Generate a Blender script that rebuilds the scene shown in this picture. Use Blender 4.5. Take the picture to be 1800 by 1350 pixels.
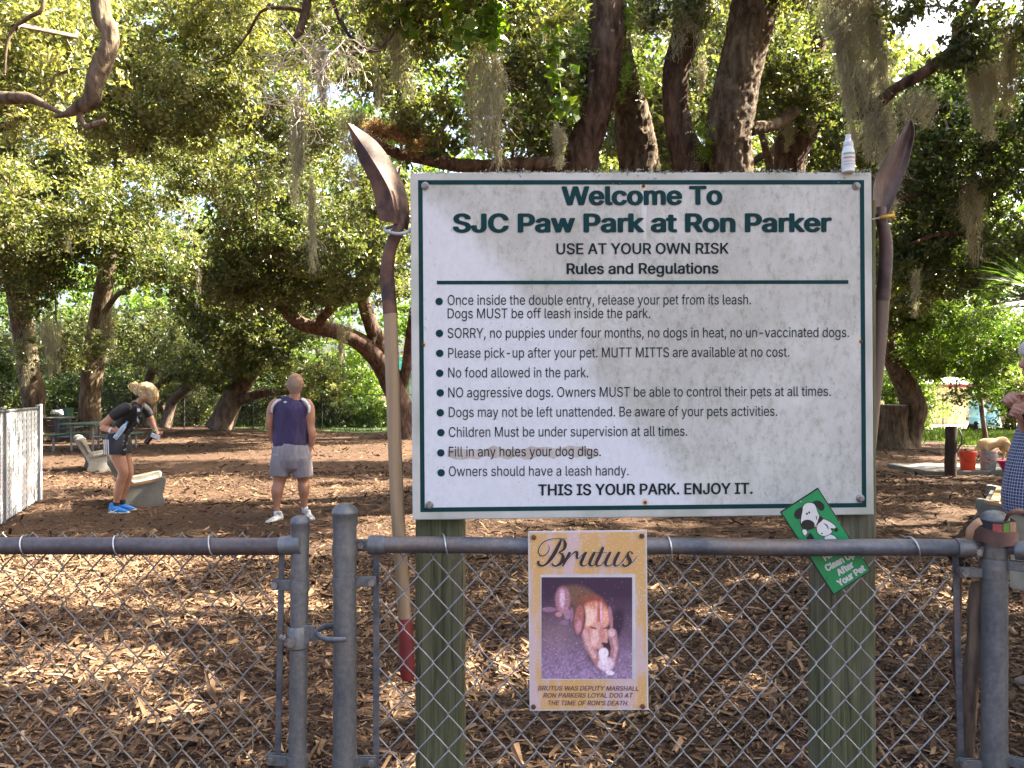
import bpy, math, random, os
import numpy as np
from mathutils import Vector, Matrix, Quaternion

# ------------------------------------------------------------------ camera, sky, sun, exposure
C = bpy.context.scene
for o in list(bpy.data.objects):
    bpy.data.objects.remove(o)
F = 1480.0                       # focal length in pixels of the 1800 px wide photograph
CAMZ = 1.6
cam_d = bpy.data.cameras.new('camera'); cam = bpy.data.objects.new('camera', cam_d)
C.collection.objects.link(cam); C.camera = cam
cam.location = (0, 0, CAMZ); cam.rotation_euler = (math.pi/2, 0, 0)
cam_d.sensor_width = 36.0; cam_d.lens = 36.0*F/1800; cam_d.shift_y = 15/1800
cam_d.clip_start = 0.05; cam_d.clip_end = 2000
SUN_AZ = math.radians(78); SUN_EL = math.radians(47)     # azimuth clockwise from +Y
sunv = Vector((math.sin(SUN_AZ)*math.cos(SUN_EL), math.cos(SUN_AZ)*math.cos(SUN_EL), math.sin(SUN_EL)))
w = bpy.data.worlds.new('World'); C.world = w; w.use_nodes = True
nt = w.node_tree; nt.nodes.clear()
sky = nt.nodes.new('ShaderNodeTexSky'); sky.sky_type = 'NISHITA'; sky.sun_disc = False
sky.sun_elevation = SUN_EL; sky.sun_rotation = SUN_AZ; sky.air_density = 0.75; sky.dust_density = 7.0; sky.ozone_density = 0.3
bg = nt.nodes.new('ShaderNodeBackground'); bg.inputs['Strength'].default_value = 0.08
wo = nt.nodes.new('ShaderNodeOutputWorld')
nt.links.new(sky.outputs[0], bg.inputs[0]); nt.links.new(bg.outputs[0], wo.inputs[0])
sd = bpy.data.lights.new('sun', 'SUN'); sd.energy = 5.0; sd.angle = math.radians(0.53); sd.color = (1, 0.90, 0.73)
so = bpy.data.objects.new('sun', sd); C.collection.objects.link(so)
so.rotation_euler = sunv.to_track_quat('Z', 'Y').to_euler(); so.location = (20, 10, 30)
C.view_settings.view_transform = 'Standard'; C.view_settings.look = 'None'
C.view_settings.gamma = 1; C.view_settings.use_curve_mapping = False
C.view_settings.exposure = 3.45
C.render.engine = 'CYCLES'
C.cycles.max_bounces = 6; C.cycles.transmission_bounces = 6; C.cycles.transparent_max_bounces = 8
C.cycles.use_denoising = True

# ------------------------------------------------------------------ helpers
def P(px, py, Y):
    """the point at distance Y that the photograph shows at (px, py)"""
    return Vector(((px-900)/F*Y, Y, CAMZ-(py-690)/F*Y))
def G(px, py):
    return P(px, py, CAMZ*F/(py-690))
INV = {}
def tag(o, label=None, cat=None, group=None, kind=None):
    if label: o['label'] = label
    if cat: o['category'] = cat
    if group: o['group'] = group
    if kind: o['kind'] = kind
    return o
def root(name, loc, label, cat, group=None, rotz=0):
    o = bpy.data.objects.new(name, None); C.collection.objects.link(o)
    o.empty_display_size = 0.1
    o.location = loc; o.rotation_euler = (0, 0, rotz)
    M = Matrix.Translation(Vector(loc)) @ Matrix.Rotation(rotz, 4, 'Z')
    INV[o.name] = M.inverted()
    return tag(o, label, cat, group)
def chain_inv(p):
    while p is not None:
        if p.name in INV: return INV[p.name]
        p = p.parent
    return None
def npmesh(name, V, Fq, attr=None, smooth=False, col=None, uv=None):
    """V (n,3), Fq (m,3|4) numpy or list of lists"""
    me = bpy.data.meshes.new(name)
    V = np.asarray(V, dtype=np.float32)
    if isinstance(Fq, np.ndarray):
        m, k = Fq.shape
        me.vertices.add(len(V)); me.vertices.foreach_set('co', V.ravel())
        me.loops.add(m*k); me.loops.foreach_set('vertex_index', Fq.astype(np.int32).ravel())
        me.polygons.add(m); me.polygons.foreach_set('loop_start', np.arange(0, m*k, k, dtype=np.int32))
        me.update(calc_edges=True)
    else:
        me.from_pydata([tuple(v) for v in V.tolist()], [], Fq)
    if attr is not None:
        a = me.attributes.new('v', 'FLOAT', 'POINT'); a.data.foreach_set('value', np.asarray(attr, dtype=np.float32))
    if col is not None:
        a = me.attributes.new('col', 'FLOAT_COLOR', 'POINT'); a.data.foreach_set('color', np.asarray(col, dtype=np.float32).ravel())
    me.polygons.foreach_set('use_smooth', np.full(len(me.polygons), bool(smooth)))
    me.update()
    return me
def link(name, me, mat, parent=None, origin=None):
    """me holds world coordinates; they become local to the parent's thing (or to origin)"""
    inv = chain_inv(parent) if parent is not None else (Matrix.Translation(-Vector(origin)) if origin is not None else None)
    if inv is not None: me.transform(inv)
    o = bpy.data.objects.new(name, me); C.collection.objects.link(o)
    if mat is not None: me.materials.append(mat)
    if parent is not None: o.parent = parent
    elif origin is not None: o.location = origin; INV[o.name] = Matrix.Translation(-Vector(origin))
    return o
class MB:
    """collects shapes into one mesh"""
    def __init__(s): s.V = []; s.F = []
    def add(s, V, Fc):
        n = len(s.V); s.V += [tuple(v) for v in V]; s.F += [tuple(i+n for i in f) for f in Fc]; return s
    def box(s, c, sx, sy, sz, M=None, bev=0.0):
        c = Vector(c)
        if bev > 0:
            b = bev; pts = []
            hx, hy, hz = sx/2, sy/2, sz/2
            # three rings rounded box (bevelled along all edges, cheap)
            rings = [(-hz, hx-b, hy-b), (-hz+b, hx, hy), (hz-b, hx, hy), (hz, hx-b, hy-b)]
            V = []
            for z, x, y in rings:
                q = b if x == hx else b*0.4
                V += [(-x, -y+q, z), (-x+q, -y, z), (x-q, -y, z), (x, -y+q, z), (x, y-q, z), (x-q, y, z), (-x+q, y, z), (-x, y-q, z)]
            Fc = [tuple(range(7, -1, -1)), tuple(range(24, 32))]
            for r in range(3):
                for i in range(8):
                    a = r*8+i; bb = r*8+(i+1) % 8
                    Fc.append((a, bb, bb+8, a+8))
        else:
            V = [(x*sx/2, y*sy/2, z*sz/2) for z in (-1, 1) for y in (-1, 1) for x in (-1, 1)]
            Fc = [(0, 2, 3, 1), (4, 5, 7, 6), (0, 1, 5, 4), (2, 6, 7, 3), (0, 4, 6, 2), (1, 3, 7, 5)]
        V = [Vector(v) for v in V]
        if M is not None: V = [M @ v for v in V]
        return s.add([v+c for v in V], Fc)
    def tube(s, pts, rad, sides=12, cap=True, flat=1.0, side=None):
        V, Fc = tube(pts, rad, sides, cap, flat, side); return s.add(V, Fc)
    def prism(s, outline, d):
        """outline: list of world Vectors, d: thickness vector"""
        n = len(outline); V = [Vector(p) for p in outline]+[Vector(p)+Vector(d) for p in outline]
        Fc = [tuple(range(n)), tuple(range(2*n-1, n-1, -1))]
        Fc += [(i, i+n, (i+1) % n+n, (i+1) % n) for i in range(n)]
        return s.add(V, Fc)
    def build(s, name, mat, parent=None, origin=None, smooth=False, autos=None):
        me = bpy.data.meshes.new(name); me.from_pydata([tuple(v) for v in s.V], [], s.F)
        me.validate(); me.update()
        if smooth or autos:
            me.polygons.foreach_set('use_smooth', np.full(len(me.polygons), True))
            if autos: 
                try: me.set_sharp_from_angle(angle=math.radians(autos))
                except Exception: pass
        return link(name, me, mat, parent, origin)
def frames(pts, side=None):
    pts = [Vector(p) for p in pts]; n = len(pts); T = []
    for i in range(n):
        t = pts[min(i+1, n-1)]-pts[max(i-1, 0)]
        T.append(t.normalized() if t.length > 1e-9 else Vector((0, 0, 1)))
    u = Vector(side) if side is not None else (Vector((1, 0, 0)) if abs(T[0].x) < 0.9 else Vector((0, 1, 0)))
    out = []
    for t in T:
        u = (Vector(side) if side is not None else u)
        u = u-t*u.dot(t)
        if u.length < 1e-6: u = Vector((0, 1, 0))-t*t.y
        u.normalize(); out.append((u.copy(), t.cross(u).normalized(), t))
    return pts, out
def tube(pts, rad, sides=12, cap=True, flat=1.0, side=None):
    pts, fr = frames(pts, side); V = []; Fc = []
    if not hasattr(rad, '__len__'): rad = [rad]*len(pts)
    for p, (u, v, t), r in zip(pts, fr, rad):
        ru, rv = (r if hasattr(r, '__len__') else (r, r*flat))
        for k in range(sides):
            a = 2*math.pi*k/sides
            V.append(p+u*(math.cos(a)*ru)+v*(math.sin(a)*rv))
    n = len(pts)
    for i in range(n-1):
        for k in range(sides):
            a = i*sides+k; b = i*sides+(k+1) % sides
            Fc.append((a, b, b+sides, a+sides))
    if cap:
        Fc.append(tuple(range(sides-1, -1, -1))); Fc.append(tuple((n-1)*sides+k for k in range(sides)))
    return V, Fc
def crom(pts, n=6):
    """catmull-rom through tuples of any length"""
    A = [np.array(p, dtype=float) for p in pts]; out = []
    for i in range(len(A)-1):
        p0 = A[max(i-1, 0)]; p1 = A[i]; p2 = A[i+1]; p3 = A[min(i+2, len(A)-1)]
        for k in range(n):
            t = k/n
            out.append(0.5*((2*p1)+(-p0+p2)*t+(2*p0-5*p1+4*p2-p3)*t*t+(-p0+3*p1-3*p2+p3)*t**3))
    out.append(A[-1]); return out
def hash3(i, j, k, seed=0):
    n = (i*374761393+j*668265263+k*2147483647+seed*1274126177) & 0xffffffff
    n = ((n ^ (n >> 13))*1274126177) & 0xffffffff
    n = (n ^ (n >> 16)) & 0xffffffff
    return n/4294967295.0
def vnoise(p, seed=0):
    p = np.asarray(p, dtype=float); i = np.floor(p).astype(np.int64); f = p-i; f = f*f*(3-2*f); r = 0
    for dx in (0, 1):
        for dy in (0, 1):
            for dz in (0, 1):
                wgt = (f[:, 0] if dx else 1-f[:, 0])*(f[:, 1] if dy else 1-f[:, 1])*(f[:, 2] if dz else 1-f[:, 2])
                r = r+wgt*hash3(i[:, 0]+dx, i[:, 1]+dy, i[:, 2]+dz, seed)
    return r
def fbm(p, oct=3, seed=0):
    r = 0; a = 0.5; p = np.asarray(p, dtype=float)
    for o in range(oct): r = r+a*vnoise(p*2**o, seed+o*7); a *= .5
    return r

# ------------------------------------------------------------------ materials
def lin(r, g, b):
    f = lambda c: (c/255/12.92 if c/255 <= .04045 else ((c/255+.055)/1.055)**2.4)
    return (f(r), f(g), f(b))
def new_mat(name):
    m = bpy.data.materials.new(name); m.use_nodes = True
    return m, m.node_tree, m.node_tree.nodes['Principled BSDF'], m.node_tree.nodes['Material Output']
def c4(c): return (c[0], c[1], c[2], 1)
def noise_node(nt, scale, detail=4, rough=.55, stretch=(1, 1, 1), dist=0, coord='Object'):
    tc = nt.nodes.new('ShaderNodeTexCoord'); mp = nt.nodes.new('ShaderNodeMapping')
    mp.inputs['Scale'].default_value = stretch
    n = nt.nodes.new('ShaderNodeTexNoise'); n.inputs['Scale'].default_value = scale
    n.inputs['Detail'].default_value = detail; n.inputs['Roughness'].default_value = rough; n.inputs['Distortion'].default_value = dist
    nt.links.new(tc.outputs[coord], mp.inputs[0]); nt.links.new(mp.outputs[0], n.inputs['Vector'])
    return n
def ramp(nt, inp, stops):
    r = nt.nodes.new('ShaderNodeValToRGB'); e = r.color_ramp.elements
    while len(e) > 1: e.remove(e[-1])
    e[0].position = stops[0][0]; e[0].color = c4(stops[0][1])
    for p, c in stops[1:]:
        x = e.new(p); x.color = c4(c)
    nt.links.new(inp, r.inputs[0]); return r
def mix(nt, fac, a, b, mode='MIX'):
    m = nt.nodes.new('ShaderNodeMix'); m.data_type = 'RGBA'; m.blend_type = mode
    for k, x in ((0, fac), (6, a), (7, b)):
        if isinstance(x, (int, float)): m.inputs[k].default_value = x
        elif isinstance(x, tuple): m.inputs[k].default_value = c4(x)
        else: nt.links.new(x, m.inputs[k])
    return m.outputs[2]
def bumpn(nt, bsdf, h, strength=.4, dist=.01):
    b = nt.nodes.new('ShaderNodeBump'); b.inputs['Strength'].default_value = strength; b.inputs['Distance'].default_value = dist
    nt.links.new(h, b.inputs['Height']); nt.links.new(b.outputs[0], bsdf.inputs['Normal'])
def simple(name, a, b=None, scale=8, rough=.7, metal=0, bump=0, bdist=.005, bscale=None, stretch=(1, 1, 1), detail=4, lo=.35, hi=.65, spec=.5):
    m, nt, bs, out = new_mat(name)
    b = b or tuple(min(1, x*.7) for x in a)
    n = noise_node(nt, scale, detail, stretch=stretch)
    r = ramp(nt, n.outputs[0], [(lo, b), (hi, a)])
    nt.links.new(r.outputs[0], bs.inputs['Base Color'])
    bs.inputs['Roughness'].default_value = rough; bs.inputs['Metallic'].default_value = metal
    bs.inputs['Specular IOR Level'].default_value = spec
    if bump:
        nb = noise_node(nt, bscale or scale*4, 5, stretch=stretch); bumpn(nt, bs, nb.outputs[0], bump, bdist)
    return m
def leaf_mat(name, dark, mid, bright, trans=.38, gloss=.3, tint=(1.5, 1.55, .58)):
    m, nt, bs, out = new_mat(name)
    at = nt.nodes.new('ShaderNodeAttribute'); at.attribute_name = 'v'
    r = ramp(nt, at.outputs['Fac'], [(0, dark), (.5, mid), (1, bright)])
    nt.links.new(r.outputs[0], bs.inputs['Base Color']); bs.inputs['Roughness'].default_value = .36
    bs.inputs['Specular IOR Level'].default_value = gloss*2
    tr = nt.nodes.new('ShaderNodeBsdfTranslucent')
    tcol = mix(nt, 1.0, r.outputs[0], tint, 'MULTIPLY'); nt.links.new(tcol, tr.inputs[0])
    mx = nt.nodes.new('ShaderNodeMixShader'); mx.inputs[0].default_value = trans
    nt.links.new(bs.outputs[0], mx.inputs[1]); nt.links.new(tr.outputs[0], mx.inputs[2]); nt.links.new(mx.outputs[0], out.inputs[0])
    return m
M = {}
M['leaf'] = leaf_mat('oak_leaves', (.044, .064, .026), (.112, .128, .048), (.24, .23, .105), .42)
M['leafb'] = leaf_mat('bright_leaves', (.04, .085, .014), (.085, .15, .025), (.17, .24, .045), .45)
M['leafd'] = leaf_mat('dark_leaves', (.035, .058, .024), (.075, .105, .036), (.16, .18, .05), .36)
M['fern'] = leaf_mat('fern_fronds', (.07, .14, .015), (.13, .22, .02), (.25, .32, .05), .45)
M['deadfern'] = leaf_mat('dry_fern', (.16, .08, .035), (.30, .17, .08), (.42, .27, .13), .3, .1, (1.2, 1.05, .8))
M['moss'] = leaf_mat('spanish_moss', (.27, .26, .18), (.42, .40, .29), (.58, .56, .43), .45, .05, (1.2, 1.15, .85))
M['grass'] = leaf_mat('grass_blades', (.03, .055, .012), (.055, .09, .02), (.10, .13, .035), .35, .1)
def bark(name, a, b, c, sc=(1, 1, .28), scale=9, bd=.03):
    m, nt, bs, out = new_mat(name)
    n = noise_node(nt, scale, 6, .65, stretch=sc, dist=.4)
    n2 = noise_node(nt, 1.3, 3)
    r = ramp(nt, n.outputs[0], [(.33, a), (.5, b), (.7, c)])
    r2 = ramp(nt, n2.outputs[0], [(.35, (.75, .72, .7)), (.65, (1.15, 1.15, 1.1))])
    nt.links.new(mix(nt, 1.0, r.outputs[0], r2.outputs[0], 'MULTIPLY'), bs.inputs['Base Color'])
    bs.inputs['Roughness'].default_value = .9; bs.inputs['Specular IOR Level'].default_value = .15
    n5 = noise_node(nt, scale*3.1, 5, .7, stretch=sc, dist=.8); bumpn(nt, bs, mix(nt, .45, n.outputs[0], n5.outputs[0]), 1.0, bd*1.6)
    return m
M['bark_red'] = bark('red_brown_bark', (.028, .017, .013), (.088, .056, .042), (.17, .12, .092))
M['bark_grey'] = bark('grey_brown_bark', (.038, .027, .019), (.115, .084, .058), (.205, .162, .115))
M['bark_far'] = bark('weathered_bark', (.06, .045, .035), (.15, .11, .085), (.26, .2, .16), scale=6)
M['twig'] = simple('twigs', (.20, .15, .11), (.09, .065, .045), 6, .9)
M['deadtwig'] = simple('dead_twigs', (.60, .54, .43), (.40, .34, .26), 6, .9)
# mulch ground
m, nt, bs, out = new_mat('mulch_floor')
n1 = noise_node(nt, 26, 6, .7, stretch=(1, 1.6, 1), dist=.8); n2 = noise_node(nt, .55, 4, .6); n3 = noise_node(nt, 90, 3, .6)
r1 = ramp(nt, n1.outputs[0], [(.30, (.022, .014, .010)), (.48, (.055, .034, .023)), (.62, (.105, .066, .043)), (.78, (.21, .145, .095))])
r2 = ramp(nt, n2.outputs[0], [(.3, (.72, .72, .74)), (.7, (1.12, 1.08, 1.04))])
nt.links.new(mix(nt, 1.0, r1.outputs[0], r2.outputs[0], 'MULTIPLY'), bs.inputs['Base Color'])
bs.inputs['Roughness'].default_value = .95; bs.inputs['Specular IOR Level'].default_value = .1
mxn = mix(nt, .35, n1.outputs[0], n3.outputs[0]); bumpn(nt, bs, mxn, 1.0, .035)
M['mulch'] = m
def chip_mat():
    m, nt, bs, out = new_mat('mulch_chips')
    at = nt.nodes.new('ShaderNodeAttribute'); at.attribute_name = 'v'
    r = ramp(nt, at.outputs['Fac'], [(0, (.024, .014, .009)), (.3, (.068, .039, .024)), (.58, (.14, .086, .046)), (.82, (.29, .185, .105)), (1, (.50, .37, .22))])
    n = noise_node(nt, 60, 4, stretch=(1, 3, 1)); q = ramp(nt, n.outputs[0], [(.3, (.75, .75, .75)), (.7, (1.15, 1.15, 1.15))])
    nt.links.new(mix(nt, 1.0, r.outputs[0], q.outputs[0], 'MULTIPLY'), bs.inputs['Base Color'])
    bs.inputs['Roughness'].default_value = .85; bs.inputs['Specular IOR Level'].default_value = .2
    return m
M['chips'] = chip_mat()
M['lawn'] = simple('lawn_soil', (.10, .14, .04), (.05, .075, .02), 5, .95, bump=.6, bdist=.02, bscale=40)
M['sand'] = simple('pale_path_sand', (.42, .36, .28), (.30, .25, .19), 3, .95, bump=.3, bdist=.01, bscale=30)
# galvanised metal with grime
def galv(name, a, b, rust=None, rough=.48, metal=.55, sc=(1, 1, .35), k=14):
    m, nt, bs, out = new_mat(name)
    n = noise_node(nt, k, 6, .65, stretch=sc); n2 = noise_node(nt, 90, 3, .6)
    r = ramp(nt, n.outputs[0], [(.3, b), (.62, a)]); col = r.outputs[0]
    if rust:
        n3 = noise_node(nt, 7, 6, .75, stretch=sc); r3 = ramp(nt, n3.outputs[0], [(.50, (0, 0, 0)), (.72, (1, 1, 1))])
        col = mix(nt, r3.outputs[0], col, rust)
    sp = ramp(nt, n2.outputs[0], [(.35, (.85, .85, .85)), (.72, (1.2, 1.2, 1.2))])
    col = mix(nt, 1.0, col, sp.outputs[0], 'MULTIPLY')
    nt.links.new(col, bs.inputs['Base Color']); bs.inputs['Metallic'].default_value = metal
    rr = ramp(nt, n.outputs[0], [(.3, (rough+.18,)*3), (.7, (rough-.08,)*3)])
    nt.links.new(rr.outputs[0], bs.inputs['Roughness']); bumpn(nt, bs, n2.outputs[0], .15, .001)
    return m
M['galv'] = galv('galvanised_steel', (.19, .195, .20), (.065, .07, .074), rust=(.12, .115, .10))
M['rail'] = galv('weathered_rail_steel', (.15, .16, .18), (.055, .06, .072), rust=(.17, .12, .085), sc=(.35, 1, 1), metal=.5)
M['railrust'] = galv('rust_stained_rail_steel', (.12, .105, .11), (.055, .047, .05), rust=(.16, .085, .055), sc=(.3, 1, 1), metal=.45)
M['wire'] = galv('fence_wire', (.36, .36, .37), (.22, .22, .22), rough=.4, metal=.7)
M['wirerust'] = galv('dull_fence_wire', (.27, .25, .23), (.15, .125, .105), rough=.5, metal=.5)
M['bright'] = simple('bright_tie_wire', (.62, .63, .66), (.4, .4, .42), 20, .3, metal=.8)
M['bolt'] = simple('zinc_bolt', (.30, .29, .28), (.14, .13, .12), 60, .45, metal=.6)
M['rustbolt'] = simple('rusty_screw', (.13, .055, .03), (.05, .025, .018), 60, .8)
M['rustshovel'] = simple('rusty_shovel_steel', (.135, .066, .042), (.042, .022, .018), 16, .7, metal=.1, bump=.7, bdist=.003, bscale=90, detail=9, lo=.42, hi=.6)
M['rustshovel2'] = simple('dark_rusty_steel', (.095, .058, .052), (.038, .022, .021), 12, .55, metal=.2, bump=.6, bdist=.003, bscale=80, detail=9, lo=.42, hi=.6)
M['handle'] = simple('weathered_shovel_handle', (.36, .255, .15), (.23, .155, .085), 10, .75, stretch=(3, 3, .12), bump=.3, bdist=.001, bscale=30)
M['handle2'] = simple('grey_shovel_handle', (.19, .135, .10), (.11, .08, .06), 10, .75, stretch=(3, 3, .12), bump=.3, bdist=.001, bscale=30)
M['grip'] = simple('faded_red_grip', (.24, .028, .024), (.15, .02, .018), 14, .6, bump=.1, bdist=.001)
M['stick'] = simple('bare_wood_stick', (.17, .115, .075), (.045, .03, .022), 22, .9, stretch=(1.5, 1.5, .35), bump=1.0, bdist=.01, bscale=26, detail=7)
M['teal'] = simple('teal_sign_paint', (.004, .040, .042), (.003, .030, .032), 30, .8, spec=.2)
M['blacktext'] = simple('dark_green_lettering', (.008, .022, .023), (.006, .015, .016), 40, .8, spec=.2)
M['white'] = simple('white_paint', (.75, .75, .74), (.62, .62, .6), 12, .5)
M['lichen'] = simple('grey_green_lichen', (.34, .38, .29), (.17, .20, .14), 60, .95, bump=.8, bdist=.003, bscale=140)

# ------------------------------------------------------------------ ground
def gh(x, y):
    p = np.stack([np.asarray(x)*.45, np.asarray(y)*.45, np.zeros(np.shape(x))], -1).reshape(-1, 3)
    q = p*5.1
    return ((fbm(p, 3, 3)-.45)*.07+(fbm(q, 2, 5)-.4)*.02).reshape(np.shape(x))
def build_ground():
    xs = np.concatenate([np.linspace(-300, -26, 8), np.linspace(-24, 24, 161), np.linspace(26, 300, 8)])
    ys = np.concatenate([np.linspace(-60, 0, 5), np.concatenate([np.linspace(.5, 12, 110), np.linspace(12.3, 44, 90)]), np.linspace(46, 400, 12)])
    X, Y = np.meshgrid(xs, ys); fade = np.clip((26-np.abs(X))/3, 0, 1)*np.clip((45-Y)/4, 0, 1)*np.clip((Y+1)/1, 0, 1)*np.clip((34.5-Y)/3, 0, 1)*np.where((X > 9.5) & (Y > 24.5), 0, 1)
    Z = gh(X, Y)*fade
    V = np.stack([X, Y, Z], -1).reshape(-1, 3); nx = len(xs); ny = len(ys)
    i = (np.arange(ny-1)[:, None]*nx+np.arange(nx-1)[None]).ravel()
    Fq = np.stack([i, i+1, i+1+nx, i+nx], -1)
    o = link('ground', npmesh('ground', V, Fq, smooth=True), M['mulch']); tag(o, kind='structure', label='brown wood mulch floor of the dog park')
build_ground()
def chips(name, n, yr, size, seed, lab, flat=False):
    rng = np.random.default_rng(seed)
    y = np.sqrt(rng.uniform(yr[0]**2, yr[1]**2, n)); x = rng.uniform(-1, 1, n)*(.63*y+.25)
    pad_ = (x > 7.9) & (x < 10.6) & (y > 16.2) & (y < 18.2); x = np.where(pad_, x-12, x)
    if yr[0] > 7:
        kp = (vnoise(np.stack([x*.55, y*.38, 0*x], -1), 21) > .24) | (rng.random(n) < .45); x, y = x[kp], y[kp]; n = len(x)
    L = size*rng.lognormal(-.08, .62, n).clip(.3, 3.4); Wd = L*rng.uniform(.12, .32, n); H = Wd*rng.uniform(.25, .6, n)
    big = rng.random(n) < .12; L = np.where(big, L*1.5, L); Wd = np.where(big, Wd*1.5, Wd)
    a = rng.uniform(0, 2*np.pi, n); tilt = rng.normal(0, .28, n); roll = rng.normal(0, .5, n)
    z0 = gh(x, y)+rng.uniform(.0, .012, n)+np.abs(np.sin(tilt))*L*.35
    d = np.stack([np.cos(a)*np.cos(tilt), np.sin(a)*np.cos(tilt), np.sin(tilt)], -1)
    s = np.stack([-np.sin(a)*np.cos(roll), np.cos(a)*np.cos(roll), np.sin(roll)], -1); up = np.cross(d, s)
    c = np.stack([x, y, z0], -1)
    e = lambda p, q, r: c+d*(L*p)[:, None]+s*(Wd*q)[:, None]+up*(H*r)[:, None]
    j = lambda: rng.uniform(.7, 1.2, n)
    V = np.stack([e(-.5*j(), -.35*j(), 0*L), e(.45*j(), -.5*j(), 0*L), e(.5*j(), .25*j(), 0*L), e(-.4*j(), .5*j(), 0*L),
                  e(-.38*j(), -.1*j(), 1+0*L), e(.35*j(), .05*j(), 1+0*L)], 1).reshape(-1, 3)
    b = (np.arange(n)*6)[:, None]
    tri = np.array([[0, 1, 5], [0, 5, 4], [2, 3, 4], [2, 4, 5]])
    Fq = (b[:, None, :]+tri[None]).reshape(-1, 3)
    if flat:
        V = V.reshape(-1, 6, 3)[:, :4].copy(); V[:, 1] = V[:, 1]*.5+e(.3, -.2, 1)*.5; V = V.reshape(-1, 3); Fq = np.arange(4*n).reshape(-1, 4)
    patch = vnoise(np.stack([x*.9, y*.9, 0*x], -1), 9)
    v = np.repeat(((rng.beta(1.7, 2.1, n)*.8+patch*.22)*(.8 if flat else .95)).clip(0, 1), 4 if flat else 6)
    o = link(name, npmesh(name, V, Fq, attr=v), M['chips']); tag(o, lab, kind='stuff')
chips('mulch_chips', 84000, (3.2, 8.2), .036, 1, 'shredded wood mulch scattered thickly over the near ground')
chips('mulch_chips', 66000, (8.0, 17), .043, 2, 'shredded wood mulch in the middle distance', True)
chips('mulch_chips', 24000, (16.5, 33), 0.062, 3, 'coarse mulch litter spread under the far oaks', True)

# ------------------------------------------------------------------ chain link fencing
def wire_mesh_data(name, z0, z1, W=.0745, H=.0885, ph=0, r=.0021, sides=4):
    hw = W/2; pts = []; k = 0; z = z0-(H/2 if ph else 0)
    ks = int((z1-z)/(H/2)+1.001)
    for k in range(ks):
        left = (k % 2 == 0); za = z+k*H/2
        if za < z0-.001 or za > z1+.001: continue
        xa, xb = ((-.0022, hw+.0022) if left else (hw+.0022, -.0022)); yd = (-.0028 if left else .0028)
        pts.append((xa, 0, za))
        if za+H/2 <= z1+.001:
            pts += [(xa+(xb-xa)*.10, yd*.8, za+H*.05), (xa+(xb-xa)*.5, yd*1.1, za+H*.25), (xa+(xb-xa)*.90, yd*.8, za+H*.45)]
    V, Fc = tube(pts, r, sides, True)
    me = bpy.data.meshes.new(name); me.from_pydata([tuple(v) for v in V], [], Fc)
    me.polygons.foreach_set('use_smooth', np.full(len(me.polygons), True)); me.update(); return me
def chain_link(parent, A, B, z0, z1, mat, W=.0745, H=.0885, r=.0021):
    """zigzag wires hooked into each other, from A to B (2-D), one object a wire"""
    A = Vector((A[0], A[1], 0)); B = Vector((B[0], B[1], 0)); d = (B-A); L = d.length; d.normalize(); ang = math.atan2(d.y, d.x)
    ms = [wire_mesh_data('chain_link_wire', z0, z1, W, H, p, r) for p in (0, 1)]
    for mm in ms: mm.materials.append(mat)
    inv = chain_inv(parent)
    for i in range(int(L/(W/2))):
        o = bpy.data.objects.new('chain_link_wire', ms[i % 2]); C.collection.objects.link(o); o.parent = parent
        o.matrix_local = inv @ (Matrix.Translation(A+d*(i*W/2+.0012*math.sin(i*5.3))+Vector((0, .002*math.sin(i*1.7), .0012*math.sin(i*3.1)))) @ Matrix.Rotation(ang, 4, 'Z'))
def dome_cap(parent, x, y, z, r, mat, name='post_cap', k=.62):
    mb = MB(); pr = [(z-.03, r*1.07), (z-.002, r*1.07), (z, r*1.12), (z+.006, r*1.12), (z+.010, r*1.03)]
    for a in (15, 32, 50, 66, 80, 88): pr.append((z+.008+math.sin(math.radians(a))*r*k, r*1.03*math.cos(math.radians(a))))
    mb.tube([(x, y, q[0]) for q in pr], [q[1] for q in pr], 28)
    return mb.build(name, mat, parent, autos=40)
def band(parent, x, y, z, r, h, mat, ear=None, name='tension_band'):
    """flat strap round a post; ear = 2-D direction of its bolted ends"""
    mb = MB(); n = 24; V = []
    for zz in (z-h/2, z+h/2):
        for k in range(n):
            a = 2*math.pi*k/n; V.append((x+math.cos(a)*(r+.0025), y+math.sin(a)*(r+.0025), zz))
    Fc = [(k, (k+1) % n, (k+1) % n+n, k+n) for k in range(n)]
    for zz in (z-h/2, z+h/2):
        for k in range(n):
            a = 2*math.pi*k/n; V.append((x+math.cos(a)*(r-.003), y+math.sin(a)*(r-.003), zz))
    Fc += [(k, k+2*n, (k+1) % n+2*n, (k+1) % n) for k in range(n)]+[(k+n, (k+1) % n+n, (k+1) % n+3*n, k+3*n) for k in range(n)]
    mb.add(V, Fc)
    o = None
    if ear:
        d = Vector((ear[0], ear[1], 0)).normalized(); s = Vector((-d.y, d.x, 0)); l = ear[2]
        Mx = Matrix((( d.x, s.x, 0), (d.y, s.y, 0), (0, 0, 1)))
        for sg in (-1, 1):
            mb.box(Vector((x, y, z))+d*(r+l/2-.004)+s*(sg*.006), l, .003, h, Mx, .001)
    o = mb.build(name, mat, parent, autos=35)
    if ear:
        b = MB(); c = Vector((x, y, z))+d*(r+l-.014)
        b.tube([c-s*.020, c-s*.013, c-s*.0129, c+s*.012], [.0085, .0095, .005, .005], 6)
        b.tube([c+s*.008, c+s*.016], .009, 6)
        b.build('bolt', M['bolt'], o)
    return o
ZR = 1.217; RY = 2.10
xt = (606-900)/F*2.10           # terminal post
xc = (1748-900)/F*2.08          # corner post
FEN = root('chain_link_fence', (xt, 2.10, 0), 'galvanised chain link fence section in front of the big rules sign', 'fence')
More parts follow.
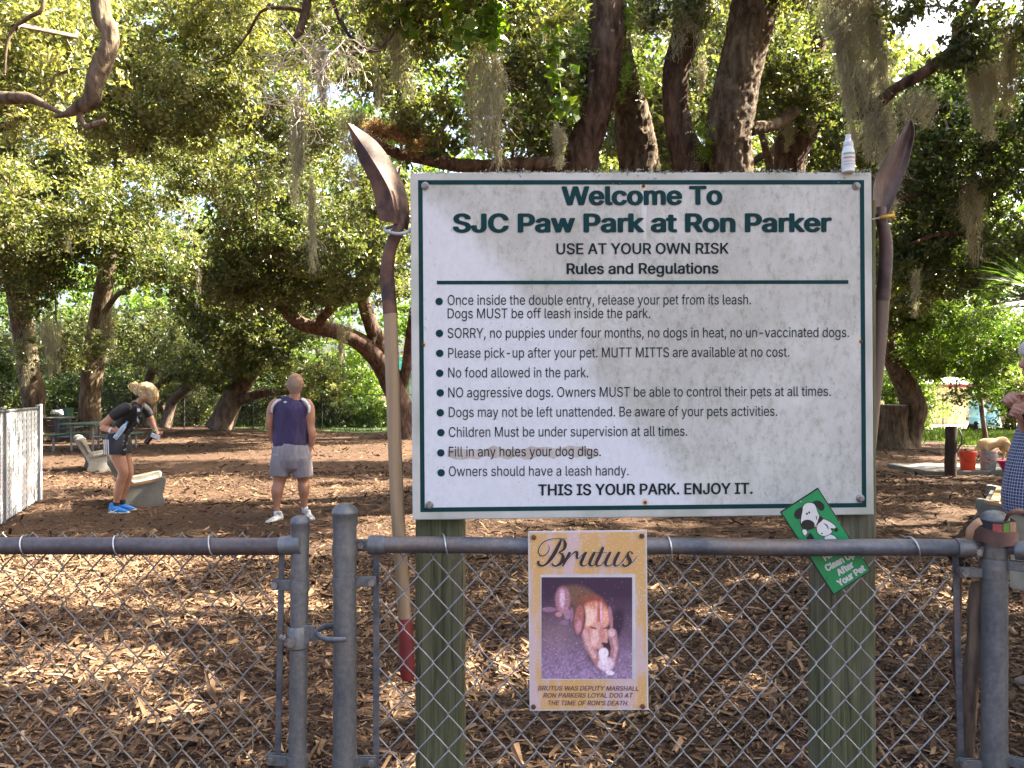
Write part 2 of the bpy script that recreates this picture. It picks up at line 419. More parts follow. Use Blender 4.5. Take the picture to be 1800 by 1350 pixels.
def vpost(parent, name, x, y, z0, z1, r, mat, sides=28, lean=(0, 0)):
    n = 14; rng = random.Random(int(x*1000))
    pts = [(x+lean[0]*(1-k/n), y+lean[1]*(1-k/n), z0+(z1-z0)*k/n) for k in range(n+1)]
    return MB().tube(pts, [r*(1+rng.uniform(-.004, .004)) for _ in pts], sides).build(name, mat, parent, smooth=False, autos=50)
vpost(FEN, 'terminal_post', xt, 2.10, -.3, 1.300, .0292, M['galv'])
dome_cap(FEN, xt, 2.10, 1.298, .0292, M['galv'])
vpost(FEN, 'corner_post', xc, 2.08, -.3, 1.285, .0300, M['galv'])
dome_cap(FEN, xc, 2.08, 1.283, .0300, M['galv'])
# top rail with cup ends
rl = MB(); ra = Vector((xt+.075, 2.115, ZR)); rb = Vector((xc-.07, 2.085, ZR-.002))
rl.tube([ra.lerp(rb, k/12)+Vector((0, 0, .0015*math.sin(k*1.3))) for k in range(13)], .0208, 22)
TOPR = rl.build('top_rail', M['rail'], FEN, autos=50)
for (e, dirn, cx) in ((ra, -1, xt), (rb, 1, xc)):
    cp = MB(); cp.tube([e-Vector((dirn*.024, 0, 0)), e-Vector((dirn*-.012, 0, 0)), e+Vector((dirn*.018, 0, 0))], [.0238, .0240, .0225], 22)
    cp.box(e+Vector((dirn*.033, 0, 0)), .034, .010, .030, bev=.003)
    c = cp.build('rail_end_cup', M['galv'], FEN, autos=40)
    bo = MB(); q = e+Vector((dirn*.036, -.007, 0)); bo.tube([q, q-Vector((0, .007, 0))], .008, 6); bo.build('bolt', M['bolt'], c)
band(FEN, xt, 2.10, 1.208, .0292, .026, M['galv'], name='brace_band')
band(FEN, xc, 2.08, 1.208, .0300, .026, M['galv'], (-1, 0, .03), name='brace_band')
for z in (1.128, .68, .3):
    band(FEN, xt, 2.10, z, .0292, .024, M['galv'], (1, .05, .052))
for z in (1.155, .68, .3):
    band(FEN, xc, 2.08, z, .0300, .024, M['galv'], (-1, .1, .058))
MY = 2.135
tb = MB(); tb.box((xt+.073, MY-.002, .62), .0155, .005, 1.16, bev=.001); tb.build('tension_bar', M['rail'], FEN)
tb = MB(); tb.box((xc-.058, MY-.012, .62), .0155, .005, 1.16, Matrix.Rotation(math.radians(-1.6), 3, 'Y'), .001); tb.build('tension_bar', M['rail'], FEN)
chain_link(FEN, (xt+.068, MY), (xc-.066, MY-.006), .03, 1.251, M['wire'])
def tie(parent, x, y, z, r=.0235, mat=None, lean=.02, seed=0):
    rg = random.Random(seed); pts = []
    for k in range(15):
        a = math.radians(100-k*21); lx = lean*(k/14-.3)
        pts.append((x+lx, y+math.cos(math.radians(180)-a)*r*-1*-1, z+math.sin(a)*r))
    pts = []
    for k in range(15):                       # over the top towards the camera, down the front, back under
        a = math.radians(60+k*17)
        pts.append((x+lean*(k/14), y+math.cos(a)*(r+.002), z+math.sin(a)*(r+.002)))
    pts = [(x-.004, y+.032, z+.024)]+pts+[(x+lean*1.1, y+.020, z-.037), (x+lean*1.5, y+.036, z-.042)]
    return MB().tube(pts, .0021, 6).build('tie_wire', mat or M['bright'], parent, smooth=True)
for i, px in enumerate((778, 1172, 1592)):
    x = (px-900)/F*2.1; t = (x-ra.x)/(rb.x-ra.x)
    tie(FEN, x, ra.y+(rb.y-ra.y)*t, ZR, lean=(.018, .014, .03)[i], seed=i)

# fence returning towards the right of the camera from the corner post
FE2 = root('chain_link_fence', (xc, 2.08, 0), 'short end of chain link fence turning off at the right corner post', 'fence')
dv = Vector((.50, -.40, 0)).normalized(); c0 = Vector((xc, 2.08, 0)); e1 = c0+dv*1.6
MB().tube([c0+dv*.07+Vector((0, 0, ZR)), e1+Vector((0, 0, ZR))], .0208, 20).build('top_rail', M['rail'], FE2, autos=50)
cp = MB(); q = c0+dv*.062+Vector((0, 0, ZR)); cp.tube([q-dv*.016, q+dv*.024], .0240, 20); cp.tube([q-dv*.045, q-dv*.016], [.010, .014], 8)
cp.build('rail_end_cup', M['galv'], FE2, autos=40)
band(FE2, xc, 2.08, 1.178, .0302, .024, M['galv'], (dv.x, dv.y, .055))
band(FE2, xc, 2.08, .70, .0302, .024, M['galv'], (dv.x, dv.y, .055))
mo = Vector((.02, .028, 0)); q = c0+dv*.075+mo
tb = MB(); tb.box((q.x, q.y, .62), .015, .005, 1.16, Matrix.Rotation(math.atan2(dv.y, dv.x), 3, 'Z'), .001); tb.build('tension_bar', M['rail'], FE2)
chain_link(FE2, (q.x, q.y), ((e1+mo).x, (e1+mo).y), .03, 1.251, M['wire'])
vpost(FE2, 'terminal_post', e1.x, e1.y, -.3, 1.29, .0292, M['galv']); dome_cap(FE2, e1.x, e1.y, 1.288, .0292, M['galv'])

# gate on the left
GY = 2.08; zg = CAMZ-(960-690)/F*GY
xs_t = (528-900)/F*GY; lean = -.007
GAT = root('chain_link_gate', (xs_t, GY, 0), 'chain link gate with rusty top rail at the lower left', 'gate')
vpost(GAT, 'gate_stile', xs_t, GY, .05, 1.278, .0218, M['galv'], lean=(lean*2.2, 0))
dome_cap(GAT, xs_t, GY, 1.276, .0218, M['galv'])
xl = -2.35
rl = MB(); rl.tube([Vector((xl+(xs_t-.035-xl)*k/12, GY, zg+.001*math.sin(k))) for k in range(13)], .0212, 22); rl.build('top_rail', M['railrust'], GAT, autos=50)
cp = MB(); cp.tube([(xs_t-.05, GY, zg), (xs_t-.03, GY, zg+.002), (xs_t-.012, GY, zg+.004), (xs_t+.004, GY, zg+.006)], [.0225, .0235, .028, .031], 18)
cp.build('corner_weld', M['galv'], GAT, autos=60)
MB().tube([(xl, GY, .10), (xs_t, GY, .10)], .0175, 16).build('bottom_rail', M['galv'], GAT, autos=50)
vpost(GAT, 'gate_stile', xl, GY, .05, 1.278, .0218, M['galv']); dome_cap(GAT, xl, GY, 1.276, .0218, M['galv'])
tbx = (497-900)/F*GY
V_, F_ = [], []
mbb = MB()
Mrot = Matrix.Rotation(math.radians(1.1), 3, 'Y')
mbb.box((tbx-.016, GY+.012, .655), .0145, .005, 1.11, Mrot, .001); mbb.build('tension_bar', M['rail'], GAT)
for z, l in ((1.124, .052), (.69, .058), (.3, .055)):
    xx = xs_t+lean*2.2*(1-(z-.05)/1.23)
    band(GAT, xx, GY, z, .0222, .026, M['galv'], (-1, .15, l))
chain_link(GAT, (xl+.03, GY+.025), (tbx+.004, GY+.025), .08, 1.2655, M['wirerust'], W=.0748, H=.0900)
for i, px in enumerate((38, 200, 366, -130, -300)):
    tie(GAT, (px-900)/F*GY, GY, zg, r=.0235, mat=M['bright'], lean=.022, seed=10+i)
# latch
lz = CAMZ-(1118-690)/F*GY; xx = (524-900)/F*GY
lt = MB(); n = 18
V = []
for (dz, rr) in ((-.030, .0235), (-.026, .027), (.020, .027), (.026, .0235)):
    for k in range(n): a = 2*math.pi*k/n; V.append((xx+math.cos(a)*rr, GY+math.sin(a)*rr, lz+dz))
lt.add(V, [(r*n+k, r*n+(k+1) % n, (r+1)*n+(k+1) % n, (r+1)*n+k) for r in range(3) for k in range(n)])
lt.box((xx+.030, GY-.012, lz+.010), .030, .006, .040, bev=.002)
lt.prism([Vector((xx+.018, GY-.018, lz+z)) + Vector((x, 0, 0)) for x, z in ((0, .026), (.018, .027), (.028, .016), (.036, -.006), (.026, -.012), (.022, .0), (.014, .001), (.012, -.014), (0, -.016))], (0, .006, 0))
LAT = lt.build('latch_body', M['galv'], GAT, autos=35)
b = MB(); b.tube([(xx-.012, GY-.026, lz-.008), (xx-.012, GY-.031, lz-.008)], .013, 16); b.tube([(xx-.012, GY-.030, lz-.008), (xx-.008, GY-.041, lz-.010)], .0075, 6)
b.tube([(xx-.040, GY-.012, lz+.002), (xx-.024, GY-.02, lz-.002)], .006, 6); b.tube([(xx+.03, GY-.021, lz+.014), (xx+.03, GY-.015, lz+.014)], .004, 8)
b.build('bolt', M['bolt'], LAT)
fk = MB(); zf = lz+.005
front = [(xx+.045, GY-.010, zf+.006), (xx+.060, GY-.030, zf+.004), (xx+.080, GY-.037, zf-.002), (xx+.105, GY-.037, zf-.003), (xx+.126, GY-.033, zf-.003)]
fk.tube([c[:3] for c in crom(front, 4)], [(.007, .0045)]*17, 10, True, 1, (0, 0, 1))
back = [(xx+.045, GY-.010, zf+.008), (xx+.060, GY+.020, zf+.012), (xx+.085, GY+.034, zf+.010), (xx+.130, GY+.034, zf+.008)]
fk.tube([c[:3] for c in crom(back, 4)], [(.008, .0045)]*13, 10, True, 1, (0, 0, 1))
fk.build('latch_fork', M['rail'], GAT, smooth=True)

# ------------------------------------------------------------------ planes that carry print
class Plane:
    def __init__(s, TL, TR, BL):
        s.O = TL.copy(); s.u = (TR-TL).normalized(); v = TL-BL; s.n = s.u.cross(v).normalized(); s.v = s.n.cross(s.u).normalized()
        if s.n.y > 0: s.n = -s.n
        s.w = (TR-TL).length; s.h = v.length
    def uv(s, px, py):
        d = P(px, py, 1.0)-Vector((0, 0, CAMZ)); o = Vector((0, 0, CAMZ)); t = (s.O-o).dot(s.n)/d.dot(s.n); q = o+d*t-s.O
        return q.dot(s.u), q.dot(s.v)
    def W(s, a, b, c=0): return s.O+s.u*a+s.v*b+s.n*c
    def px(s, x, y, c=0): a, b = s.uv(x, y); return s.W(a, b, c)
fonts = {}
def load_font():
    try:
        p = os.path.join(bpy.utils.system_resource('DATAFILES'), 'fonts', 'Inter.woff2')
        if os.path.exists(p): return bpy.data.fonts.load(p)
    except Exception: pass
    return None
FONT = load_font()
from mathutils.geometry import delaunay_2d_cdt, interpolate_bezier
def outline(t, res=4, spacing=1.0):
    cu = bpy.data.curves.new('t', 'FONT'); cu.body = t; cu.size = 1.0; cu.space_character = spacing
    if FONT: cu.font = FONT
    ob = bpy.data.objects.new('t', cu); C.collection.objects.link(ob)
    c2 = ob.evaluated_get(bpy.context.evaluated_depsgraph_get()).to_curve(bpy.context.evaluated_depsgraph_get()); polys = []
    for s in c2.splines:
        bp = s.bezier_points; n = len(bp); pts = []
        for i in range(n):
            a = bp[i]; b = bp[(i+1) % n]; d = b.co-a.co
            if d.length < 1e-6: continue
            dn = d.normalized(); lin = (a.handle_right-a.co).cross(dn).length < 1e-4 and (b.handle_left-b.co).cross(dn).length < 1e-4
            pts += [(a.co.x, a.co.y)] if lin else [(q.x, q.y) for q in interpolate_bezier(a.co, a.handle_right, b.handle_left, b.co, res)[:-1]]
        if len(pts) > 2: polys.append(pts)
    bpy.data.objects.remove(ob); bpy.data.curves.remove(cu); return polys
def text_geo(s, bold=0.0, res=3, spacing=1.0):
    """clean union of the glyph outlines, overlapping contours included"""
    polys = outline(s, spacing=spacing); V = []; E = []
    for p in polys:
        b = len(V); V += [Vector(q) for q in p]; E += [(b+i, b+(i+1) % len(p)) for i in range(len(p))]
    r = delaunay_2d_cdt(V, E, [], 0, 1e-6); W_ = np.array([tuple(v) for v in r[0]]); Fc = np.array([f for f in r[2] if len(f) == 3])
    cen = W_[Fc].mean(1); wind = np.zeros(len(cen))
    for p in polys:
        A = np.array(p); B_ = np.roll(A, -1, 0); m = (cen[:, 0] > A[:, 0].min()) & (cen[:, 0] < A[:, 0].max())
        if not m.any(): continue
        q = cen[m][:, None]; up = (A[None, :, 1] <= q[..., 1]) & (B_[None, :, 1] > q[..., 1]); dn = (A[None, :, 1] > q[..., 1]) & (B_[None, :, 1] <= q[..., 1])
        side = (B_[None, :, 0]-A[None, :, 0])*(q[..., 1]-A[None, :, 1])-(q[..., 0]-A[None, :, 0])*(B_[None, :, 1]-A[None, :, 1])
        wind[m] += (up & (side > 0)).sum(1)-(dn & (side < 0)).sum(1).astype(float)
    Fc = Fc[np.abs(wind) > .5]
    H = [q for p in outline('H') for q in p]; h0 = min(q[1] for q in H); h1 = max(q[1] for q in H)
    return np.concatenate([W_, np.zeros((len(W_), 1))], 1), [tuple(f) for f in Fc.tolist()], h1-h0, h0
def print_text(pl, s, x0, y0, x1, y1, cap, mat, parent, bold=0, lift=.0012, name='lettering', shear=0, spacing=1.0):
    """baseline from (x0,y0) to (x1,y1) in photograph pixels, cap height in pixels; bold = stroke growth in ems"""
    V, Fc, hc, hb = text_geo(s, 0, spacing=spacing)
    a0 = Vector(pl.uv(x0, y0)); a1 = Vector(pl.uv(x1, y1)); d = (a1-a0); L = d.length; d.normalize(); pd = Vector((-d.y, d.x))
    ch = cap/F*(pl.O-Vector((0, 0, CAMZ))).length*.98
    xmin, xmax = V[:, 0].min()-bold, V[:, 0].max()+bold; kx = L/(xmax-xmin); ky = ch/(hc+2*bold*.55)
    offs = [(0, 0)]
    if bold:
        nb = 6 if bold < .03 else 12
        offs += [(math.cos(6.2832*i/nb)*bold, math.sin(6.2832*i/nb)*bold*.55) for i in range(nb)]
        if bold >= .03: offs += [(x*.5, y*.5) for x, y in offs[1::2]]
    out = []; FF = []
    for j, (ox, oy) in enumerate(offs):
        b = len(out)
        for vx, vy, _ in V:
            t = (vy-hb+oy+bold*.55)*ky; q = a0+d*((vx+ox-xmin)*kx+t*shear)+pd*t
            out.append(pl.W(q.x, q.y, lift+j*.00006))
        FF += [tuple(i+b for i in f) for f in Fc]
    me = bpy.data.meshes.new(name); me.from_pydata([tuple(v) for v in out], [], FF); me.update()
    o = link(name, me, mat, parent); return o
def flat_poly(pl, pts, lift, mat, parent, name, origin=None):
    me = bpy.data.meshes.new(name); me.from_pydata([tuple(pl.px(x, y, lift)) for x, y in pts], [], [tuple(range(len(pts)))]); me.update()
    return link(name, me, mat, parent)
def ell(cx, cy, rx, ry, rot=0, n=26):
    c, s = math.cos(math.radians(rot)), math.sin(math.radians(rot))
    return [(cx+rx*math.cos(t)*c-ry*math.sin(t)*s, cy+rx*math.cos(t)*s+ry*math.sin(t)*c) for t in [2*math.pi*k/n for k in range(n)]]

# ------------------------------------------------------------------ the big rules sign on its two posts
PL = Plane(P(721, 303, 2.214), P(1532, 303, 2.247), P(727, 914, 2.214))
W_, H_ = PL.w, (PL.O-PL.px(727, 914)).dot(PL.v)
SG = root('notice_board', (PL.W(W_/2, -H_).x, 2.28, 0), 'large weathered white park rules board with green lettering on two wooden posts', 'sign')
# panel material: mottled grime, a cleaner patch at lower left
m, nt, bs, out = new_mat('grimy_white_panel')
tc = nt.nodes.new('ShaderNodeTexCoord'); sx = nt.nodes.new('ShaderNodeSeparateXYZ'); nt.links.new(tc.outputs['Object'], sx.inputs[0])
n1 = noise_node(nt, 6, 7, .68, stretch=(1, 1, .7)); n2 = noise_node(nt, 60, 6, .75, stretch=(1, 1, .6)); n3 = noise_node(nt, 3.4, 4, .6); n4 = noise_node(nt, 130, 2, .5)
c1 = ramp(nt, n1.outputs[0], [(.32, (.34, .33, .28)), (.5, (.43, .42, .375)), (.7, (.52, .51, .465))])
c2 = ramp(nt, n2.outputs[0], [(.33, (.72, .72, .64)), (.50, (1.0, 1.0, 1.0)), (.8, (1.08, 1.08, 1.08))])
col = mix(nt, 1.0, c1.outputs[0], c2.outputs[0], 'MULTIPLY')
def mth(op, a, b=None, c=None):
    n = nt.nodes.new('ShaderNodeMath'); n.operation = op
    for i, x in enumerate((a, b, c)):
        if x is None: continue
        if isinstance(x, (int, float)): n.inputs[i].default_value = x
        else: nt.links.new(x, n.inputs[i])
    return n.outputs[0]
# cleaned patch: below a line falling to the right, edge broken by noise
f = mth('ADD', mth('MULTIPLY', sx.outputs[0], -1.0), mth('MULTIPLY', sx.outputs[2], -.85))
f = mth('ADD', f, mth('MULTIPLY', n3.outputs[0], .35))
mask = nt.nodes.new('ShaderNodeMapRange'); mask.inputs['From Min'].default_value = -1.12; mask.inputs['From Max'].default_value = -1.02
nt.links.new(f, mask.inputs[0])
clean = mix(nt, 1.0, ramp(nt, n2.outputs[0], [(.3, (.55, .55, .565)), (.7, (.62, .62, .635))]).outputs[0], (1, 1, 1), 'MULTIPLY')
col = mix(nt, mth('MULTIPLY', mask.outputs[0], .85), col, clean)
cool = nt.nodes.new('ShaderNodeMapRange'); cool.inputs['From Min'].default_value = 1.9; cool.inputs['From Max'].default_value = 1.4; nt.links.new(sx.outputs[2], cool.inputs[0])
col = mix(nt, cool.outputs[0], col, mix(nt, 1.0, col, (1.02, 1.05, 1.10), 'MULTIPLY'))
spk = ramp(nt, n4.outputs[0], [(.26, (.45, .42, .36)), (.31, (1, 1, 1))]); col = mix(nt, .6, col, mix(nt, 1.0, col, spk.outputs[0], 'MULTIPLY'))
nt.links.new(col, bs.inputs['Base Color']); bs.inputs['Roughness'].default_value = .6; bumpn(nt, bs, n2.outputs[0], .08, .001)
M['panel'] = m
th = .013
def slab(pl, a0, b0, a1, b1, c0, c1, mat, parent, name, bev=.002):
    mb = MB(); V = []
    for (c, i) in ((c0, 0), (c1-bev, 0), (c1, bev)):
        for a, b in ((a0+i, b0+i), (a1-i, b0+i), (a1-i, b1-i), (a0+i, b1-i)): V.append(pl.W(a, b, c))
    Fc = [(3, 2, 1, 0), (8, 9, 10, 11)]+[(r*4+k, r*4+(k+1) % 4, r*4+4+(k+1) % 4, r*4+4+k) for r in (0, 1) for k in range(4)]
    mb.add(V, Fc); return mb.build(name, mat, parent)
PAN = slab(PL, 0, -H_, W_, 0, -th, 0, M['panel'], SG, 'panel')
m2 = simple('panel_rim_paint', (.50, .49, .45), (.34, .35, .29), 9, .6, stretch=(1, 1, .6), detail=7); M['rim'] = m2
# pale rim outside the green line, then the green line as four strips
bw = .0205; lw = .0118
ins = (bw, bw)
def strip(pts, mat, name, lift): return flat_poly(PL, pts, lift, mat, PAN, name)
x0, x1 = 735.5, 1518.5
def rect_strip(a0, b0, a1, b1, mat, name, lift):
    me = bpy.data.meshes.new(name); me.from_pydata([tuple(PL.W(a, b, lift)) for a, b in ((a0, b0), (a1, b0), (a1, b1), (a0, b1))], [], [(0, 1, 2, 3)]); me.update()
    return link(name, me, mat, PAN)
rect_strip(.0025, -H_+.0025, bw, -.0025, M['rim'], 'pale_rim', .0006); rect_strip(W_-bw, -H_+.0025, W_-.0025, -.0025, M['rim'], 'pale_rim', .0006)
rect_strip(bw, -bw, W_-bw, -.0025, M['rim'], 'pale_rim', .0006); rect_strip(bw, -H_+.0025, W_-bw, -H_+bw, M['rim'], 'pale_rim', .0006)
for a0, b0, a1, b1 in ((bw, -H_+bw, bw+lw, -bw), (W_-bw-lw, -H_+bw, W_-bw, -bw), (bw+lw, -bw-lw, W_-bw-lw, -bw), (bw+lw, -H_+bw, W_-bw-lw, -H_+bw+lw)):
    rect_strip(a0, b0, a1, b1, M['teal'], 'green_border_line', .0008)
flat_poly(PL, [(768, 493.5), (1491, 492.5), (1491, 499), (768, 500)], .0009, M['teal'], PAN, 'green_rule_line')
T = [("Welcome To", 987, 361, 1270, 360, 33, .036), ("SJC Paw Park at Ron Parker", 796, 409, 1462, 408, 33, .036),
     ("USE AT YOUR OWN RISK", 978, 447, 1281, 446, 19, .017), ("Rules and Regulations", 996, 482, 1263, 481, 19, .022)]
for s, a, b, c, d, k, bo in T: print_text(PL, s, a, b, c, d, k, M['teal'] if k > 25 else M['blacktext'], PAN, bold=bo)
B_ = [("Once inside the double entry, release your pet from its leash.", 787, 536, 1320, 535), ("Dogs MUST be off leash inside the park.", 787, 559.5, 1143, 559),
      ("SORRY, no puppies under four months, no dogs in heat, no un-vaccinated dogs.", 787, 594, 1492, 592.5),
      ("Please pick-up after your pet. MUTT MITTS are available at no cost.", 788, 629, 1387, 627), ("No food allowed in the park.", 788, 663.5, 1034, 663),
      ("NO aggressive dogs. Owners MUST be able to control their pets at all times.", 788, 698.5, 1460, 696),
      ("Dogs may not be left unattended. Be aware of your pets activities.", 789, 733, 1366, 731), ("Children Must be under supervision at all times.", 789, 768, 1208, 766),
      ("Fill in any holes your dog digs.", 789, 802.5, 1056, 801.5), ("Owners should have a leash handy.", 789, 837, 1105, 835.5)]
for s, a, b, c, d in B_: print_text(PL, s, a, b, c, d, 17, M['blacktext'], PAN)
print_text(PL, "THIS IS YOUR PARK. ENJOY IT.", 946, 871, 1323, 868, 19.5, M['blacktext'], PAN, bold=.022)
for x, y in ((772, 530), (772.5, 586), (773, 621), (773, 656), (774, 690.5), (774, 725.5), (775, 760.5), (775, 796), (775.5, 831)):
    flat_poly(PL, ell(x, y, 6.6, 6.6, 0, 20), .001, M['teal'], PAN, 'bullet')
# smear of mud over one rule, moss flecks
sm = simple('brown_mud_smear', (.34, .27, .24), (.46, .42, .39), 30, .8, stretch=(1, 1, .35), detail=6)
rs = random.Random(5)
pts = [(787+i*13.3, 787+rs.uniform(-4, 4)+(3 if i in (0, 20) else 0)) for i in range(21)]+[(1053-i*13.3, 803+rs.uniform(-4, 5)) for i in range(21)]
flat_poly(PL, pts, .0005, sm, PAN, 'mud_smear')
for (x, y) in ((747.5, 327), (1505, 327.5), (755, 887.5), (1512, 876)):
    q = PL.px(x, y); mb = MB(); mb.tube([q, q+PL.n*.0035, q+PL.n*.005], [.0105, .0105, .008], 20); mb.tube([q+PL.n*.0045, q+PL.n*.0095], .0058, 6)
    mb.build('screw', M['bolt'], PAN, autos=40)
stn = simple('rust_stain', (.42, .22, .08), (.55, .40, .24), 50, .8)
halo = simple('pale_rust_halo', (.58, .50, .38), (.62, .57, .48), 40, .8)
for (x, y) in ((1131, 327), (1134, 883), (744, 606), (1513.5, 600)):
    flat_poly(PL, ell(x, y, 6.5, 7.5), .0003, halo, PAN, 'rust_halo'); flat_poly(PL, ell(x, y+.5, 4.0, 4.6), .0006, stn, PAN, 'rust_ring')
    q = PL.px(x, y); mb = MB(); mb.tube([q, q+PL.n*.003, q+PL.n*.004], [.0038, .0038, .0025], 12); mb.build('rusty_screw', M['rustbolt'], PAN, autos=40)
drip = simple('pale_run_streak', (.60, .585, .56), (.52, .505, .48), 30, .7, stretch=(1, 1, .2))
flat_poly(PL, [(1126.5, 336), (1136, 336), (1137, 360), (1135.5, 400), (1136, 421), (1131, 421), (1129, 395), (1128, 360)], .0002, drip, PAN, 'run_streak')
# lichen along the top edge
def lichen(seed):
    rng = np.random.default_rng(seed); n = 2600
    a = rng.random(n)*W_; dens = vnoise(np.stack([a*14, 0*a, 0*a], -1), 4)
    keep = rng.random(n) < (dens*1.3-.2).clip(.02, 1); a = a[keep]; n = len(a); dens = dens[keep]
    V = []; Fq = []
    b = rng.normal(0, .0028, n)-.001+rng.exponential(.006, n)*(dens > .7)*rng.choice([-1, .5], n); c = rng.uniform(-.013, .002, n)
    for i in range(n):
        o = PL.W(a[i], min(b[i], .010)+.001, c[i]); r = rng.uniform(.0015, .005); ax = rng.normal(0, 1, 3); ax /= np.linalg.norm(ax); bx = np.cross(ax, rng.normal(0, 1, 3)); bx /= np.linalg.norm(bx)
        k = len(V); ax = Vector(ax)*r; bx = Vector(bx)*r*.6; V += [o-ax, o+bx, o+ax, o-bx]; Fq.append((k, k+1, k+2, k+3))
    me = bpy.data.meshes.new('lichen'); me.from_pydata([tuple(v) for v in V], [], Fq); me.update()
    o = link('lichen', me, M['lichen'], PAN); o['kind'] = 'stuff'
lichen(2)
# posts: squared timber with grain, knot, green algae
def post_mat(name, seed):
    m, nt, bs, out = new_mat(name)
    n1 = noise_node(nt, 95, 8, .72, stretch=(1, 1, .035), dist=.8); n2 = noise_node(nt, 4.5, 4, .6, stretch=(1, 1, .5)); n3 = noise_node(nt, 120, 2, .5, stretch=(1, 1, .05))
    c1 = ramp(nt, n1.outputs[0], [(.32, (.036, .035, .025)), (.45, (.088, .086, .062)), (.6, (.135, .132, .098)), (.74, (.20, .19, .15))])
    g = ramp(nt, n2.outputs[0], [(.38, (.95, 1.02, .70)), (.62, (1.15, 1.10, 1.0))])
    col = mix(nt, 1.0, c1.outputs[0], g.outputs[0], 'MULTIPLY')
    nt.links.new(col, bs.inputs['Base Color']); bs.inputs['Roughness'].default_value = .9; bs.inputs['Specular IOR Level'].default_value = .15
    bumpn(nt, bs, mix(nt, .4, n1.outputs[0], n3.outputs[0]), .8, .004)
    return m
M['post'] = post_mat('green_stained_timber', 1)
def timber(x0, x1, y0, y1, z0, z1, knot=None, name='post', seed=0):
    """a squared post as a fine skin with checks, edges worn, and a knot"""
    nu, nz = 64, 130; hx, hy = (x1-x0)/2, (y1-y0)/2; cx, cy = (x0+x1)/2, (y0+y1)/2; r = .008
    per = []
    L = 4*(hx+hy)
    for k in range(nu):
        s = k/nu*4; side = int(s); t = (s-side)*2-1
        per.append([(t*hx, -hy), (hx, t*hy), (-t*hx, hy), (-hx, -t*hy)][side])
    per = np.array(per); q = np.abs(per); rr = np.minimum(hx-q[:, 0], hy-q[:, 1]);
    corner = np.clip((q[:, 0]/hx)**14+(q[:, 1]/hy)**14-1, 0, 1); per = per*(1-corner[:, None]*.06)
    zs = np.linspace(z0, z1, nz); X = np.repeat(per[None, :, 0], nz, 0); Yy = np.repeat(per[None, :, 1], nz, 0); Z = np.repeat(zs[:, None], nu, 1)
    nrm = np.stack([X/hx, Yy/hy], -1); big = np.abs(nrm) > .93; dirn = nrm*big; dl = np.linalg.norm(dirn, axis=-1, keepdims=True).clip(.3); dirn /= dl
    p = np.stack([X*28, Yy*28, Z*1.6], -1).reshape(-1, 3); g = (fbm(p, 3, seed)-.45).reshape(nz, nu)
    disp = g*.0045
    ck = vnoise(np.stack([X*70, Yy*70, Z*1.1], -1).reshape(-1, 3), seed+3).reshape(nz, nu); disp -= (ck > .80)*.0035
    if knot:
        dx = X-(knot[0]-cx); dz = Z-knot[1]; rad = np.sqrt((dx/.030)**2+(dz/.036)**2); on = (Yy < 0)
        disp += on*np.where(rad < 1.6, np.sin(rad*9)*.0016*np.clip(1.6-rad, 0, 1), 0)
    X = X+dirn[..., 0]*disp+cx; Yy = Yy+dirn[..., 1]*disp+cy
    V = np.stack([X, Yy, Z], -1).reshape(-1, 3); i = np.arange(nz-1)[:, None]*nu; k = np.arange(nu)[None]
    Fq = np.stack([i+k, i+(k+1) % nu, i+nu+(k+1) % nu, i+nu+k], -1).reshape(-1, 4)
    me = npmesh(name, V, Fq, smooth=True); me.set_sharp_from_angle(angle=math.radians(35))
    o = link(name, me, M['post'], SG)
    return o
bk = 2.235
timber((730-900)/F*2.28, (815-900)/F*2.28, 2.266, 2.406, -.3, 2.12, knot=((777-900)/F*2.28, CAMZ-(1285-690)/F*2.27), seed=3)
timber((1448-900)/F*2.28, (1541-900)/F*2.28, 2.274, 2.410, -.3, 2.12, seed=11)
# ------------------------------------------------------------------ memorial poster wired to the fence
PP = Plane(P(928, 934, 2.076), P(1137, 932, 2.076), P(930, 1252, 2.076))
pw = PP.w; ph = (PP.O-PP.px(930, 1250)).dot(PP.v)
PO = root('memorial_poster', (PP.W(pw/2, -ph).x, 2.08, PP.W(0, -ph).z), 'orange memorial poster with a dog photograph wired to the fence rail', 'poster')
whiteplastic = simple('white_sign_plastic', (.55, .53, .53), (.46, .44, .44), 12, .45)
PB = slab(PP, 0, -ph, pw, 0, -.003, 0, whiteplastic, PO, 'backing_sheet', .0008)
m, nt, bs, out = new_mat('speckled_orange_print')
n1 = noise_node(nt, 18, 5, .6, stretch=(1, 1, .22)); n2 = noise_node(nt, 9, 4, .6); n3 = noise_node(nt, 260, 3, .6, stretch=(1, 1, .7))
c = ramp(nt, n1.outputs[0], [(.42, (.56, .33, .12)), (.50, (.56, .35, .17)), (.58, (.54, .39, .39))])
tc = nt.nodes.new('ShaderNodeTexCoord'); vo = nt.nodes.new('ShaderNodeTexVoronoi'); vo.inputs['Scale'].default_value = 210; nt.links.new(tc.outputs['Object'], vo.inputs['Vector'])
a = mth('ADD', vo.outputs['Distance'], mth('MULTIPLY', n2.outputs[0], -.62)); sp = nt.nodes.new('ShaderNodeMapRange'); sp.inputs['From Min'].default_value = -.06; sp.inputs['From Max'].default_value = -.12
nt.links.new(a, sp.inputs[0]); col = mix(nt, mth('MULTIPLY', sp.outputs[0], .85), c.outputs[0], (.62, .55, .50))
nt.links.new(col, bs.inputs['Base Color']); bs.inputs['Roughness'].default_value = .45; M['orange'] = m
def prect(a0, b0, a1, b1, mat, name, lift, par):
    me = bpy.data.meshes.new(name); me.from_pydata([tuple(PP.W(a, b, lift)) for a, b in ((a0, b0), (a1, b0), (a1, b1), (a0, b1))], [], [(0, 1, 2, 3)]); me.update()
    return link(name, me, mat, par)
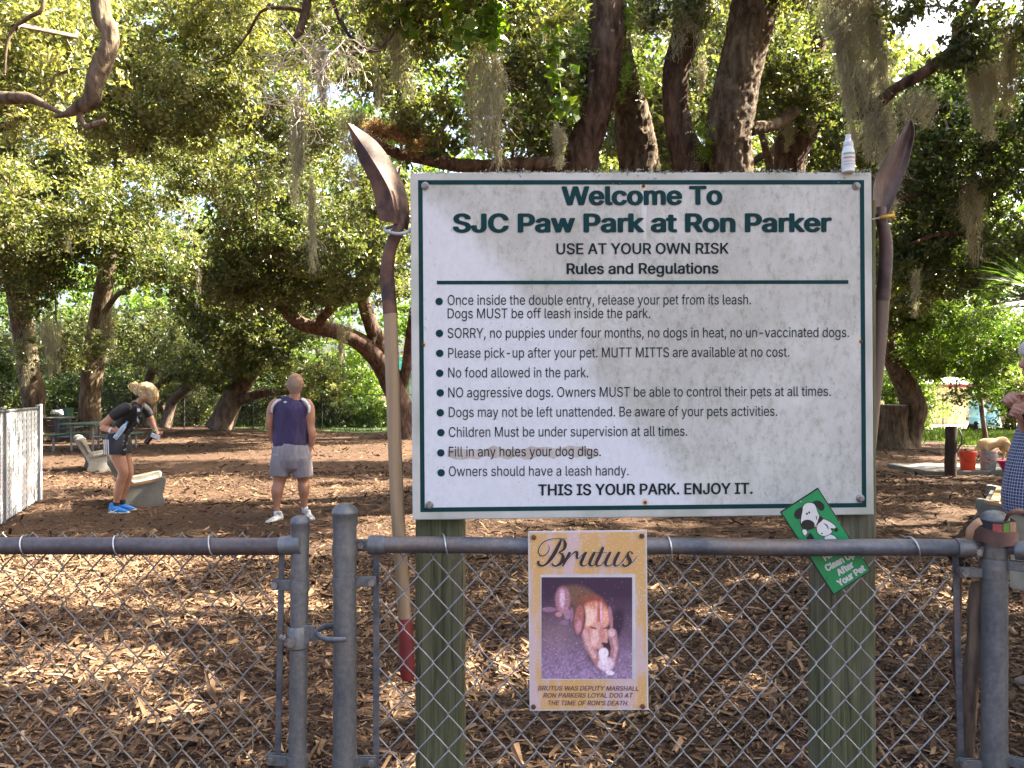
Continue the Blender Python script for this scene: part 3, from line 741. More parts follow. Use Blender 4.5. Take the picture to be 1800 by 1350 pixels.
prect(.004, -ph+.004, pw-.004, -.004, M['orange'], 'orange_print', .0004, PB)
Z8 = lambda x, y: (900+x/4.8208, 920+y/4.8208)
frame = prect(PP.uv(*Z8(236, 0))[0], PP.uv(*Z8(0, 1330))[1], PP.uv(*Z8(1040, 0))[0], PP.uv(*Z8(0, 437))[1], whiteplastic, 'white_photo_border', .0008, PB)
def photo_print():
    nx, ny = 116, 128
    X, Yv = np.meshgrid(np.linspace(250, 1018, nx), np.linspace(456, 1316, ny)); col = np.zeros((ny, nx, 3)); rng = np.random.default_rng(4)
    t = np.clip((Yv-600)/600, 0, 1)[..., None]; q = np.clip((X-650)/400, 0, 1)[..., None]
    nz = fbm(np.stack([X/14, Yv/14, 0*X], -1).reshape(-1, 3), 3, 2).reshape(ny, nx)[..., None]; nf = rng.random((ny, nx, 1))
    col += np.array([.035, .014, .045])*(1-t)+np.array([.20, .15, .21])*t
    col += np.array([.20, .17, .30])*np.clip((Yv-950)/350, 0, 1)[..., None]*(nz*1.7-.25)
    col += np.array([.09, .07, .05])*np.exp(-(((X-380)/190)**2+((Yv-930)/150)**2))[..., None]
    col *= (.72+nz*.55)
    def blob(cx, cy, rx, ry, c, rot=0, soft=.18, noise=.25, a=1.0):
        ca, sa = math.cos(math.radians(rot)), math.sin(math.radians(rot)); dx = (X-cx); dy = (Yv-cy)
        d = np.sqrt(((dx*ca+dy*sa)/rx)**2+((-dx*sa+dy*ca)/ry)**2); k = np.clip((1-d)/soft+.5, 0, 1)[..., None]*a
        col[:] = col*(1-k)+np.array(c)*(1-noise/2+noise*nz*1.4)*k
    def limb(p, wd, c, noise=.3):
        for i in range(len(p)-1):
            for s in np.linspace(0, 1, 8):
                blob(p[i][0]*(1-s)+p[i+1][0]*s, p[i][1]*(1-s)+p[i+1][1]*s, wd*(1-.25*(i+s)/(len(p)-1)), wd*(1-.25*(i+s)/(len(p)-1)), c, noise=noise)
    blob(880, 860, 60, 150, (.03, .015, .04), 15, .4)
    blob(540, 640, 170, 115, (.15, .09, .055), 8, .35, .6); blob(640, 700, 130, 120, (.17, .085, .05), 20, .3, .5); blob(470, 720, 70, 60, (.10, .06, .05), 0, .5)
    blob(430, 650, 62, 115, (.36, .20, .23), 0, .3, .6); blob(425, 640, 22, 75, (.62, .48, .55), 0, .6, .8); blob(315, 730, 60, 22, (.28, .16, .22), 0, .4)
    blob(395, 770, 30, 22, (.45, .24, .24)); blob(470, 770, 30, 45, (.34, .22, .30)); blob(445, 840, 36, 22, (.24, .16, .23)); blob(505, 770, 14, 60, (.30, .17, .24))
    blob(760, 1060, 130, 160, (.05, .025, .04), 0, .5)
    limb([(625, 900), (655, 1040), (735, 1185)], 46, (.42, .22, .20)); limb([(618, 910), (640, 1010), (700, 1130)], 22, (.62, .42, .38))
    limb([(850, 930), (872, 1050), (850, 1190)], 38, (.38, .20, .21)); blob(843, 925, 30, 38, (.66, .50, .46), 0, .4); limb([(862, 980), (880, 1060), (862, 1150)], 15, (.55, .36, .36))
    blob(690, 700, 105, 90, (.26, .075, .045), 0, .35, .6); blob(700, 790, 130, 130, (.60, .27, .15), 0, .2, .3)
    blob(650, 790, 60, 80, (.88, .62, .46), 0, .55, .2); blob(775, 800, 48, 75, (.75, .42, .28), 0, .5, .2); blob(735, 790, 13, 100, (.48, .14, .09), 0, .8)
    blob(755, 760, 6, 90, (.85, .62, .75), 0, .8); blob(712, 740, 5, 70, (.80, .55, .68), 0, .8)
    blob(735, 950, 78, 115, (.66, .38, .30), 0, .25, .3); blob(705, 960, 32, 80, (.80, .56, .47), 15, .6, .2); blob(760, 930, 26, 70, (.55, .26, .22), 0, .6)
    blob(690, 885, 34, 8, (.14, .04, .04), 12, .5); blob(800, 885, 28, 8, (.14, .04, .04), -12, .5)
    blob(574, 815, 50, 132, (.10, .03, .04), 5, .3); blob(568, 812, 40, 122, (.36, .14, .11), 5, .2, .7); blob(565, 870, 22, 60, (.50, .27, .30), 5, .6, .4); blob(835, 800, 18, 100, (.40, .20, .22), -6, .3)
    blob(785, 1035, 42, 26, (.045, .012, .02), 10, .3); blob(745, 1030, 30, 16, (.55, .33, .30), 30)
    blob(775, 1100, 42, 48, (.86, .82, .85), 0, .2, .2); blob(795, 1190, 68, 60, (.72, .62, .68), 0, .3, .5); blob(830, 1265, 36, 20, (.84, .80, .84), 10, .3, .2); blob(775, 1150, 30, 60, (.86, .82, .86), -20, .4)
    sp = rng.random((ny, nx)) > .994; col[sp] = np.clip(col[sp]*2.2+.12, 0, 1)
    col[:] = np.clip(col*(.78+nf*.44)*np.array([1.0, .84, .92])+.010, 0, .9)
    V = np.array([tuple(PP.px(*Z8(x, y), .0012)) for x, y in zip(X.ravel(), Yv.ravel())])
    i = (np.arange(ny-1)[:, None]*nx+np.arange(nx-1)[None]).ravel(); Fq = np.stack([i+nx, i+nx+1, i+1, i], -1)
    c4_ = np.concatenate([col.reshape(-1, 3), np.ones((nx*ny, 1))], 1)
    m, nt_, bs_, o_ = new_mat('faded_dog_photograph_print'); at = nt_.nodes.new('ShaderNodeAttribute'); at.attribute_name = 'col'
    nt_.links.new(at.outputs['Color'], bs_.inputs['Base Color']); bs_.inputs['Roughness'].default_value = .4
    o = link('dog_photograph', npmesh('dog_photograph', V, Fq, col=c4_, smooth=True), m, PB)
photo_print()
# script lettering drawn stroke by stroke
strokes = [
 [(460,128,4),(400,125,5),(340,130,6),(280,150,7),(240,190,8),(225,235,8),(240,270,8),(270,272,8),(300,250,7),(316,212,6),(310,180,4)],
 [(415,140,14),(400,175,26),(370,235,32),(335,290,30),(300,335,20),(262,358,14),(232,350,20),(222,328,22),(232,318,12)],
 [(400,132,6),(440,142,12),(452,178,28),(438,220,20),(395,245,6)],[(395,245,6),(428,262,18),(432,300,32),(410,338,26),(372,360,14),(345,350,14),(338,332,8)],
 [(430,360,14),(455,310,22),(492,242,24)],[(458,318,5),(500,270,7),(535,240,14),(552,248,22),(550,288,18),(562,300,6)],[(562,300,6),(595,268,6),(622,240,10)],
 [(628,240,22),(602,290,26),(585,335,24),(600,358,12),(640,345,6),(680,292,6)],[(702,240,22),(675,290,26),(658,335,24),(672,358,12),(700,348,6),(730,312,5)],
 [(772,198,24),(745,265,28),(715,330,26),(726,358,12),(762,345,6),(800,292,5)],[(712,246,5),(802,247,5)],
 [(835,240,22),(808,290,26),(792,335,24),(806,358,12),(850,345,6),(890,292,6)],[(910,240,22),(882,290,26),(866,335,24),(880,358,12),(912,345,6),(945,305,5)],
 [(930,330,6),(965,280,8),(990,245,12)],[(1022,258,14),(1005,238,8),(982,248,14),(985,285,30),(1000,318,30),(985,352,14),(955,360,14),(934,345,20)],[(955,360,6),(1010,335,6),(1040,305,5),(1060,274,4)]]
def ribbon(st, k, lift, mat, name, off=(0, 0)):
    V = []; Fc = []
    for si, s in enumerate(st):
        c = crom(s, 5); n = len(c); b = len(V)
        for i in range(n):
            d = c[min(i+1, n-1)][:2]-c[max(i-1, 0)][:2]; d = d/(np.linalg.norm(d)+1e-9); nn = np.array([-d[1], d[0]])*max(c[i][2], 2.5)*k/2
            for sg in (-1, 1): V.append(tuple(PP.px(*Z8(c[i][0]+nn[0]*sg+off[0], c[i][1]+nn[1]*sg+off[1]), lift+si*.00006)))
        Fc += [(b+2*i, b+2*i+1, b+2*i+3, b+2*i+2) for i in range(n-1)]
    me = bpy.data.meshes.new(name); me.from_pydata(V, [], Fc); me.update(); return link(name, me, mat, PB)
ribbon(strokes, 1.0, .0014, simple('pale_letter_edge', (.72, .66, .64), None, 30, .5), 'lettering_edge', (4, 5))
M['brown_ink'] = simple('brown_ink', (.035, .018, .020), (.024, .012, .014), 60, .45)
ribbon(strokes, 1.0, .0028, M['brown_ink'], 'script_lettering')
ink2 = simple('faded_purple_ink', (.15, .08, .09), (.10, .055, .06), 60, .5)
Z3 = lambda x, y: (880+x/3.553, 900+y/3.553)
for s, a, b, c, d in (("BRUTUS WAS DEPUTY MARSHALL", 233, 1113, 860, 1115), ("RON PARKERS LOYAL DOG AT", 266, 1158, 822, 1158), ("THE TIME OF RON'S DEATH.", 291, 1205, 797, 1207)):
    q0 = Z3(a, b); q1 = Z3(c, d); print_text(PP, s, q0[0], q0[1], q1[0], q1[1], 8.3, ink2, PB, bold=.012, lift=.0012, shear=.2)
for x, y in ((207, 157), (881, 149), (205, 1215), (887, 1213)):
    px, py = Z3(x, y); q = PP.px(px, py); mb = MB(); mb.tube([q, q+PP.n*.005, q+PP.n*.006], [.0062, .0062, .0045], 7); mb.build('rusty_screw', M['rustbolt'], PB, autos=30)

# ------------------------------------------------------------------ green pet notice
PG = Plane(P(1371, 900, 2.117), P(1438, 857, 2.117), P(1469, 1044, 2.117))
gw = PG.w; gh_ = (PG.O-PG.px(1469, 1044)).dot(PG.v)
GS = root('pet_notice', (PG.W(gw/2, -gh_/2).x, 2.126, PG.W(0, -gh_).z), 'tilted small green notice with a cartoon dog tucked behind the rail', 'sign')
black = simple('black_print', (.004, .004, .005), None, 40, .45); greenp = simple('green_print', (.003, .235, .075), (.003, .20, .062), 16, .35)
whitep = simple('white_print', (.58, .58, .56), (.52, .52, .5), 20, .45)
GB = slab(PG, 0, -gh_, gw, 0, -.002, 0, black, GS, 'backing_sheet', .0006)
me = bpy.data.meshes.new('green_face'); i_ = .0032
me.from_pydata([tuple(PG.W(a, b, .0004)) for a, b in ((i_, -gh_+i_), (gw-i_, -gh_+i_), (gw-i_, -i_), (i_, -i_))], [], [(0, 1, 2, 3)]); me.update(); link('green_face', me, greenp, GB)
Z4 = lambda x, y: (1360+x/6.426, 840+y/6.426)
def sm_poly(pts, n=4):
    A = np.array(pts, float); m_ = len(A); out = []
    for i in range(m_):
        p0, p1, p2, p3 = A[i-1], A[i], A[(i+1) % m_], A[(i+2) % m_]
        for k in range(n): t = k/n; out.append(0.5*((2*p1)+(-p0+p2)*t+(2*p0-5*p1+4*p2-p3)*t*t+(-p0+3*p1-3*p2+p3)*t**3))
    return out
def art(pts, mat, lift, name='dog_drawing', grow=0):
    q = sm_poly(pts)
    if grow:
        c = np.mean(q, 0); m_ = len(q); o2 = []
        for i in range(m_):
            t = q[(i+1) % m_]-q[i-1]; nn = np.array([t[1], -t[0]]); nn /= np.linalg.norm(nn)+1e-9
            o2.append(q[i]+nn*grow)
        A1 = sum(q[i][0]*q[(i+1) % m_][1]-q[(i+1) % m_][0]*q[i][1] for i in range(m_)); A2 = sum(o2[i][0]*o2[(i+1) % m_][1]-o2[(i+1) % m_][0]*o2[i][1] for i in range(m_))
        if abs(A2) < abs(A1): return art_raw([q[i]*2-o2[i] for i in range(m_)], mat, lift, name)
        q = o2
    return art_raw(q, mat, lift, name)
def art_raw(q, mat, lift, name): return flat_poly(PG, [Z4(x, y) for x, y in q], lift, mat, GB, name)
leg_l = [(580,650),(640,640),(700,672),(715,730),(590,730)]
body = [(500,520),(555,468),(620,490),(690,540),(690,568),(640,570),(655,610),(600,650),(545,652),(500,622),(485,570)]
armh = [(480,552),(372,588),(378,612),(352,650),(328,622),(322,592),(345,578),(470,535)]
head = [(330,320),(370,285),(430,285),(465,310),(490,380),(512,440),(490,500),(470,540),(440,565),(380,580),(330,560),(305,500),(312,430),(325,370)]
earl = [(325,342),(280,345),(240,385),(235,430),(262,460),(300,452),(315,410)]; earr = [(440,280),(480,258),(530,270),(568,312),(563,355),(535,368),(505,345),(470,300)]
art([(390,640),(410,622),(440,650),(450,690),(370,690)], black, .0006, 'bag_drawing'); art([(680,590),(705,565),(728,580),(715,608),(690,606)], black, .0006)
art(leg_l, black, .0007, grow=8); art(leg_l, whitep, .0009); art(body, black, .0010, grow=8); art(body, whitep, .0012)
art(armh, black, .0012, grow=7); art(armh, whitep, .0014)
art(earl, black, .0010, grow=3); art(earr, black, .0010, grow=3)
art(head, black, .0016, grow=8); art(head, whitep, .0018)
art(ell(385, 527, 76, 56, 8, 14), black, .0020, 'nose_drawing'); art(ell(372, 404, 11, 13, 0, 8), black, .0020, 'eye_drawing'); art(ell(398, 390, 11, 13, 0, 8), black, .0020, 'eye_drawing')
art([(492,498),(518,430),(555,462),(502,515)], black, .0020, 'collar_drawing'); art([(462,425),(478,436),(496,420),(484,446),(486,470),(478,468),(474,442)], black, .0022, 'smile_drawing')
art([(560,515),(590,520),(610,545),(618,575),(608,572),(598,548),(580,528)], black, .0016, 'arm_line_drawing'); art([(530,628),(545,618),(552,628),(538,634)], black, .0016, 'belly_drawing')
for s, a, b, c, d in (("Please", 582, 940, 760, 826), ("Clean Up", 600, 1060, 925, 885), ("After", 735, 1112, 915, 1002), ("Your Pet", 742, 1232, 1045, 1040)):
    q0 = Z4(a, b); q1 = Z4(c, d); print_text(PG, s, q0[0], q0[1], q1[0], q1[1], 12.0, whitep, GB, bold=.05, lift=.0010)
for x, y in ((303, 268), (734, 503), (1005, 905), (608, 1135), (930, 1132)):
    q = PG.px(*Z4(x, y)); mb = MB(); mb.tube([q, q+PG.n*.0022], [.0026, .002], 10); mb.build('rivet', M['bolt'] if x > 400 else M['bright'], GB)

# ------------------------------------------------------------------ shovels strapped to the sign's sides
def surf(rows, name, mat, parent, thick=.003):
    """rows: list of rows of Vectors; closed two-sided sheet"""
    ny, nx = len(rows), len(rows[0]); V = [v for r in rows for v in r]
    me = bpy.data.meshes.new(name); me.from_pydata([tuple(v) for v in V], [], [(j*nx+i, j*nx+i+1, (j+1)*nx+i+1, (j+1)*nx+i) for j in range(ny-1) for i in range(nx-1)]); me.update()
    me.polygons.foreach_set('use_smooth', np.full(len(me.polygons), True))
    o = link(name, me, mat, parent); s = o.modifiers.new('t', 'SOLIDIFY'); s.thickness = thick; s.offset = 0
    dg = bpy.context.evaluated_depsgraph_get(); m2 = bpy.data.meshes.new_from_object(o.evaluated_get(dg)); o.modifiers.clear(); o.data = m2; m2.set_sharp_from_angle(angle=math.radians(24))
    return o
def interp(pts, n):
    c = np.array(crom(pts, 8)); t = np.linspace(0, len(c)-1, n); i = np.floor(t).astype(int).clip(0, len(c)-2); f = (t-i)[:, None]; return c[i]*(1-f)+c[i+1]*f
SL = root('round_point_shovel', G(716, 690+CAMZ*F/2.27) if False else (P(716, 1195, 2.25).x, 2.25, P(716, 1195, 2.25).z), 'rusty long handled shovel with red grip fixed left of the sign', 'shovel')
Lf = interp([(611.5,217,2.20),(630,276,2.215),(653,324,2.22),(661,360,2.22),(667,388,2.22)], 26)
Rd = interp([(612,217,2.20),(638,256,2.195),(664,296,2.185),(684,334,2.185),(692,366,2.19),(693,392,2.20)], 26)
Rt = interp([(613,216,2.20),(660,248,2.26),(697,300,2.32),(715,345,2.34),(719,378,2.33),(716.5,404,2.30)], 26)
rows = []
for j in range(26):
    row = []
    for k in range(9):
        t = k/8; a, b, c = Lf[j], Rd[j], Rt[j]
        q = a+(b-a)*t*2 if t <= .5 else b+(c-b)*(t-.5)*2; row.append(P(q[0], q[1], q[2]))
    rows.append(row)
BLD = surf(rows, 'blade', M['rustshovel'], SL, .003)
sk = [(706,372,2.245,8),(703,392,2.238,9.5),(696,412,2.235,10.5),(686,438,2.24,11),(681,470,2.245,12),(682,505,2.25,12.5),(686,552,2.25,12.8)]
c = crom(sk, 5); MB().tube([P(q[0], q[1], q[2]) for q in c], [q[3]/F*q[2] for q in c], 18).build('socket', M['rustshovel'], SL, autos=60)
h = [(686.5,551,2.25,12.6),(689,640,2.25,12.3),(697,860,2.25,12.2),(703,960,2.25,12),(712,1088,2.25,11.8)]; c = crom(h, 6)
MB().tube([P(q[0], q[1], q[2]) for q in c], [q[3]/F*q[2] for q in c], 18).build('handle', M['handle'], SL, autos=60)
g = [(712,1086,2.25,12.6),(713.5,1120,2.25,13),(715.5,1165,2.25,13.4),(716.5,1186,2.25,13),(717,1195,2.25,9)]
MB().tube([P(q[0], q[1], q[2]) for q in g], [q[3]/F*q[2] for q in g], 18).build('grip', M['grip'], SL, autos=60)
loop = [(690,398,2.29),(677,402,2.25),(680,407,2.215),(700,411,2.205),(716,408,2.22),(720,403,2.25)]
MB().tube([P(*q) for q in [tuple(v) for v in crom(loop, 5)]], .0048, 8).build('fixing_wire', simple('grey_cable', (.36, .39, .42), (.26, .28, .3), 20, .5), SL, smooth=True)
SR = root('round_point_shovel', (P(1545, 1000, 2.43).x, 2.43, 0.5), 'dark rusty shovel with yellow tie fixed right of the sign', 'shovel')
Lf = interp([(1600,208,2.36),(1583,236,2.33),(1560,275,2.31),(1538,314,2.30),(1533,345,2.30),(1534,372,2.31)], 26)
Rt = interp([(1600.5,207,2.36),(1607.5,232,2.37),(1598,281,2.38),(1583,323,2.385),(1565,367,2.37),(1556,385,2.35)], 26)
rows = []
for j in range(26):
    row = []
    for k in range(9):
        t = k/8; q = Lf[j]*(1-t)+Rt[j]*t; dep = .035*math.sin(math.pi*t)*min(1, j/7); row.append(P(q[0], q[1], q[2]+dep*(1 if j < 22 else 1-(j-22)*.2)))
    rows.append(row)
surf(rows, 'blade', M['rustshovel2'], SR, .003)
sk = [(1548,366,2.35,9),(1549,388,2.345,9.5),(1554,405,2.345,10.5),(1557,430,2.35,11.5),(1556,470,2.355,12),(1551,529,2.36,12.3)]; c = crom(sk, 5)
MB().tube([P(q[0], q[1], q[2]) for q in c], [q[3]/F*q[2] for q in c], 18).build('socket', M['rustshovel2'], SR, autos=60)
h = [(1551,528,2.36,12),(1546,600,2.37,11.8),(1535,710,2.385,11.6),(1524,827,2.41,11.5),(1514,940,2.425,11.4),(1500,1150,2.45,11.3)]; c = crom(h, 5)
MB().tube([P(q[0], q[1], q[2]) for q in c], [q[3]/F*q[2] for q in c], 18).build('handle', M['handle2'], SR, autos=60)
yel = simple('yellow_plastic_tie', (.62, .36, .045), (.5, .28, .03), 30, .5); mb = MB()
mb.tube([P(1545, 383, 2.32), P(1560, 380, 2.315), P(1570, 378.5, 2.32)], .0048, 8); mb.tube([P(1569, 371, 2.32), P(1571, 385, 2.32)], .0042, 8); mb.build('plastic_tie', yel, SR, smooth=True)
MB().tube([P(1534, 385, 2.25), P(1546, 383, 2.32)], .002, 6).build('fixing_wire', M['bright'], SR)

# ------------------------------------------------------------------ spray bottle on the sign's top edge
q = P(1491, 301, 2.238); BT = root('spray_bottle', (q.x, q.y, q.z), 'white spray bottle with clear cap standing on the sign top', 'bottle'); k = 1/F*2.238
def rev(c, prof, mat, name, parent, sides=24, autos=35):
    return MB().tube([Vector(c)+Vector((0, 0, z)) for z, r in prof], [r for z, r in prof], sides).build(name, mat, parent, autos=autos)
milky = simple('milky_plastic', (.68, .68, .68), (.6, .6, .61), 20, .35)
q = q+Vector((0, 0, -.004))
BOD = rev(q, [(0, 9*k), (.002, 11*k), (26*k, 11.2*k), (38*k, 10.6*k), (44*k, 8.5*k), (48*k, 7*k)], milky, 'bottle_body', BT)
rev(q, [(7*k, 11.5*k), (34*k, 11.3*k)], simple('printed_bottle_label', (.66, .60, .60), (.50, .56, .50), 60, .5, stretch=(.1, .1, 1)), 'bottle_label', BOD)
for z, c_, hh in ((30, (.25, .42, .22), 3.5), (23, (.55, .22, .24), 3), (17, (.55, .40, .42), 1.5), (12, (.45, .42, .44), 1.5)):
    mt = simple('label_ink', c_, None, 300, .5, stretch=(1, 1, .05), lo=.45, hi=.5); V_ = []
    for zz in (z*k, (z+hh)*k):
        for i in range(11):
            a = math.radians(-150+i*12); V_.append(q+Vector((math.cos(a)*11.75*k, math.sin(a)*11.75*k, zz)))
    MB().add(V_, [(i, i+1, i+12, i+11) for i in range(10)]).build('label_print', mt, BOD)
rev(q, [(44*k, 7.5*k), (49*k, 9*k), (55*k, 7.5*k), (57*k, 5.5*k)], simple('white_pump_collar', (.7, .7, .68), None, 20, .4), 'pump_collar', BT)
m, nt, bs, out = new_mat('clear_cap_plastic'); bs.inputs['Base Color'].default_value = (.85, .86, .88, 1); bs.inputs['Roughness'].default_value = .25; bs.inputs['Transmission Weight'].default_value = .45; bs.inputs['IOR'].default_value = 1.3
rev(q, [(52*k, 5.5*k), (62*k, 5.0*k), (66*k, 4.6*k), (67*k, 3.5*k)], m, 'clear_cap', BT)

# ------------------------------------------------------------------ collar, straps, stick at the corner post
xc_, yc_ = xc, 2.08
def strap_ring(parent, name, z, h, r, mat, a0=0, a1=360, zt=0, squash=1.0, n=40, oy=0):
    V = []; nn = n+1
    for (dz, dr) in ((-h/2, 0), (h/2, 0), (h/2, -.004), (-h/2, -.004)):
        for k in range(nn):
            a = math.radians(a0+(a1-a0)*k/n); rr = r*(1+.035*math.sin(a*3+1))+dr
            V.append((xc_+math.cos(a)*rr, yc_+oy+math.sin(a)*rr*squash, z+dz+zt*math.cos(a)+.0025*math.sin(a*4)))
    Fc = [(e*nn+k, e*nn+k+1, ((e+1) % 4)*nn+k+1, ((e+1) % 4)*nn+k) for e in range(4) for k in range(n)]
    return MB().add(V, Fc).build(name, mat, parent, autos=40)
lea = simple('dark_brown_leather', (.13, .062, .045), (.07, .032, .025), 18, .55, bump=.3, bdist=.002)
CO = root('dog_collar', (xc_, yc_, 1.246), 'red green and tan striped dog collar looped round the corner post', 'collar')
blk = simple('black_webbing', (.022, .020, .024), None, 60, .7); zc_ = CAMZ-(928-690)/F*2.04
strap_ring(CO, 'collar_webbing', zc_, .030, .047, blk)
for a0, a1, cc in ((-124, -100, (.36, .07, .06)), (-98, -80, (.12, .25, .04)), (-78, -44, (.34, .20, .11))):
    strap_ring(CO, 'coloured_stripe', zc_, .024, .0485, simple('woven_stripe', cc, None, 80, .8), a0, a1, n=8)
STR = root('leather_strap', (xc_, yc_, 1.22), 'wide brown leather strap wrapped round the corner post under the collar', 'strap')
strap_ring(STR, 'strap_band', zc_-.026, .034, .052, lea, zt=-.006)
c = crom([(1768,915,2.02),(1775,903,2.00),(1790,898,2.0),(1803,905,2.02),(1812,925,2.05)], 5)
MB().tube([P(*q) for q in c], [(.0022, .006)]*len(c), 8, side=(0, 1, 0)).build('strap_loop', lea, STR, smooth=True)
tanm = simple('tan_leather', (.42, .26, .16), (.3, .18, .11), 30, .6)
MB().tube([P(1703,948,2.04), P(1706,930,2.04), P(1716,920,2.03), P(1724,916,2.03)], [(.003, .010)]*4, 8, side=(0, 1, 0)).build('strap_end', tanm, STR, smooth=True)
LS = root('hanging_leash', (P(1684,1215,2.15).x, 2.15, P(1684,1215,2.15).z), 'dark brown leather strap hanging behind the mesh beside the stick', 'leash')
c = crom([(1700,978,2.115),(1690,985,2.145),(1685,1020,2.155),(1683,1080,2.155),(1680,1140,2.15),(1683,1190,2.15),(1700,1215,2.15),(1722,1222,2.16),(1735,1235,2.17)], 5)
MB().tube([P(*q) for q in c], [(.0125, .002)]*len(c), 8, side=(1, .15, 0)).build('leash_strap', lea, LS, smooth=True)
MB().tube([P(1668,972,2.14), P(1680,985,2.15), P(1692,990,2.15)], .010, 8).build('leash_knot', blk, LS, smooth=True)
ST = root('wooden_stick', (P(1686,1400,2.17).x, 2.17, .1), 'rough debarked wooden stick leaning against the corner post', 'stick')
pts = crom([(1722,1016,2.115,12),(1719,1050,2.12,14.5),(1714,1130,2.13,14.5),(1706,1200,2.14,14),(1698,1290,2.15,14.5),(1688,1400,2.16,15),(1668,1640,2.19,15)], 8)
V, Fc = tube([P(*q[:3]) for q in pts], [q[3]/F*q[2] for q in pts], 20)
VV = np.array([tuple(v) for v in V]); g = fbm(VV*np.array([60, 60, 22]), 3, 8)-.45; ctr = np.repeat(np.array([tuple(P(*q[:3])) for q in pts]), 20, 0); dd = VV-ctr; VV += dd*(g[:, None]*.55)
MB().add([tuple(v) for v in VV], Fc).build('stick_wood', M['stick'], ST, smooth=True)
MB().tube([P(1708,1018,2.104), P(1722,1017,2.103)], .0065, 8).build('pale_cut_mark', simple('pale_cut_wood', (.40, .28, .16), None, 30, .8), ST)

# ------------------------------------------------------------------ trees
def leaves(name, Cn, size, rng, mat, parent, tone=None, up=.35, asp=.5, droop=0., origin=None, smooth=False):
    """one small folded leaf at each centre"""
    n = len(Cn); L = size*(1.24 if parent is not None else 1)*rng.uniform(.65, 1.35, n)
    d = rng.normal(0, 1, (n, 3)); d[:, 2] -= droop; d /= np.linalg.norm(d, axis=1, keepdims=True)
    nn = rng.normal(0, 1, (n, 3)); nn[:, 2] += up*3; nn -= d*(nn*d).sum(1, keepdims=True); nn /= np.linalg.norm(nn, axis=1, keepdims=True)
    s = np.cross(d, nn); hL = (L/2)[:, None]; hW = (L*asp/2)[:, None]; fold = (L*.10)[:, None]
    V = np.stack([Cn-d*hL, Cn+s*hW+nn*fold+d*hL*.1, Cn+d*hL, Cn-s*hW+nn*fold+d*hL*.1], 1).reshape(-1, 3)
    Fq = np.arange(4*n).reshape(-1, 4)
    t = rng.random(n)*.55 if tone is None else tone+rng.normal(0, .22, n)
    o = link(name, npmesh(name, V, Fq, attr=np.repeat(t.clip(0, 1), 4), smooth=smooth), mat, parent, origin)
    return o
def ellip(rng, n, c, r, lo=.35):
    v = rng.normal(0, 1, (n, 3)); v /= np.linalg.norm(v, axis=1, keepdims=True)
    return np.array(c)+v*np.array(r)*(rng.uniform(lo**3, 1, (n, 1))**(1/3))
def clumps(rng, centres, rad, per, flat=.8):
    """leaf points gathered round clump centres in small sprays; returns points, tone"""
    k0 = len(centres); sub = 5; cen = np.repeat(np.array(centres), sub, 0)+rng.normal(0, rad*.62, (k0*sub, 3))*np.array([1, 1, flat]); k = len(cen)
    idx = rng.choice(k, int(k0*per*.52), p=(lambda q: q/q.sum())(rng.uniform(.3, 1.7, k))); n = len(idx)
    rr = rad*rng.uniform(.35, .95, k); v = rng.normal(0, 1, (n, 3)); v /= np.linalg.norm(v, axis=1, keepdims=True); q = rng.random((n, 1))**.6
    off = v*q*rr[idx][:, None]; off[:, 2] *= flat; ct = rng.normal(.38, .2, k)[idx]
    return cen[idx]+off, ct
def tree_tube(pts, n=6, sides=20, rug=.05, freq=7, seed=0, mb=None, ridge=False):
    c = np.array(crom(pts, n)); pos = c[:, :3]; r = c[:, 3]
    V, Fc = tube([Vector(p) for p in pos], list(r), sides)
    A = np.array([tuple(v) for v in V]); ctr = np.repeat(pos, sides, 0); d = A-ctr
    q = fbm(A*np.array([freq, freq, freq*(.22 if ridge else .6)]), 4, seed)
    if ridge: q = .5-np.abs(q-.47)*3.2
    else: q = q-.47
    wob = fbm(A*1.3, 2, seed+5)-.4
    A = ctr+d*(1+q*rug*2+wob*.25)[:, None]
    mb.add([tuple(v) for v in A], Fc)
def px3(pts):
    """[(px,py,Y,width in px)] -> [(x,y,z,radius)]"""
    out = []
    for px, py, Y, wd in pts: p = P(px, py, Y); out.append((p.x, p.y, p.z, wd/2/F*Y))
    return out
def branches(rng, nodes, targets, parent, r0=.05, mat=None, name='branches', seg=4):
    nodes = [np.array(n) for n in nodes]; mb = MB()
    for t in targets:
        t = np.array(t); d = [np.linalg.norm(t-n) for n in nodes]; b = nodes[int(np.argmin(d))]; L = min(d)
        if L < .15: continue
        pts = [b+(t-b)*k/seg+rng.normal(0, .07*L, 3)*(0 < k < seg) for k in range(seg+1)]
        r = min(r0, .012+.014*L)
        mb.tube([tuple(p) for p in pts], [r*(1-.8*k/seg) for k in range(seg+1)], 5, False)
        nodes.append(pts[seg-1]); nodes.append(pts[seg//2])
    return tag(mb.build(name, mat or M['twig'], parent, smooth=True), kind='stuff') if mb.V else None
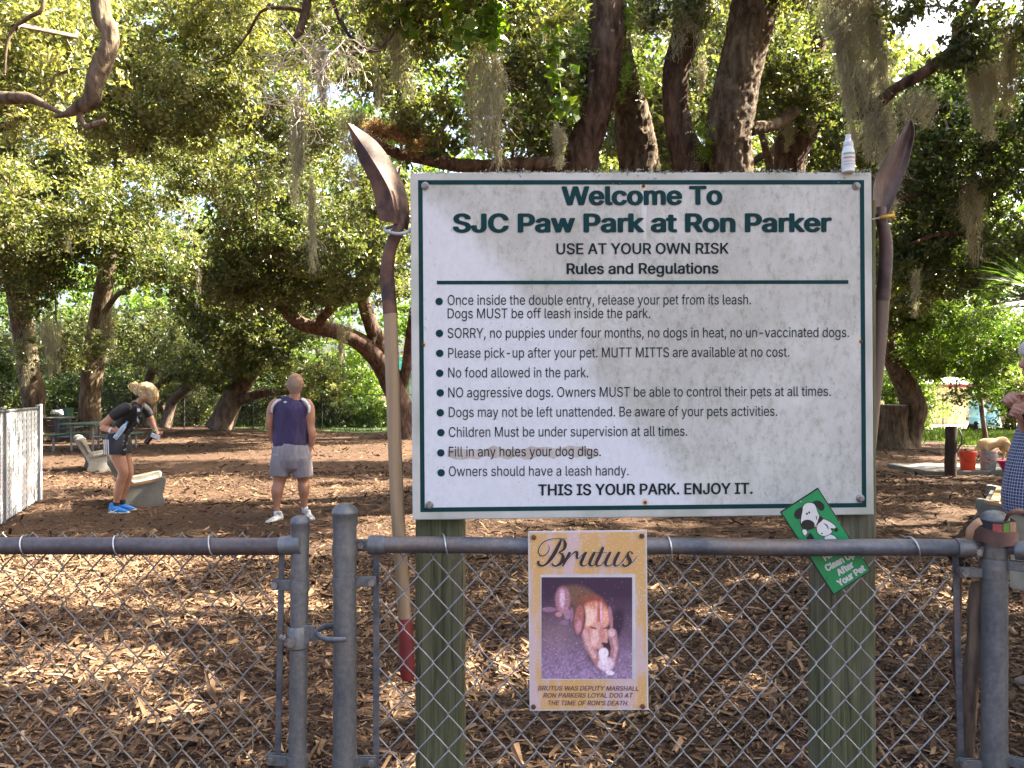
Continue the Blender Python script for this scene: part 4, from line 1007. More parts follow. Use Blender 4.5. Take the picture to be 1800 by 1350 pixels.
def make_tree(label, trunk, limbs, blobs, seed, mat='bark_far', leaf='leaf', size=.11, name='oak_tree', group=None, sides=20, n=6, rug=.05, freq=7, up=.35, ridge=False, cat='tree'):
    """trunk, limbs: lists of (x,y,z,r); blobs: (centre, radii, clump count, clump radius, leaves per clump[, tone shift])"""
    rng = np.random.default_rng(seed)
    R = root(name, (trunk[0][0], trunk[0][1], 0), label, cat, group)
    mb = MB(); tree_tube(trunk, n, sides, rug, freq, seed, mb, ridge); mb.build('trunk', M[mat], R, smooth=True)
    nodes = [p[:3] for p in crom(trunk, 3)][3:]
    for i, l in enumerate(limbs):
        mb = MB(); tree_tube(l, n, max(8, sides-6), rug, freq, seed+i+1, mb, ridge); mb.build('limb', M[mat], R, smooth=True); nodes += [p[:3] for p in crom(l, 3)]
    pts = []; tone = []; tg = []
    for b in blobs:
        cs = ellip(rng, b[2], b[0], b[1]); p, t = clumps(rng, cs, b[3], b[4]); pts.append(p); tone.append(t+(b[5] if len(b) > 5 else 0))
        tg += [c for c in cs[::4]]
    if pts:
        leaves('crown', np.concatenate(pts), size, rng, M[leaf], R, np.concatenate(tone), up)
        nodes = [n_ for n_ in nodes if n_[2] > 1.5] or nodes
        branches(rng, nodes, tg, R)
    return R
def B(px, py, Y, rx, ry, rd, n, cr, per, tone=0.):
    p = P(px, py, Y); return (tuple(p), (rx/F*Y, rd, ry/F*Y), n, cr, per, tone)

# trees far left
make_tree('oak with grey trunk leaning left at the far left behind the white fence',
  px3([(66,778,27.5,44),(60,740,27.5,38),(58,690,27.5,37),(47,620,27.4,36),(33,540,27,34),(14,450,26.5,30),(-15,360,26,26)]), [px3([(40,580,27.3,16),(60,520,26.5,12),(95,470,26,9)])],
  [B(20,480,25,90,80,2.2,40,.55,330),B(60,360,23,120,90,2.5,60,.55,330,.1),B(-60,250,22,120,120,2.5,40,.6,330,.15),B(110,620,26,60,40,1.5,16,.4,260,.1)], 11, size=.115, mat='bark_grey')
make_tree('tall straight pinkish brown oak trunk behind the nearer picnic table',
  px3([(157,772,29,44),(158,740,29,38),(159,690,29,36),(166,620,29,38),(178,540,28.8,34),(190,460,28.4,28),(199,390,28,22),(207,310,27.5,18),(216,210,27,12)]),
  [px3([(190,440,28.4,14),(160,400,28,10),(120,370,27,7)]),px3([(198,400,28,14),(230,370,27.5,10),(270,350,27,7)]),px3([(176,560,28.8,12),(205,520,28,9),(240,500,27.5,6)])],
  [B(200,300,26,130,100,2.6,90,.5,330,.12),B(120,200,25,120,90,2.6,60,.5,330,.2),B(255,450,26,55,60,1.5,26,.4,330),B(120,440,25.5,60,60,1.5,22,.4,300)], 12, size=.115, mat='bark_grey')
make_tree('small dark oak leaning right beyond the woman',
  px3([(290,752,37,22),(296,728,37,18),(304,705,37,16),(318,690,36.6,15),(338,676,36,13),(360,655,35.5,10)]), [], [B(350,640,35,90,45,2.5,46,.55,300,.1)], 13, size=.15)
make_tree('sunlit grey oak trunk right behind the woman\'s head',
  px3([(262,750,38.5,24),(266,710,38.5,20),(262,670,38.5,18),(275,640,38,15),(290,600,38,12)]), [px3([(262,690,38.5,12),(285,672,38,11),(300,655,37.5,8)])], [B(250,600,37.5,90,50,2.5,40,.6,300,.1)], 14, size=.15, mat='bark_grey')
make_tree('thick oak leaning right between the woman and the man',
  px3([(386,756,36,52),(396,728,36,42),(412,695,36,38),(428,668,35.8,36),(446,640,35.4,32),(472,612,35,28),(505,585,34.5,22),(535,560,34,16),(552,520,33.5,12)]),
  [px3([(412,706,36,20),(440,696,35.8,18),(470,690,35.5,14),(500,690,35.2,10),(530,684,35,7)])],
  [B(440,560,32,130,60,3,90,.55,330,-.04),B(390,470,30,130,70,3,90,.5,330,-.02),B(440,625,33,80,30,2.5,30,.4,300,.05),B(560,660,36,70,32,2,26,.45,300,.12)], 15, size=.135)
# big oak behind the left shovel
make_tree('large dark oak with low sweeping limbs just left of the sign',
  px3([(716,775,29.5,62),(708,740,29.5,48),(700,700,29.4,42),(690,672,29.2,42),(676,646,29,40),(655,620,28.7,36),(632,600,28.4,32),(606,588,28,28),(582,580,27.8,28),(556,576,27.6,26),(532,570,27.4,25),(512,556,27.2,24),(500,536,27,22),(494,512,26.8,18),(470,480,26.4,12)]),
  [px3([(688,662,29.2,34),(668,610,28.8,30),(652,570,28.4,26),(640,530,28,24),(638,490,27.6,20),(650,440,27.2,16),(640,390,26.5,10)]),
   px3([(560,578,27.6,18),(566,560,27.2,18),(584,540,26.8,16),(604,524,26.5,12),(630,505,26,8)]),
   px3([(700,700,29.4,20),(716,640,29,20),(722,580,28.4,16),(735,500,28,12),(760,420,27,8)])],
  [B(600,430,25,150,90,3.0,150,.46,340,-.03),B(480,400,24.5,110,70,2.5,80,.46,340,0),B(450,500,25.5,100,50,2.2,70,.4,330,-.02),B(560,510,26,60,30,1.5,24,.35,300),B(700,420,25,70,120,2.5,50,.46,320,-.02),B(420,300,23,140,60,2.5,70,.46,330,.08)], 16, size=.105, mat='bark_red', sides=24, rug=.07)

# multi-stemmed oaks rising behind the sign
def stem(label, pts, limbs, blobs, seed, mat, **k):
    return make_tree(label, px3(pts), [px3(l) for l in limbs], blobs, seed, mat=mat, size=.075, sides=64, n=16, rug=k.pop('rug', .10), freq=k.pop('freq', 26), ridge=True, **k)
stem('red brown oak trunk with ferns, leftmost of the four behind the sign',
  [(1000,890,12,86),(1008,640,12,70),(1012,420,12,64),(1018,320,12,60),(1024,268,12,52),(1040,220,12,50),(1054,160,12,54),(1062,110,12,56),(1068,60,12,58),(1066,0,12,62),(1058,-80,12,60),(1040,-170,12,50)],
  [[(1022,300,12,26),(980,292,11.9,26),(920,290,11.7,25),(860,293,11.4,24),(800,290,11.2,22),(750,280,11,20),(700,270,10.8,18),(662,252,10.7,13),(640,236,10.6,8)],
   [(1056,-60,12,30),(960,-110,11,26),(850,-120,10,20),(740,-90,9.2,14)],[(1050,-120,12,30),(1010,-190,11.5,24),(960,-260,11,18)],
   [(760,-95,9.3,14),(680,-90,9.6,14),(600,-95,10,14),(548,-60,9.8,14),(540,0,9.6,14),(534,30,9.5,13),(525,58,9.4,12),(514,74,9.4,8)],[(536,20,9.5,7),(500,14,9.5,6),(460,20,9.5,5),(435,60,9.6,4),(405,95,9.7,3),(360,110,9.8,2)],
   [(560,-80,9.8,8),(600,40,9.6,6),(650,90,9.6,5),(690,60,9.7,5),(720,0,9.8,5)]],
  [B(850,20,10.6,190,75,1.8,80,.30,300,.10),B(800,230,11.2,120,35,.9,26,.22,260,.06),B(960,120,12.3,80,70,1.0,30,.26,280,.02),B(930,240,12.2,70,40,.8,18,.22,260),B(680,-60,9.6,160,80,1.6,50,.32,300,.15),B(620,60,12,130,70,1.4,36,.30,280,.12),B(700,160,13,70,60,1.2,26,.28,280,.0),B(650,330,14,50,60,1.2,20,.3,280)], 21, 'bark_red', rug=.16, freq=15)
stem('ridged grey brown oak trunk, short one second from left behind the sign',
  [(1142,880,13.4,84),(1134,640,13.4,72),(1126,420,13.4,66),(1122,299,13.4,62),(1116,240,13.3,60),(1110,195,13.2,54),(1102,150,13,44),(1096,110,12.7,34),(1092,70,12.5,26)], [], [], 22, 'bark_grey', rug=.17, freq=19)
stem('dark reddish oak trunk with a bend, third from left behind the sign',
  [(1262,885,12.6,80),(1252,600,12.6,64),(1232,380,12.6,58),(1215,296,12.6,58),(1199,245,12.6,47),(1188,190,12.6,42),(1188,130,12.6,45),(1200,85,12.6,46),(1212,45,12.6,44),(1222,0,12.6,38),(1232,-60,12.6,34),(1260,-160,12.6,26)], [],
  [B(1180,-10,12.2,70,50,1.2,20,.28,280,.05),B(1250,-110,12.6,160,60,2,40,.32,280)], 23, 'bark_red', rug=.12, freq=17)
stem('thickest ridged brown oak trunk, fourth from left behind the sign',
  [(1262,884,12.2,100),(1270,640,12.2,82),(1280,420,12.2,74),(1286,300,12.2,68),(1280,246,12.2,73),(1287,196,12.2,70),(1297,140,12.2,66),(1311,80,12.2,68),(1325,20,12.2,72),(1336,-40,12.2,72),(1350,-140,12.2,60)],
  [[(1318,228,12.3,22),(1335,224,12.4,20),(1352,222,12.6,18),(1372,214,12.9,18),(1395,196,13.2,20)],[(1345,-90,12.2,36),(1420,-160,11.5,28),(1520,-210,10.8,20)],[(1340,-60,12.2,34),(1290,-140,12.5,26),(1230,-220,12.8,18)]],
  [B(1420,-90,11.6,140,60,1.6,56,.32,300),B(1385,150,13.4,70,50,1.2,36,.26,280,-.05),B(1330,-170,12,200,50,2,46,.35,280)], 24, 'bark_grey', rug=.17, freq=19)
stem('dark curved oak trunk furthest right behind the sign\'s top edge',
  [(1392,870,14.5,70),(1388,640,14.5,60),(1384,420,14.5,56),(1386,300,14.5,52),(1396,262,14.5,50),(1412,236,14.5,48),(1424,205,14.5,40),(1428,170,14.5,30),(1432,130,14.5,24),(1438,90,14.5,22),(1446,30,14.5,18),(1450,-40,14.5,14)], 
  [[(1388,300,14.5,36),(1375,270,14.4,30),(1378,235,14.4,22),(1390,205,14.3,16)]],
  [B(1440,170,14.0,70,50,1.2,40,.26,280,-.12),B(1460,60,14.6,60,60,1.5,26,.3,280,-.1)], 25, 'bark_red', rug=.07, freq=14)
make_tree('oak rising hidden behind the sign, crown seen between the four trunks',
  [(3.4,19.5,0,.34),(3.4,19.5,2.5,.3),(3.5,19.4,5,.24),(3.6,19.3,7,.16)], [[(3.5,19.4,5,.14),(5,19,6.5,.1),(6.5,18.8,7.4,.05)],[(3.5,19.4,4.6,.14),(1.6,19,6,.1),(.5,18.8,7,.05)]],
  [B(1130,200,19,110,90,2,60,.40,300,.08),B(1330,130,19.5,150,120,2,90,.40,300,.04),B(1480,230,18.5,90,80,1.8,56,.38,300,.06),B(1010,90,20,110,120,2,60,.42,300,.06),B(1240,0,20,260,70,2,90,.42,300,.08)], 33, size=.10)
# oak on the right outside the frame, its mossy limb reaches in over the sign
make_tree('oak reaching in from the right with a bare mossy limb crossing the bright sky',
  [(7.2,8.6,0,.42),(7.1,8.6,2,.36),(6.9,8.7,4,.34),(6.4,8.8,5.6,.30),(5.6,9,6.4,.22)],
  [[(6.5,8.8,5.4,.15)]+px3([(1760,-110,8.9,28),(1718,-10,9,20),(1700,20,9,18),(1684,46,9,20),(1684,74,9,19),(1668,94,9,21),(1650,108,9,22),(1630,124,9,22),(1606,138,9,21),(1572,158,9,20),(1540,186,9,24),(1522,200,9,18),(1500,205,9.1,12)]),
   px3([(1524,200,9,18),(1503,150,9.1,15),(1490,100,9.2,13),(1470,40,9.2,13),(1462,-40,9.3,12)]),
   [(6.8,8.7,4.3,.2),(8.2,9.3,6.4,.16),(10,10,7.4,.1)]],
  [B(1690,60,8.9,40,30,.5,8,.16,150,-.25),B(1700,112,8.8,34,22,.4,9,.14,170,-.3),B(1560,10,9.4,90,45,.9,17,.2,170,-.25),B(1785,60,9.5,40,90,1.0,20,.24,230,.1),((9.5,10.5,8.0),(3.5,3.5,1.4),70,.5,330)], 26, mat='bark_red', size=.06, sides=24, rug=.10, freq=14, n=8)
# dark green mass on the right
make_tree('dense shaded oak filling the right side above the plaid shirted person',
  [(12.6,15.5,0,.4),(12.3,15.5,2.2,.34),(11.8,15.3,4,.3),(11,15.1,5.6,.24),(9.8,15,6.8,.16)],
  [[(11.8,15.3,4.2,.13)]+px3([(1860,340,15,16),(1740,320,15,12),(1650,335,14.6,9),(1570,350,14.2,6)]),[(12,15.3,3.6,.12)]+px3([(1880,450,15,14),(1760,420,15,10),(1660,410,14.8,8),(1600,430,14.5,5)])],
  [B(1680,300,15,110,90,2,110,.36,340,-.12),B(1620,200,15.5,90,50,1.6,50,.34,320,-.08),B(1700,450,16,110,70,2,80,.34,330,-.02),B(1610,440,16.5,60,70,1.6,40,.33,320,.02),B(1760,180,14,70,90,2,44,.36,320,.02)], 27, leaf='leafd', size=.085, mat='bark_red', cat='tree')
make_tree('light green feathery tree at right over the dogs',
  px3([(1735,788,25,9),(1728,740,25,8),(1722,690,25,8),(1712,640,25,7),(1704,590,25,5)]), [px3([(1724,700,25,5),(1750,650,25,4),(1770,610,25,3)])],
  [B(1690,600,24,90,50,2.2,80,.40,400,.15),B(1640,570,23,60,60,1.6,50,.40,400,.22),B(1770,620,24,50,50,1.6,40,.34,320,.1),B(1640,640,24.5,50,26,1.4,24,.28,300,.2),B(1725,698,24,50,18,1.2,20,.30,110,-.1)], 28, leaf='leafb', size=.085, name='young_tree', cat='tree')
make_tree('grey crooked oak trunk curving left beside the stump',
  px3([(1594,790,24.6,52),(1596,770,24.6,44),(1602,745,24.6,42),(1606,722,24.6,44),(1602,700,24.5,42),(1590,676,24.4,36),(1577,652,24.3,32),(1568,630,24.2,30),(1560,600,24,26),(1556,540,24,22),(1550,470,24,16)]), [],
  [B(1560,420,23,110,90,2.5,70,.5,330,-.02),B(1580,540,22.5,50,40,1.4,26,.35,300,.15)], 29, mat='bark_grey', size=.11, sides=28, n=8, rug=.08, freq=8)
# upper left: tree whose bent limb hangs into the frame
make_tree('oak with a thick bent limb hanging down into the upper left',
  [(-8.6,9.6,0,.42),(-8.5,9.5,2.5,.36),(-8.2,9.4,5,.3),(-7.2,9.1,6.9,.24)],
  [[(-8.3,9.4,4.8,.22),(-7.0,8.8,6.6,.16),(-5.4,8.2,7.2,.13)]+px3([(160,-150,8.05,34),(172,-60,8,33),(176,0,8,31),(180,31,8,31),(194,58,8,28),(190,88,8,28),(177,117,8,33),(166,150,8,29),(160,174,8,27),(138,190,8,20),(112,202,8,9),(96,206,8,4)]),
   px3([(-120,150,8.6,26),(-40,165,8.4,24),(10,172,8.3,22),(50,172,8.2,18),(85,188,8.1,10),(110,200,8,7)]),
   px3([(140,188,8,9),(142,208,8,8),(152,222,8,9),(170,218,7.9,10),(186,212,7.9,8)]),
   px3([(75,-60,8.6,8),(76,10,8.6,7),(52,30,8.6,7),(26,48,8.6,6),(12,80,8.6,5),(8,130,8.6,4)])],
  [B(40,60,10,110,80,1.6,40,.30,280,.3),B(-80,20,9.5,120,110,1.6,40,.32,280,.25),B(40,190,10.5,60,40,1.2,16,.26,260,.3),((-6.5,10.5,8.6),(3,2.5,1.3),50,.5,320,.1)], 30, mat='bark_grey', size=.065, sides=40, n=12, rug=.11, freq=20, ridge=True)
# high canopy left-centre, leaf tone raised to paint in sunlight
make_tree('tall oak with sunlight painted pale into the crown filling the upper left',
  [(-14.5,18,0,.36),(-14.3,18,2.4,.3),(-13.8,18,5,.26),(-12,18.2,7.2,.2),(-9.6,18.4,8.6,.14)],
  [[(-12,18.2,7.2,.12),(-9.5,18.2,7.6,.08)]+px3([(240,150,18,10),(330,175,18,8),(400,160,18,6)]),[(-9.6,18.4,8.6,.1)]+px3([(300,70,18,9),(420,20,17.5,7),(500,-20,17,5)])],
  [B(250,70,17.5,170,90,2.2,120,.42,320,.26),B(450,40,17,130,70,2.2,80,.40,320,.38),B(380,190,17.5,130,50,1.8,70,.36,320,.25),B(90,120,18,90,100,2,50,.42,320,.42),B(540,240,18,80,60,1.6,44,.34,320,.02),B(250,230,18.5,110,50,1.6,46,.36,320,.1)], 31, mat='bark_grey', size=.085)
# out-of-frame oaks, added so their crowns shade the park: one crown and trunk, copied
def proto_crown(seed, R=4.6, n=72, cr=.56, per=135, size=.21):
    rng = np.random.default_rng(seed)
    cs = ellip(rng, n, (0, 0, 0), (R, R, 1.9), .1); rr = cr*rng.uniform(.6, 1.4, n); idx = rng.choice(n, n*per, p=rr**2/(rr**2).sum()); v = rng.normal(0, 1, (n*per, 3)); v /= np.linalg.norm(v, axis=1, keepdims=True)
    v *= rr[idx][:, None]*rng.random((n*per, 1))**.5; v[:, 2] *= .7; p = cs[idx]+v; t = rng.normal(.42, .12, n)[idx]
    return p, t, rng, cs
SH = []
def shade_tree(i, seed, label):
    rng = np.random.default_rng(seed); R = root('oak_tree', (0, 0, 0), label, 'tree', 'shade oaks outside the frame')
    mb = MB(); tree_tube([(0, 0, -.1, .45), (.05, 0, .6, .36), (.2, .1, 2.5, .3), (.1, .2, 4.5, .26), (0, 0, 6.2, .2)], 5, 16, .05, 6, seed, mb); mb.build('trunk', M['bark_grey'], R, smooth=True)
    p, t, r_, cs = proto_crown(seed); p[:, 2] += 7.9; cs[:, 2] += 7.9
    for a in range(4):
        an = a*1.57+seed; mb = MB(); tree_tube([(0, 0, 4.5, .16), (math.cos(an)*1.2, math.sin(an)*1.2, 6.2, .13), (math.cos(an)*2.8, math.sin(an)*2.8, 7.6, .06)], 4, 10, .05, 6, seed+a, mb); mb.build('limb', M['bark_grey'], R, smooth=True)
    leaves('crown', p, .19, rng, M['leaf'], R, t, .5)
    branches(rng, [(0, 0, 6.2), (1, 1, 6.8), (-1, -1, 6.8), (1, -1, 6.8), (-1, 1, 6.8)], cs[::3], R)
    return R
def dup(r0, loc, rz, sc, label):
    r = r0.copy(); C.collection.objects.link(r); r.location = loc; r.rotation_euler = (0, 0, rz); r.scale = (sc, sc, sc); r['label'] = label
    for ch in list(r0.children):
        c = ch.copy(); C.collection.objects.link(c); c.parent = r
        for g in ch.children: d = g.copy(); C.collection.objects.link(d); d.parent = c
    return r
SP = [shade_tree(0, 101, 'shade oak standing outside the right edge of the frame'), shade_tree(1, 202, 'shade oak standing outside the right edge of the frame')]
spots = [(8.5,3.5,1.0),(12.5,9.0,1.05),(14.5,15.0,1.0),(17.5,3.0,1.05),(21,11,1.1),(18.0,21,1.0),(14.5,-2.5,1.0),(26,19,1.1),(25,30,1.15),(6.5,19.5,.95),(11,31,1.05),(-15,13,1.0),(-17,24,1.1),(2.0,32,1.1),(4.4,1.6,1.05),(5.9,6.2,.95)]
LBS = ['shade oak outside the frame nearest the camera on the right','shade oak outside the frame beside the plaid shirted person','shade oak outside the frame behind the right hand bench','second shade oak outside the frame nearest the camera on the right','shade oak outside the frame far to the right of the bench','shade oak outside the right edge level with the yellow dog','shade oak to the right, level with the camera','shade oak farthest right, level with the yellow dog','shade oak at the far right beyond the water tanks','oak hidden behind the right part of the sign, only its crown shows','oak behind the right sign edge near the far fence','shade oak outside the left edge beyond the white fence','shade oak outside the left edge near the picnic tables','far oak hidden behind the middle of the sign','unseen oak added for shade, its crown over the camera right of the gate fence','unseen oak added for shade beside the right corner post']
for i, (x, y, s) in enumerate(spots):
    lb = LBS[i]
    if i < 2: r = SP[i]; r.location = (x, y, 0); r.rotation_euler = (0, 0, i*1.3); r.scale = (s, s, s); r['label'] = lb
    else: r = dup(SP[i % 2], (x, y, 0), i*2.1, s, lb)

# far woods beyond the park fence: one uncountable mass of foliage, plus its pale trunks
def woods():
    rng = np.random.default_rng(77); pts = []; tone = []
    for (Y0, Y1, zt, n, cr, per, tn) in ((46, 56, 11.5, 560, 1.0, 170, .12), (58, 74, 15, 460, 1.5, 150, .05), (33, 44, -19, 620, 1.0, 130, .12)):
        y = rng.uniform(Y0, Y1, n); x = rng.uniform(-.72, .72, n)*y
        if zt < 0: k = ~((x/y > .43) & (x/y < .56)); x, y = x[k], y[k]; n = len(x)
        top = zt*(.65+.6*vnoise(np.stack([x*.16, y*.05, 0*x], -1), 6)); z = rng.random(n)**.8*top if zt > 0 else 8.5+rng.random(n)*11
        p, t = clumps(rng, np.stack([x, y, z], -1), cr, per, .7); pts.append(p); tone.append(t+tn)
    p = np.concatenate(pts); t = np.concatenate(tone)
    o = leaves('distant_woods', p, .37, rng, M['leafb'], None, t, .3, asp=.6, origin=(0, 50, 0)); tag(o, 'distant sunlit woods beyond the park fence', kind='stuff')
woods()
# understorey shrubs along the far edge, each on its own
def shrub(px, Y, wpx, hpx, n, cr, per, label, seed, leaf='leaf', size=.13, tone=0., name='shrub', dz=0, box=False, cat='shrub'):
    rng = np.random.default_rng(seed); g = P(px, 690, Y); w_ = wpx/F*Y; h = hpx/F*Y
    R = root(name, (g.x, Y, 0), label, cat)
    if box: cs = np.stack([rng.uniform(-w_/2, w_/2, n)+g.x, rng.uniform(-.5, .5, n)+Y, rng.uniform(.1, h, n)], -1)
    else:
        cs = ellip(rng, n, (g.x, Y, h*.48), (w_/2, max(.8, w_/3), h*.5), .2); cs[:, 2] = np.abs(cs[:, 2])
    p, t = clumps(rng, cs, cr, per, .8); p[:, 2] = np.abs(p[:, 2]); leaves('foliage', p, size, rng, M[leaf], R, t+tone, .4)
    mb = MB()
    for c in cs[::5]:
        b = (g.x+(c[0]-g.x)*.5, Y, 0); mb.tube([b, ((b[0]+c[0])/2+rng.normal(0, .05), (Y+c[1])/2, c[2]*.5), tuple(c)], [.03, .02, .008], 5, False)
    mb.build('stems', M['twig'], R, smooth=True); return R
shrub(420, 46, 330, 190, 210, .7, 170, 'tall sunlit thicket filling the gap behind the woman and man', 54, 'leaf', tone=-.02, size=.2)
shrub(120, 44, 300, 200, 200, .7, 170, 'tall thicket closing the view behind the left trunks', 55, 'leafd', tone=.05, size=.2)
shrub(100, 36, 130, 110, 46, .5, 260, 'dark leafy shrub behind the picnic tables at far left', 41, 'leafd')
shrub(225, 40, 110, 105, 46, .5, 260, 'shaded shrub between the straight trunk and the woman', 42, 'leafd')
shrub(330, 41, 110, 90, 40, .5, 260, 'mixed shrub behind the small dark leaning oak', 43, 'leaf', tone=.1)
shrub(450, 40, 100, 75, 40, .45, 260, 'dark shrub behind the fence left of the man', 44, 'leafd')
shrub(570, 38.5, 60, 60, 40, .38, 280, 'dark trimmed hedge block just right of the man', 45, 'leafd', tone=0, name='hedge', box=True, cat='hedge')
shrub(650, 39, 90, 40, 60, .36, 260, 'low hedge tinted yellow green as if sunlit beside the left shovel handle', 46, 'leafb', tone=.35, name='hedge', box=True, cat='hedge')  # raised leaf tone stands for sun on this end of the hedge
shrub(620, 43, 110, 150, 70, .6, 260, 'tall shrub tinted pale as if overexposed by sun behind the low hedge', 47, 'leafb', tone=.45)  # high leaf tone puts the sun's glare into the colour
shrub(520, 44, 90, 140, 46, .6, 240, 'tall bright shrub behind the man\'s head', 48, 'leafb', tone=.2)
shrub(0, 33, 110, 160, 50, .55, 260, 'tall dark shrub at the left edge behind the white fence', 49, 'leafd', tone=.05)
shrub(1600, 36, 90, 130, 50, .5, 260, 'bright shrub behind the crooked grey trunk', 50, 'leafb', tone=.25)
shrub(1790, 34, 70, 110, 44, .5, 260, 'mid green shrub behind the person at the right edge', 51, 'leaf', tone=.1)
shrub(850, 42, 240, 90, 60, .6, 240, 'shrub thicket hidden behind the left half of the sign', 52, 'leafd')
shrub(1250, 42, 300, 90, 60, .6, 240, 'shrub thicket hidden behind the right half of the sign', 53, 'leafd')

# ------------------------------------------------------------------ hanging moss
def moss_pts(px, pt, pb, wd, Y, n, rng, lean=0, bush=.5):
    """several tangled streamers of thin curly strands; returns verts, faces, tone in world space"""
    top = P(px, pt, Y); LM = (pb-pt)/F*Y; W_ = wd/F*Y; V = []; Fq = []; T = []; m_ = max(2, int(2+wd/14))
    subs = [(rng.uniform(-.38, .38)*W_, rng.uniform(0, .18)*LM, (1.0 if i == 0 else rng.uniform(.45, .95)), rng.uniform(.30, .62)*W_, rng.uniform(-.12, .12)*W_, rng.uniform(0, 6)) for i in range(m_)]
    for i in range(n):
        ox, oz, ls, w_, sway, p0 = subs[rng.integers(m_)]; Lm = LM*ls-oz; fuzz = rng.random() < .35
        s = rng.random()**.9; z0 = s*Lm*.9; L = min(max(Lm-z0, .03), Lm*rng.uniform(.05, .26)+.04); f0 = z0/Lm
        a = rng.uniform(0, 6.28); rr = w_*.6*rng.random()**.55*(1-f0**1.6*.82)*(1+.35*math.sin(f0*11+p0))*(1.35 if fuzz else 1)
        x = top.x+ox+sway*f0+rr*math.cos(a)+lean/F*Y*((z0+oz)/LM); y = top.y+rr*math.sin(a)*.6; z = top.z-oz-z0; ph = rng.uniform(0, 6.28); k = 5; wt = rng.uniform(.0018, .0036)*(Y/9)**.7; cu = rng.uniform(.3, 1.0)*(1.6 if fuzz else 1)
        t = float(np.clip(rng.normal(.5, .22), 0, 1)); b = len(V); dr = rng.normal(0, .45 if fuzz else .18)*L; an = rng.uniform(0, 3.14); ux, uy = math.cos(an)*wt, math.sin(an)*wt
        for j in range(k+1):
            f = j/k; xx = x+dr*f+math.sin(ph+f*6.5*cu)*.026*cu+lean/F*Y*(L*f/LM); yy = y+math.cos(ph*1.3+f*6*cu)*.026*cu; zz = z-L*f*(.7 if fuzz else 1)+(math.sin(ph*2+f*5)*.012*cu)
            q = 1-.7*f; V.append((xx-ux*q, yy-uy*q, zz)); V.append((xx+ux*q, yy+uy*q, zz+.002)); T += [t, t]
        Fq += [(b+2*j, b+2*j+1, b+2*j+3, b+2*j+2) for j in range(k)]
    return V, Fq, T
def moss(label, px, pt, pb, wd, Y, n, seed, lean=0, group=None):
    rng = np.random.default_rng(seed); V, Fq, T = moss_pts(px, pt, pb, wd*1.2, Y, int(n*2.0), rng, lean)
    o = link('spanish_moss', npmesh('spanish_moss', np.array(V), np.array(Fq), attr=T), M['moss'], None, tuple(P(px, pt, Y))); tag(o, label, 'moss', group or 'spanish moss hanging from the oaks')
for i, a in enumerate([
 ('long sunlit moss streamer below the bare twigs left of the shovel', 517,150,365,26,9.5,520,0), ('thin pale moss tail hanging lowest left of the shovel', 541,300,482,18,9.8,300,0),
 ('short dense bright moss tuft at the top of the bare twigs', 566,58,190,28,9.4,420,14), ('bright sunlit moss hanging beside the left shovel tip', 613,175,330,42,10.6,620,12),
 ('wide wispy moss curtain at the top between shovel and vine', 690,30,200,58,10,560,0), ('broad tan moss beard above the left half of the sign', 850,60,300,52,9.8,1050,4),
 ('small pointed moss tuft just above the sign, left of the trunks', 982,205,300,24,10,320,4), ('heavy grey moss curtain leaning down the limb right of the trunks', 1462,-70,190,70,9.1,1300,50),
 ('thick grey moss column right of the leaning curtain', 1508,-60,235,52,9.15,1000,40), ('moss clothing the upright limb stub near the top', 1478,10,210,40,9.0,900,20), ('moss wrapped round the fork of the bare limb', 1504,90,290,44,8.95,900,24), ('moss trailing from the broken limb end', 1535,170,330,40,8.95,620,16),
 ('long olive moss below the fork of the bare limb', 1566,195,400,42,9.1,760,8),
 ('moss fringe clinging under the middle of the bare limb', 1605,150,235,70,9,420,0), ('wide hanging moss skirt near the upper right corner', 1722,85,250,58,8.9,950,10),
 ('slim moss tail at the far upper right', 1772,20,215,26,9.3,420,-6), ('moss tuft hanging on the dark curved trunk above the sign', 1393,205,268,26,13.6,260,0),
 ('small moss tuft beside the dark curved trunk', 1425,200,235,22,13.6,180,0), ('pale sunlit moss hanging between the two left trunks', 98,545,665,46,25,620,0),
 ('narrow moss under the low sweeping limb left of the shovel', 606,560,640,22,27,320,0), ('faint moss tail low in the shaded right hand foliage', 1612,470,560,16,14,260,0),
 ('brownish moss hanging in the dark right hand crown', 1708,300,470,50,14,600,0), ('moss wisps high on the reddish bent trunk', 1222,0,110,60,12.1,420,-6),
 ('small grey moss bunch between the two thick trunks', 1243,95,165,22,13,220,0), ('moss wisps at the top between second and third trunk', 1140,-20,90,60,12.8,420,0),
 ('grey moss veil hanging from the leaning left trunk', 40,560,690,40,27,460,0), ('moss beard on the straight left trunk', 185,520,640,24,28.5,320,0)]):
    moss(*a[:7], 500+i, lean=a[7])
rng = np.random.default_rng(9); V, Fq, T = [], [], []
for i in range(46):
    Y = rng.uniform(17, 27); px = rng.uniform(-20, 720) if i < 32 else rng.uniform(1560, 1800); pt = rng.uniform(60, 540) if i < 32 else rng.uniform(200, 560)
    v, f, t = moss_pts(px, pt, pt+rng.uniform(30, 110), rng.uniform(8, 26), Y, 70, rng); b = len(V); V += v; Fq += [tuple(q+b for q in x) for x in f]; T += t
o = link('small_moss_tufts', npmesh('small_moss_tufts', np.array(V), np.array(Fq), attr=T), M['moss'], None, (0, 20, 4)); tag(o, 'small wisps of moss scattered through the far crowns', kind='stuff')

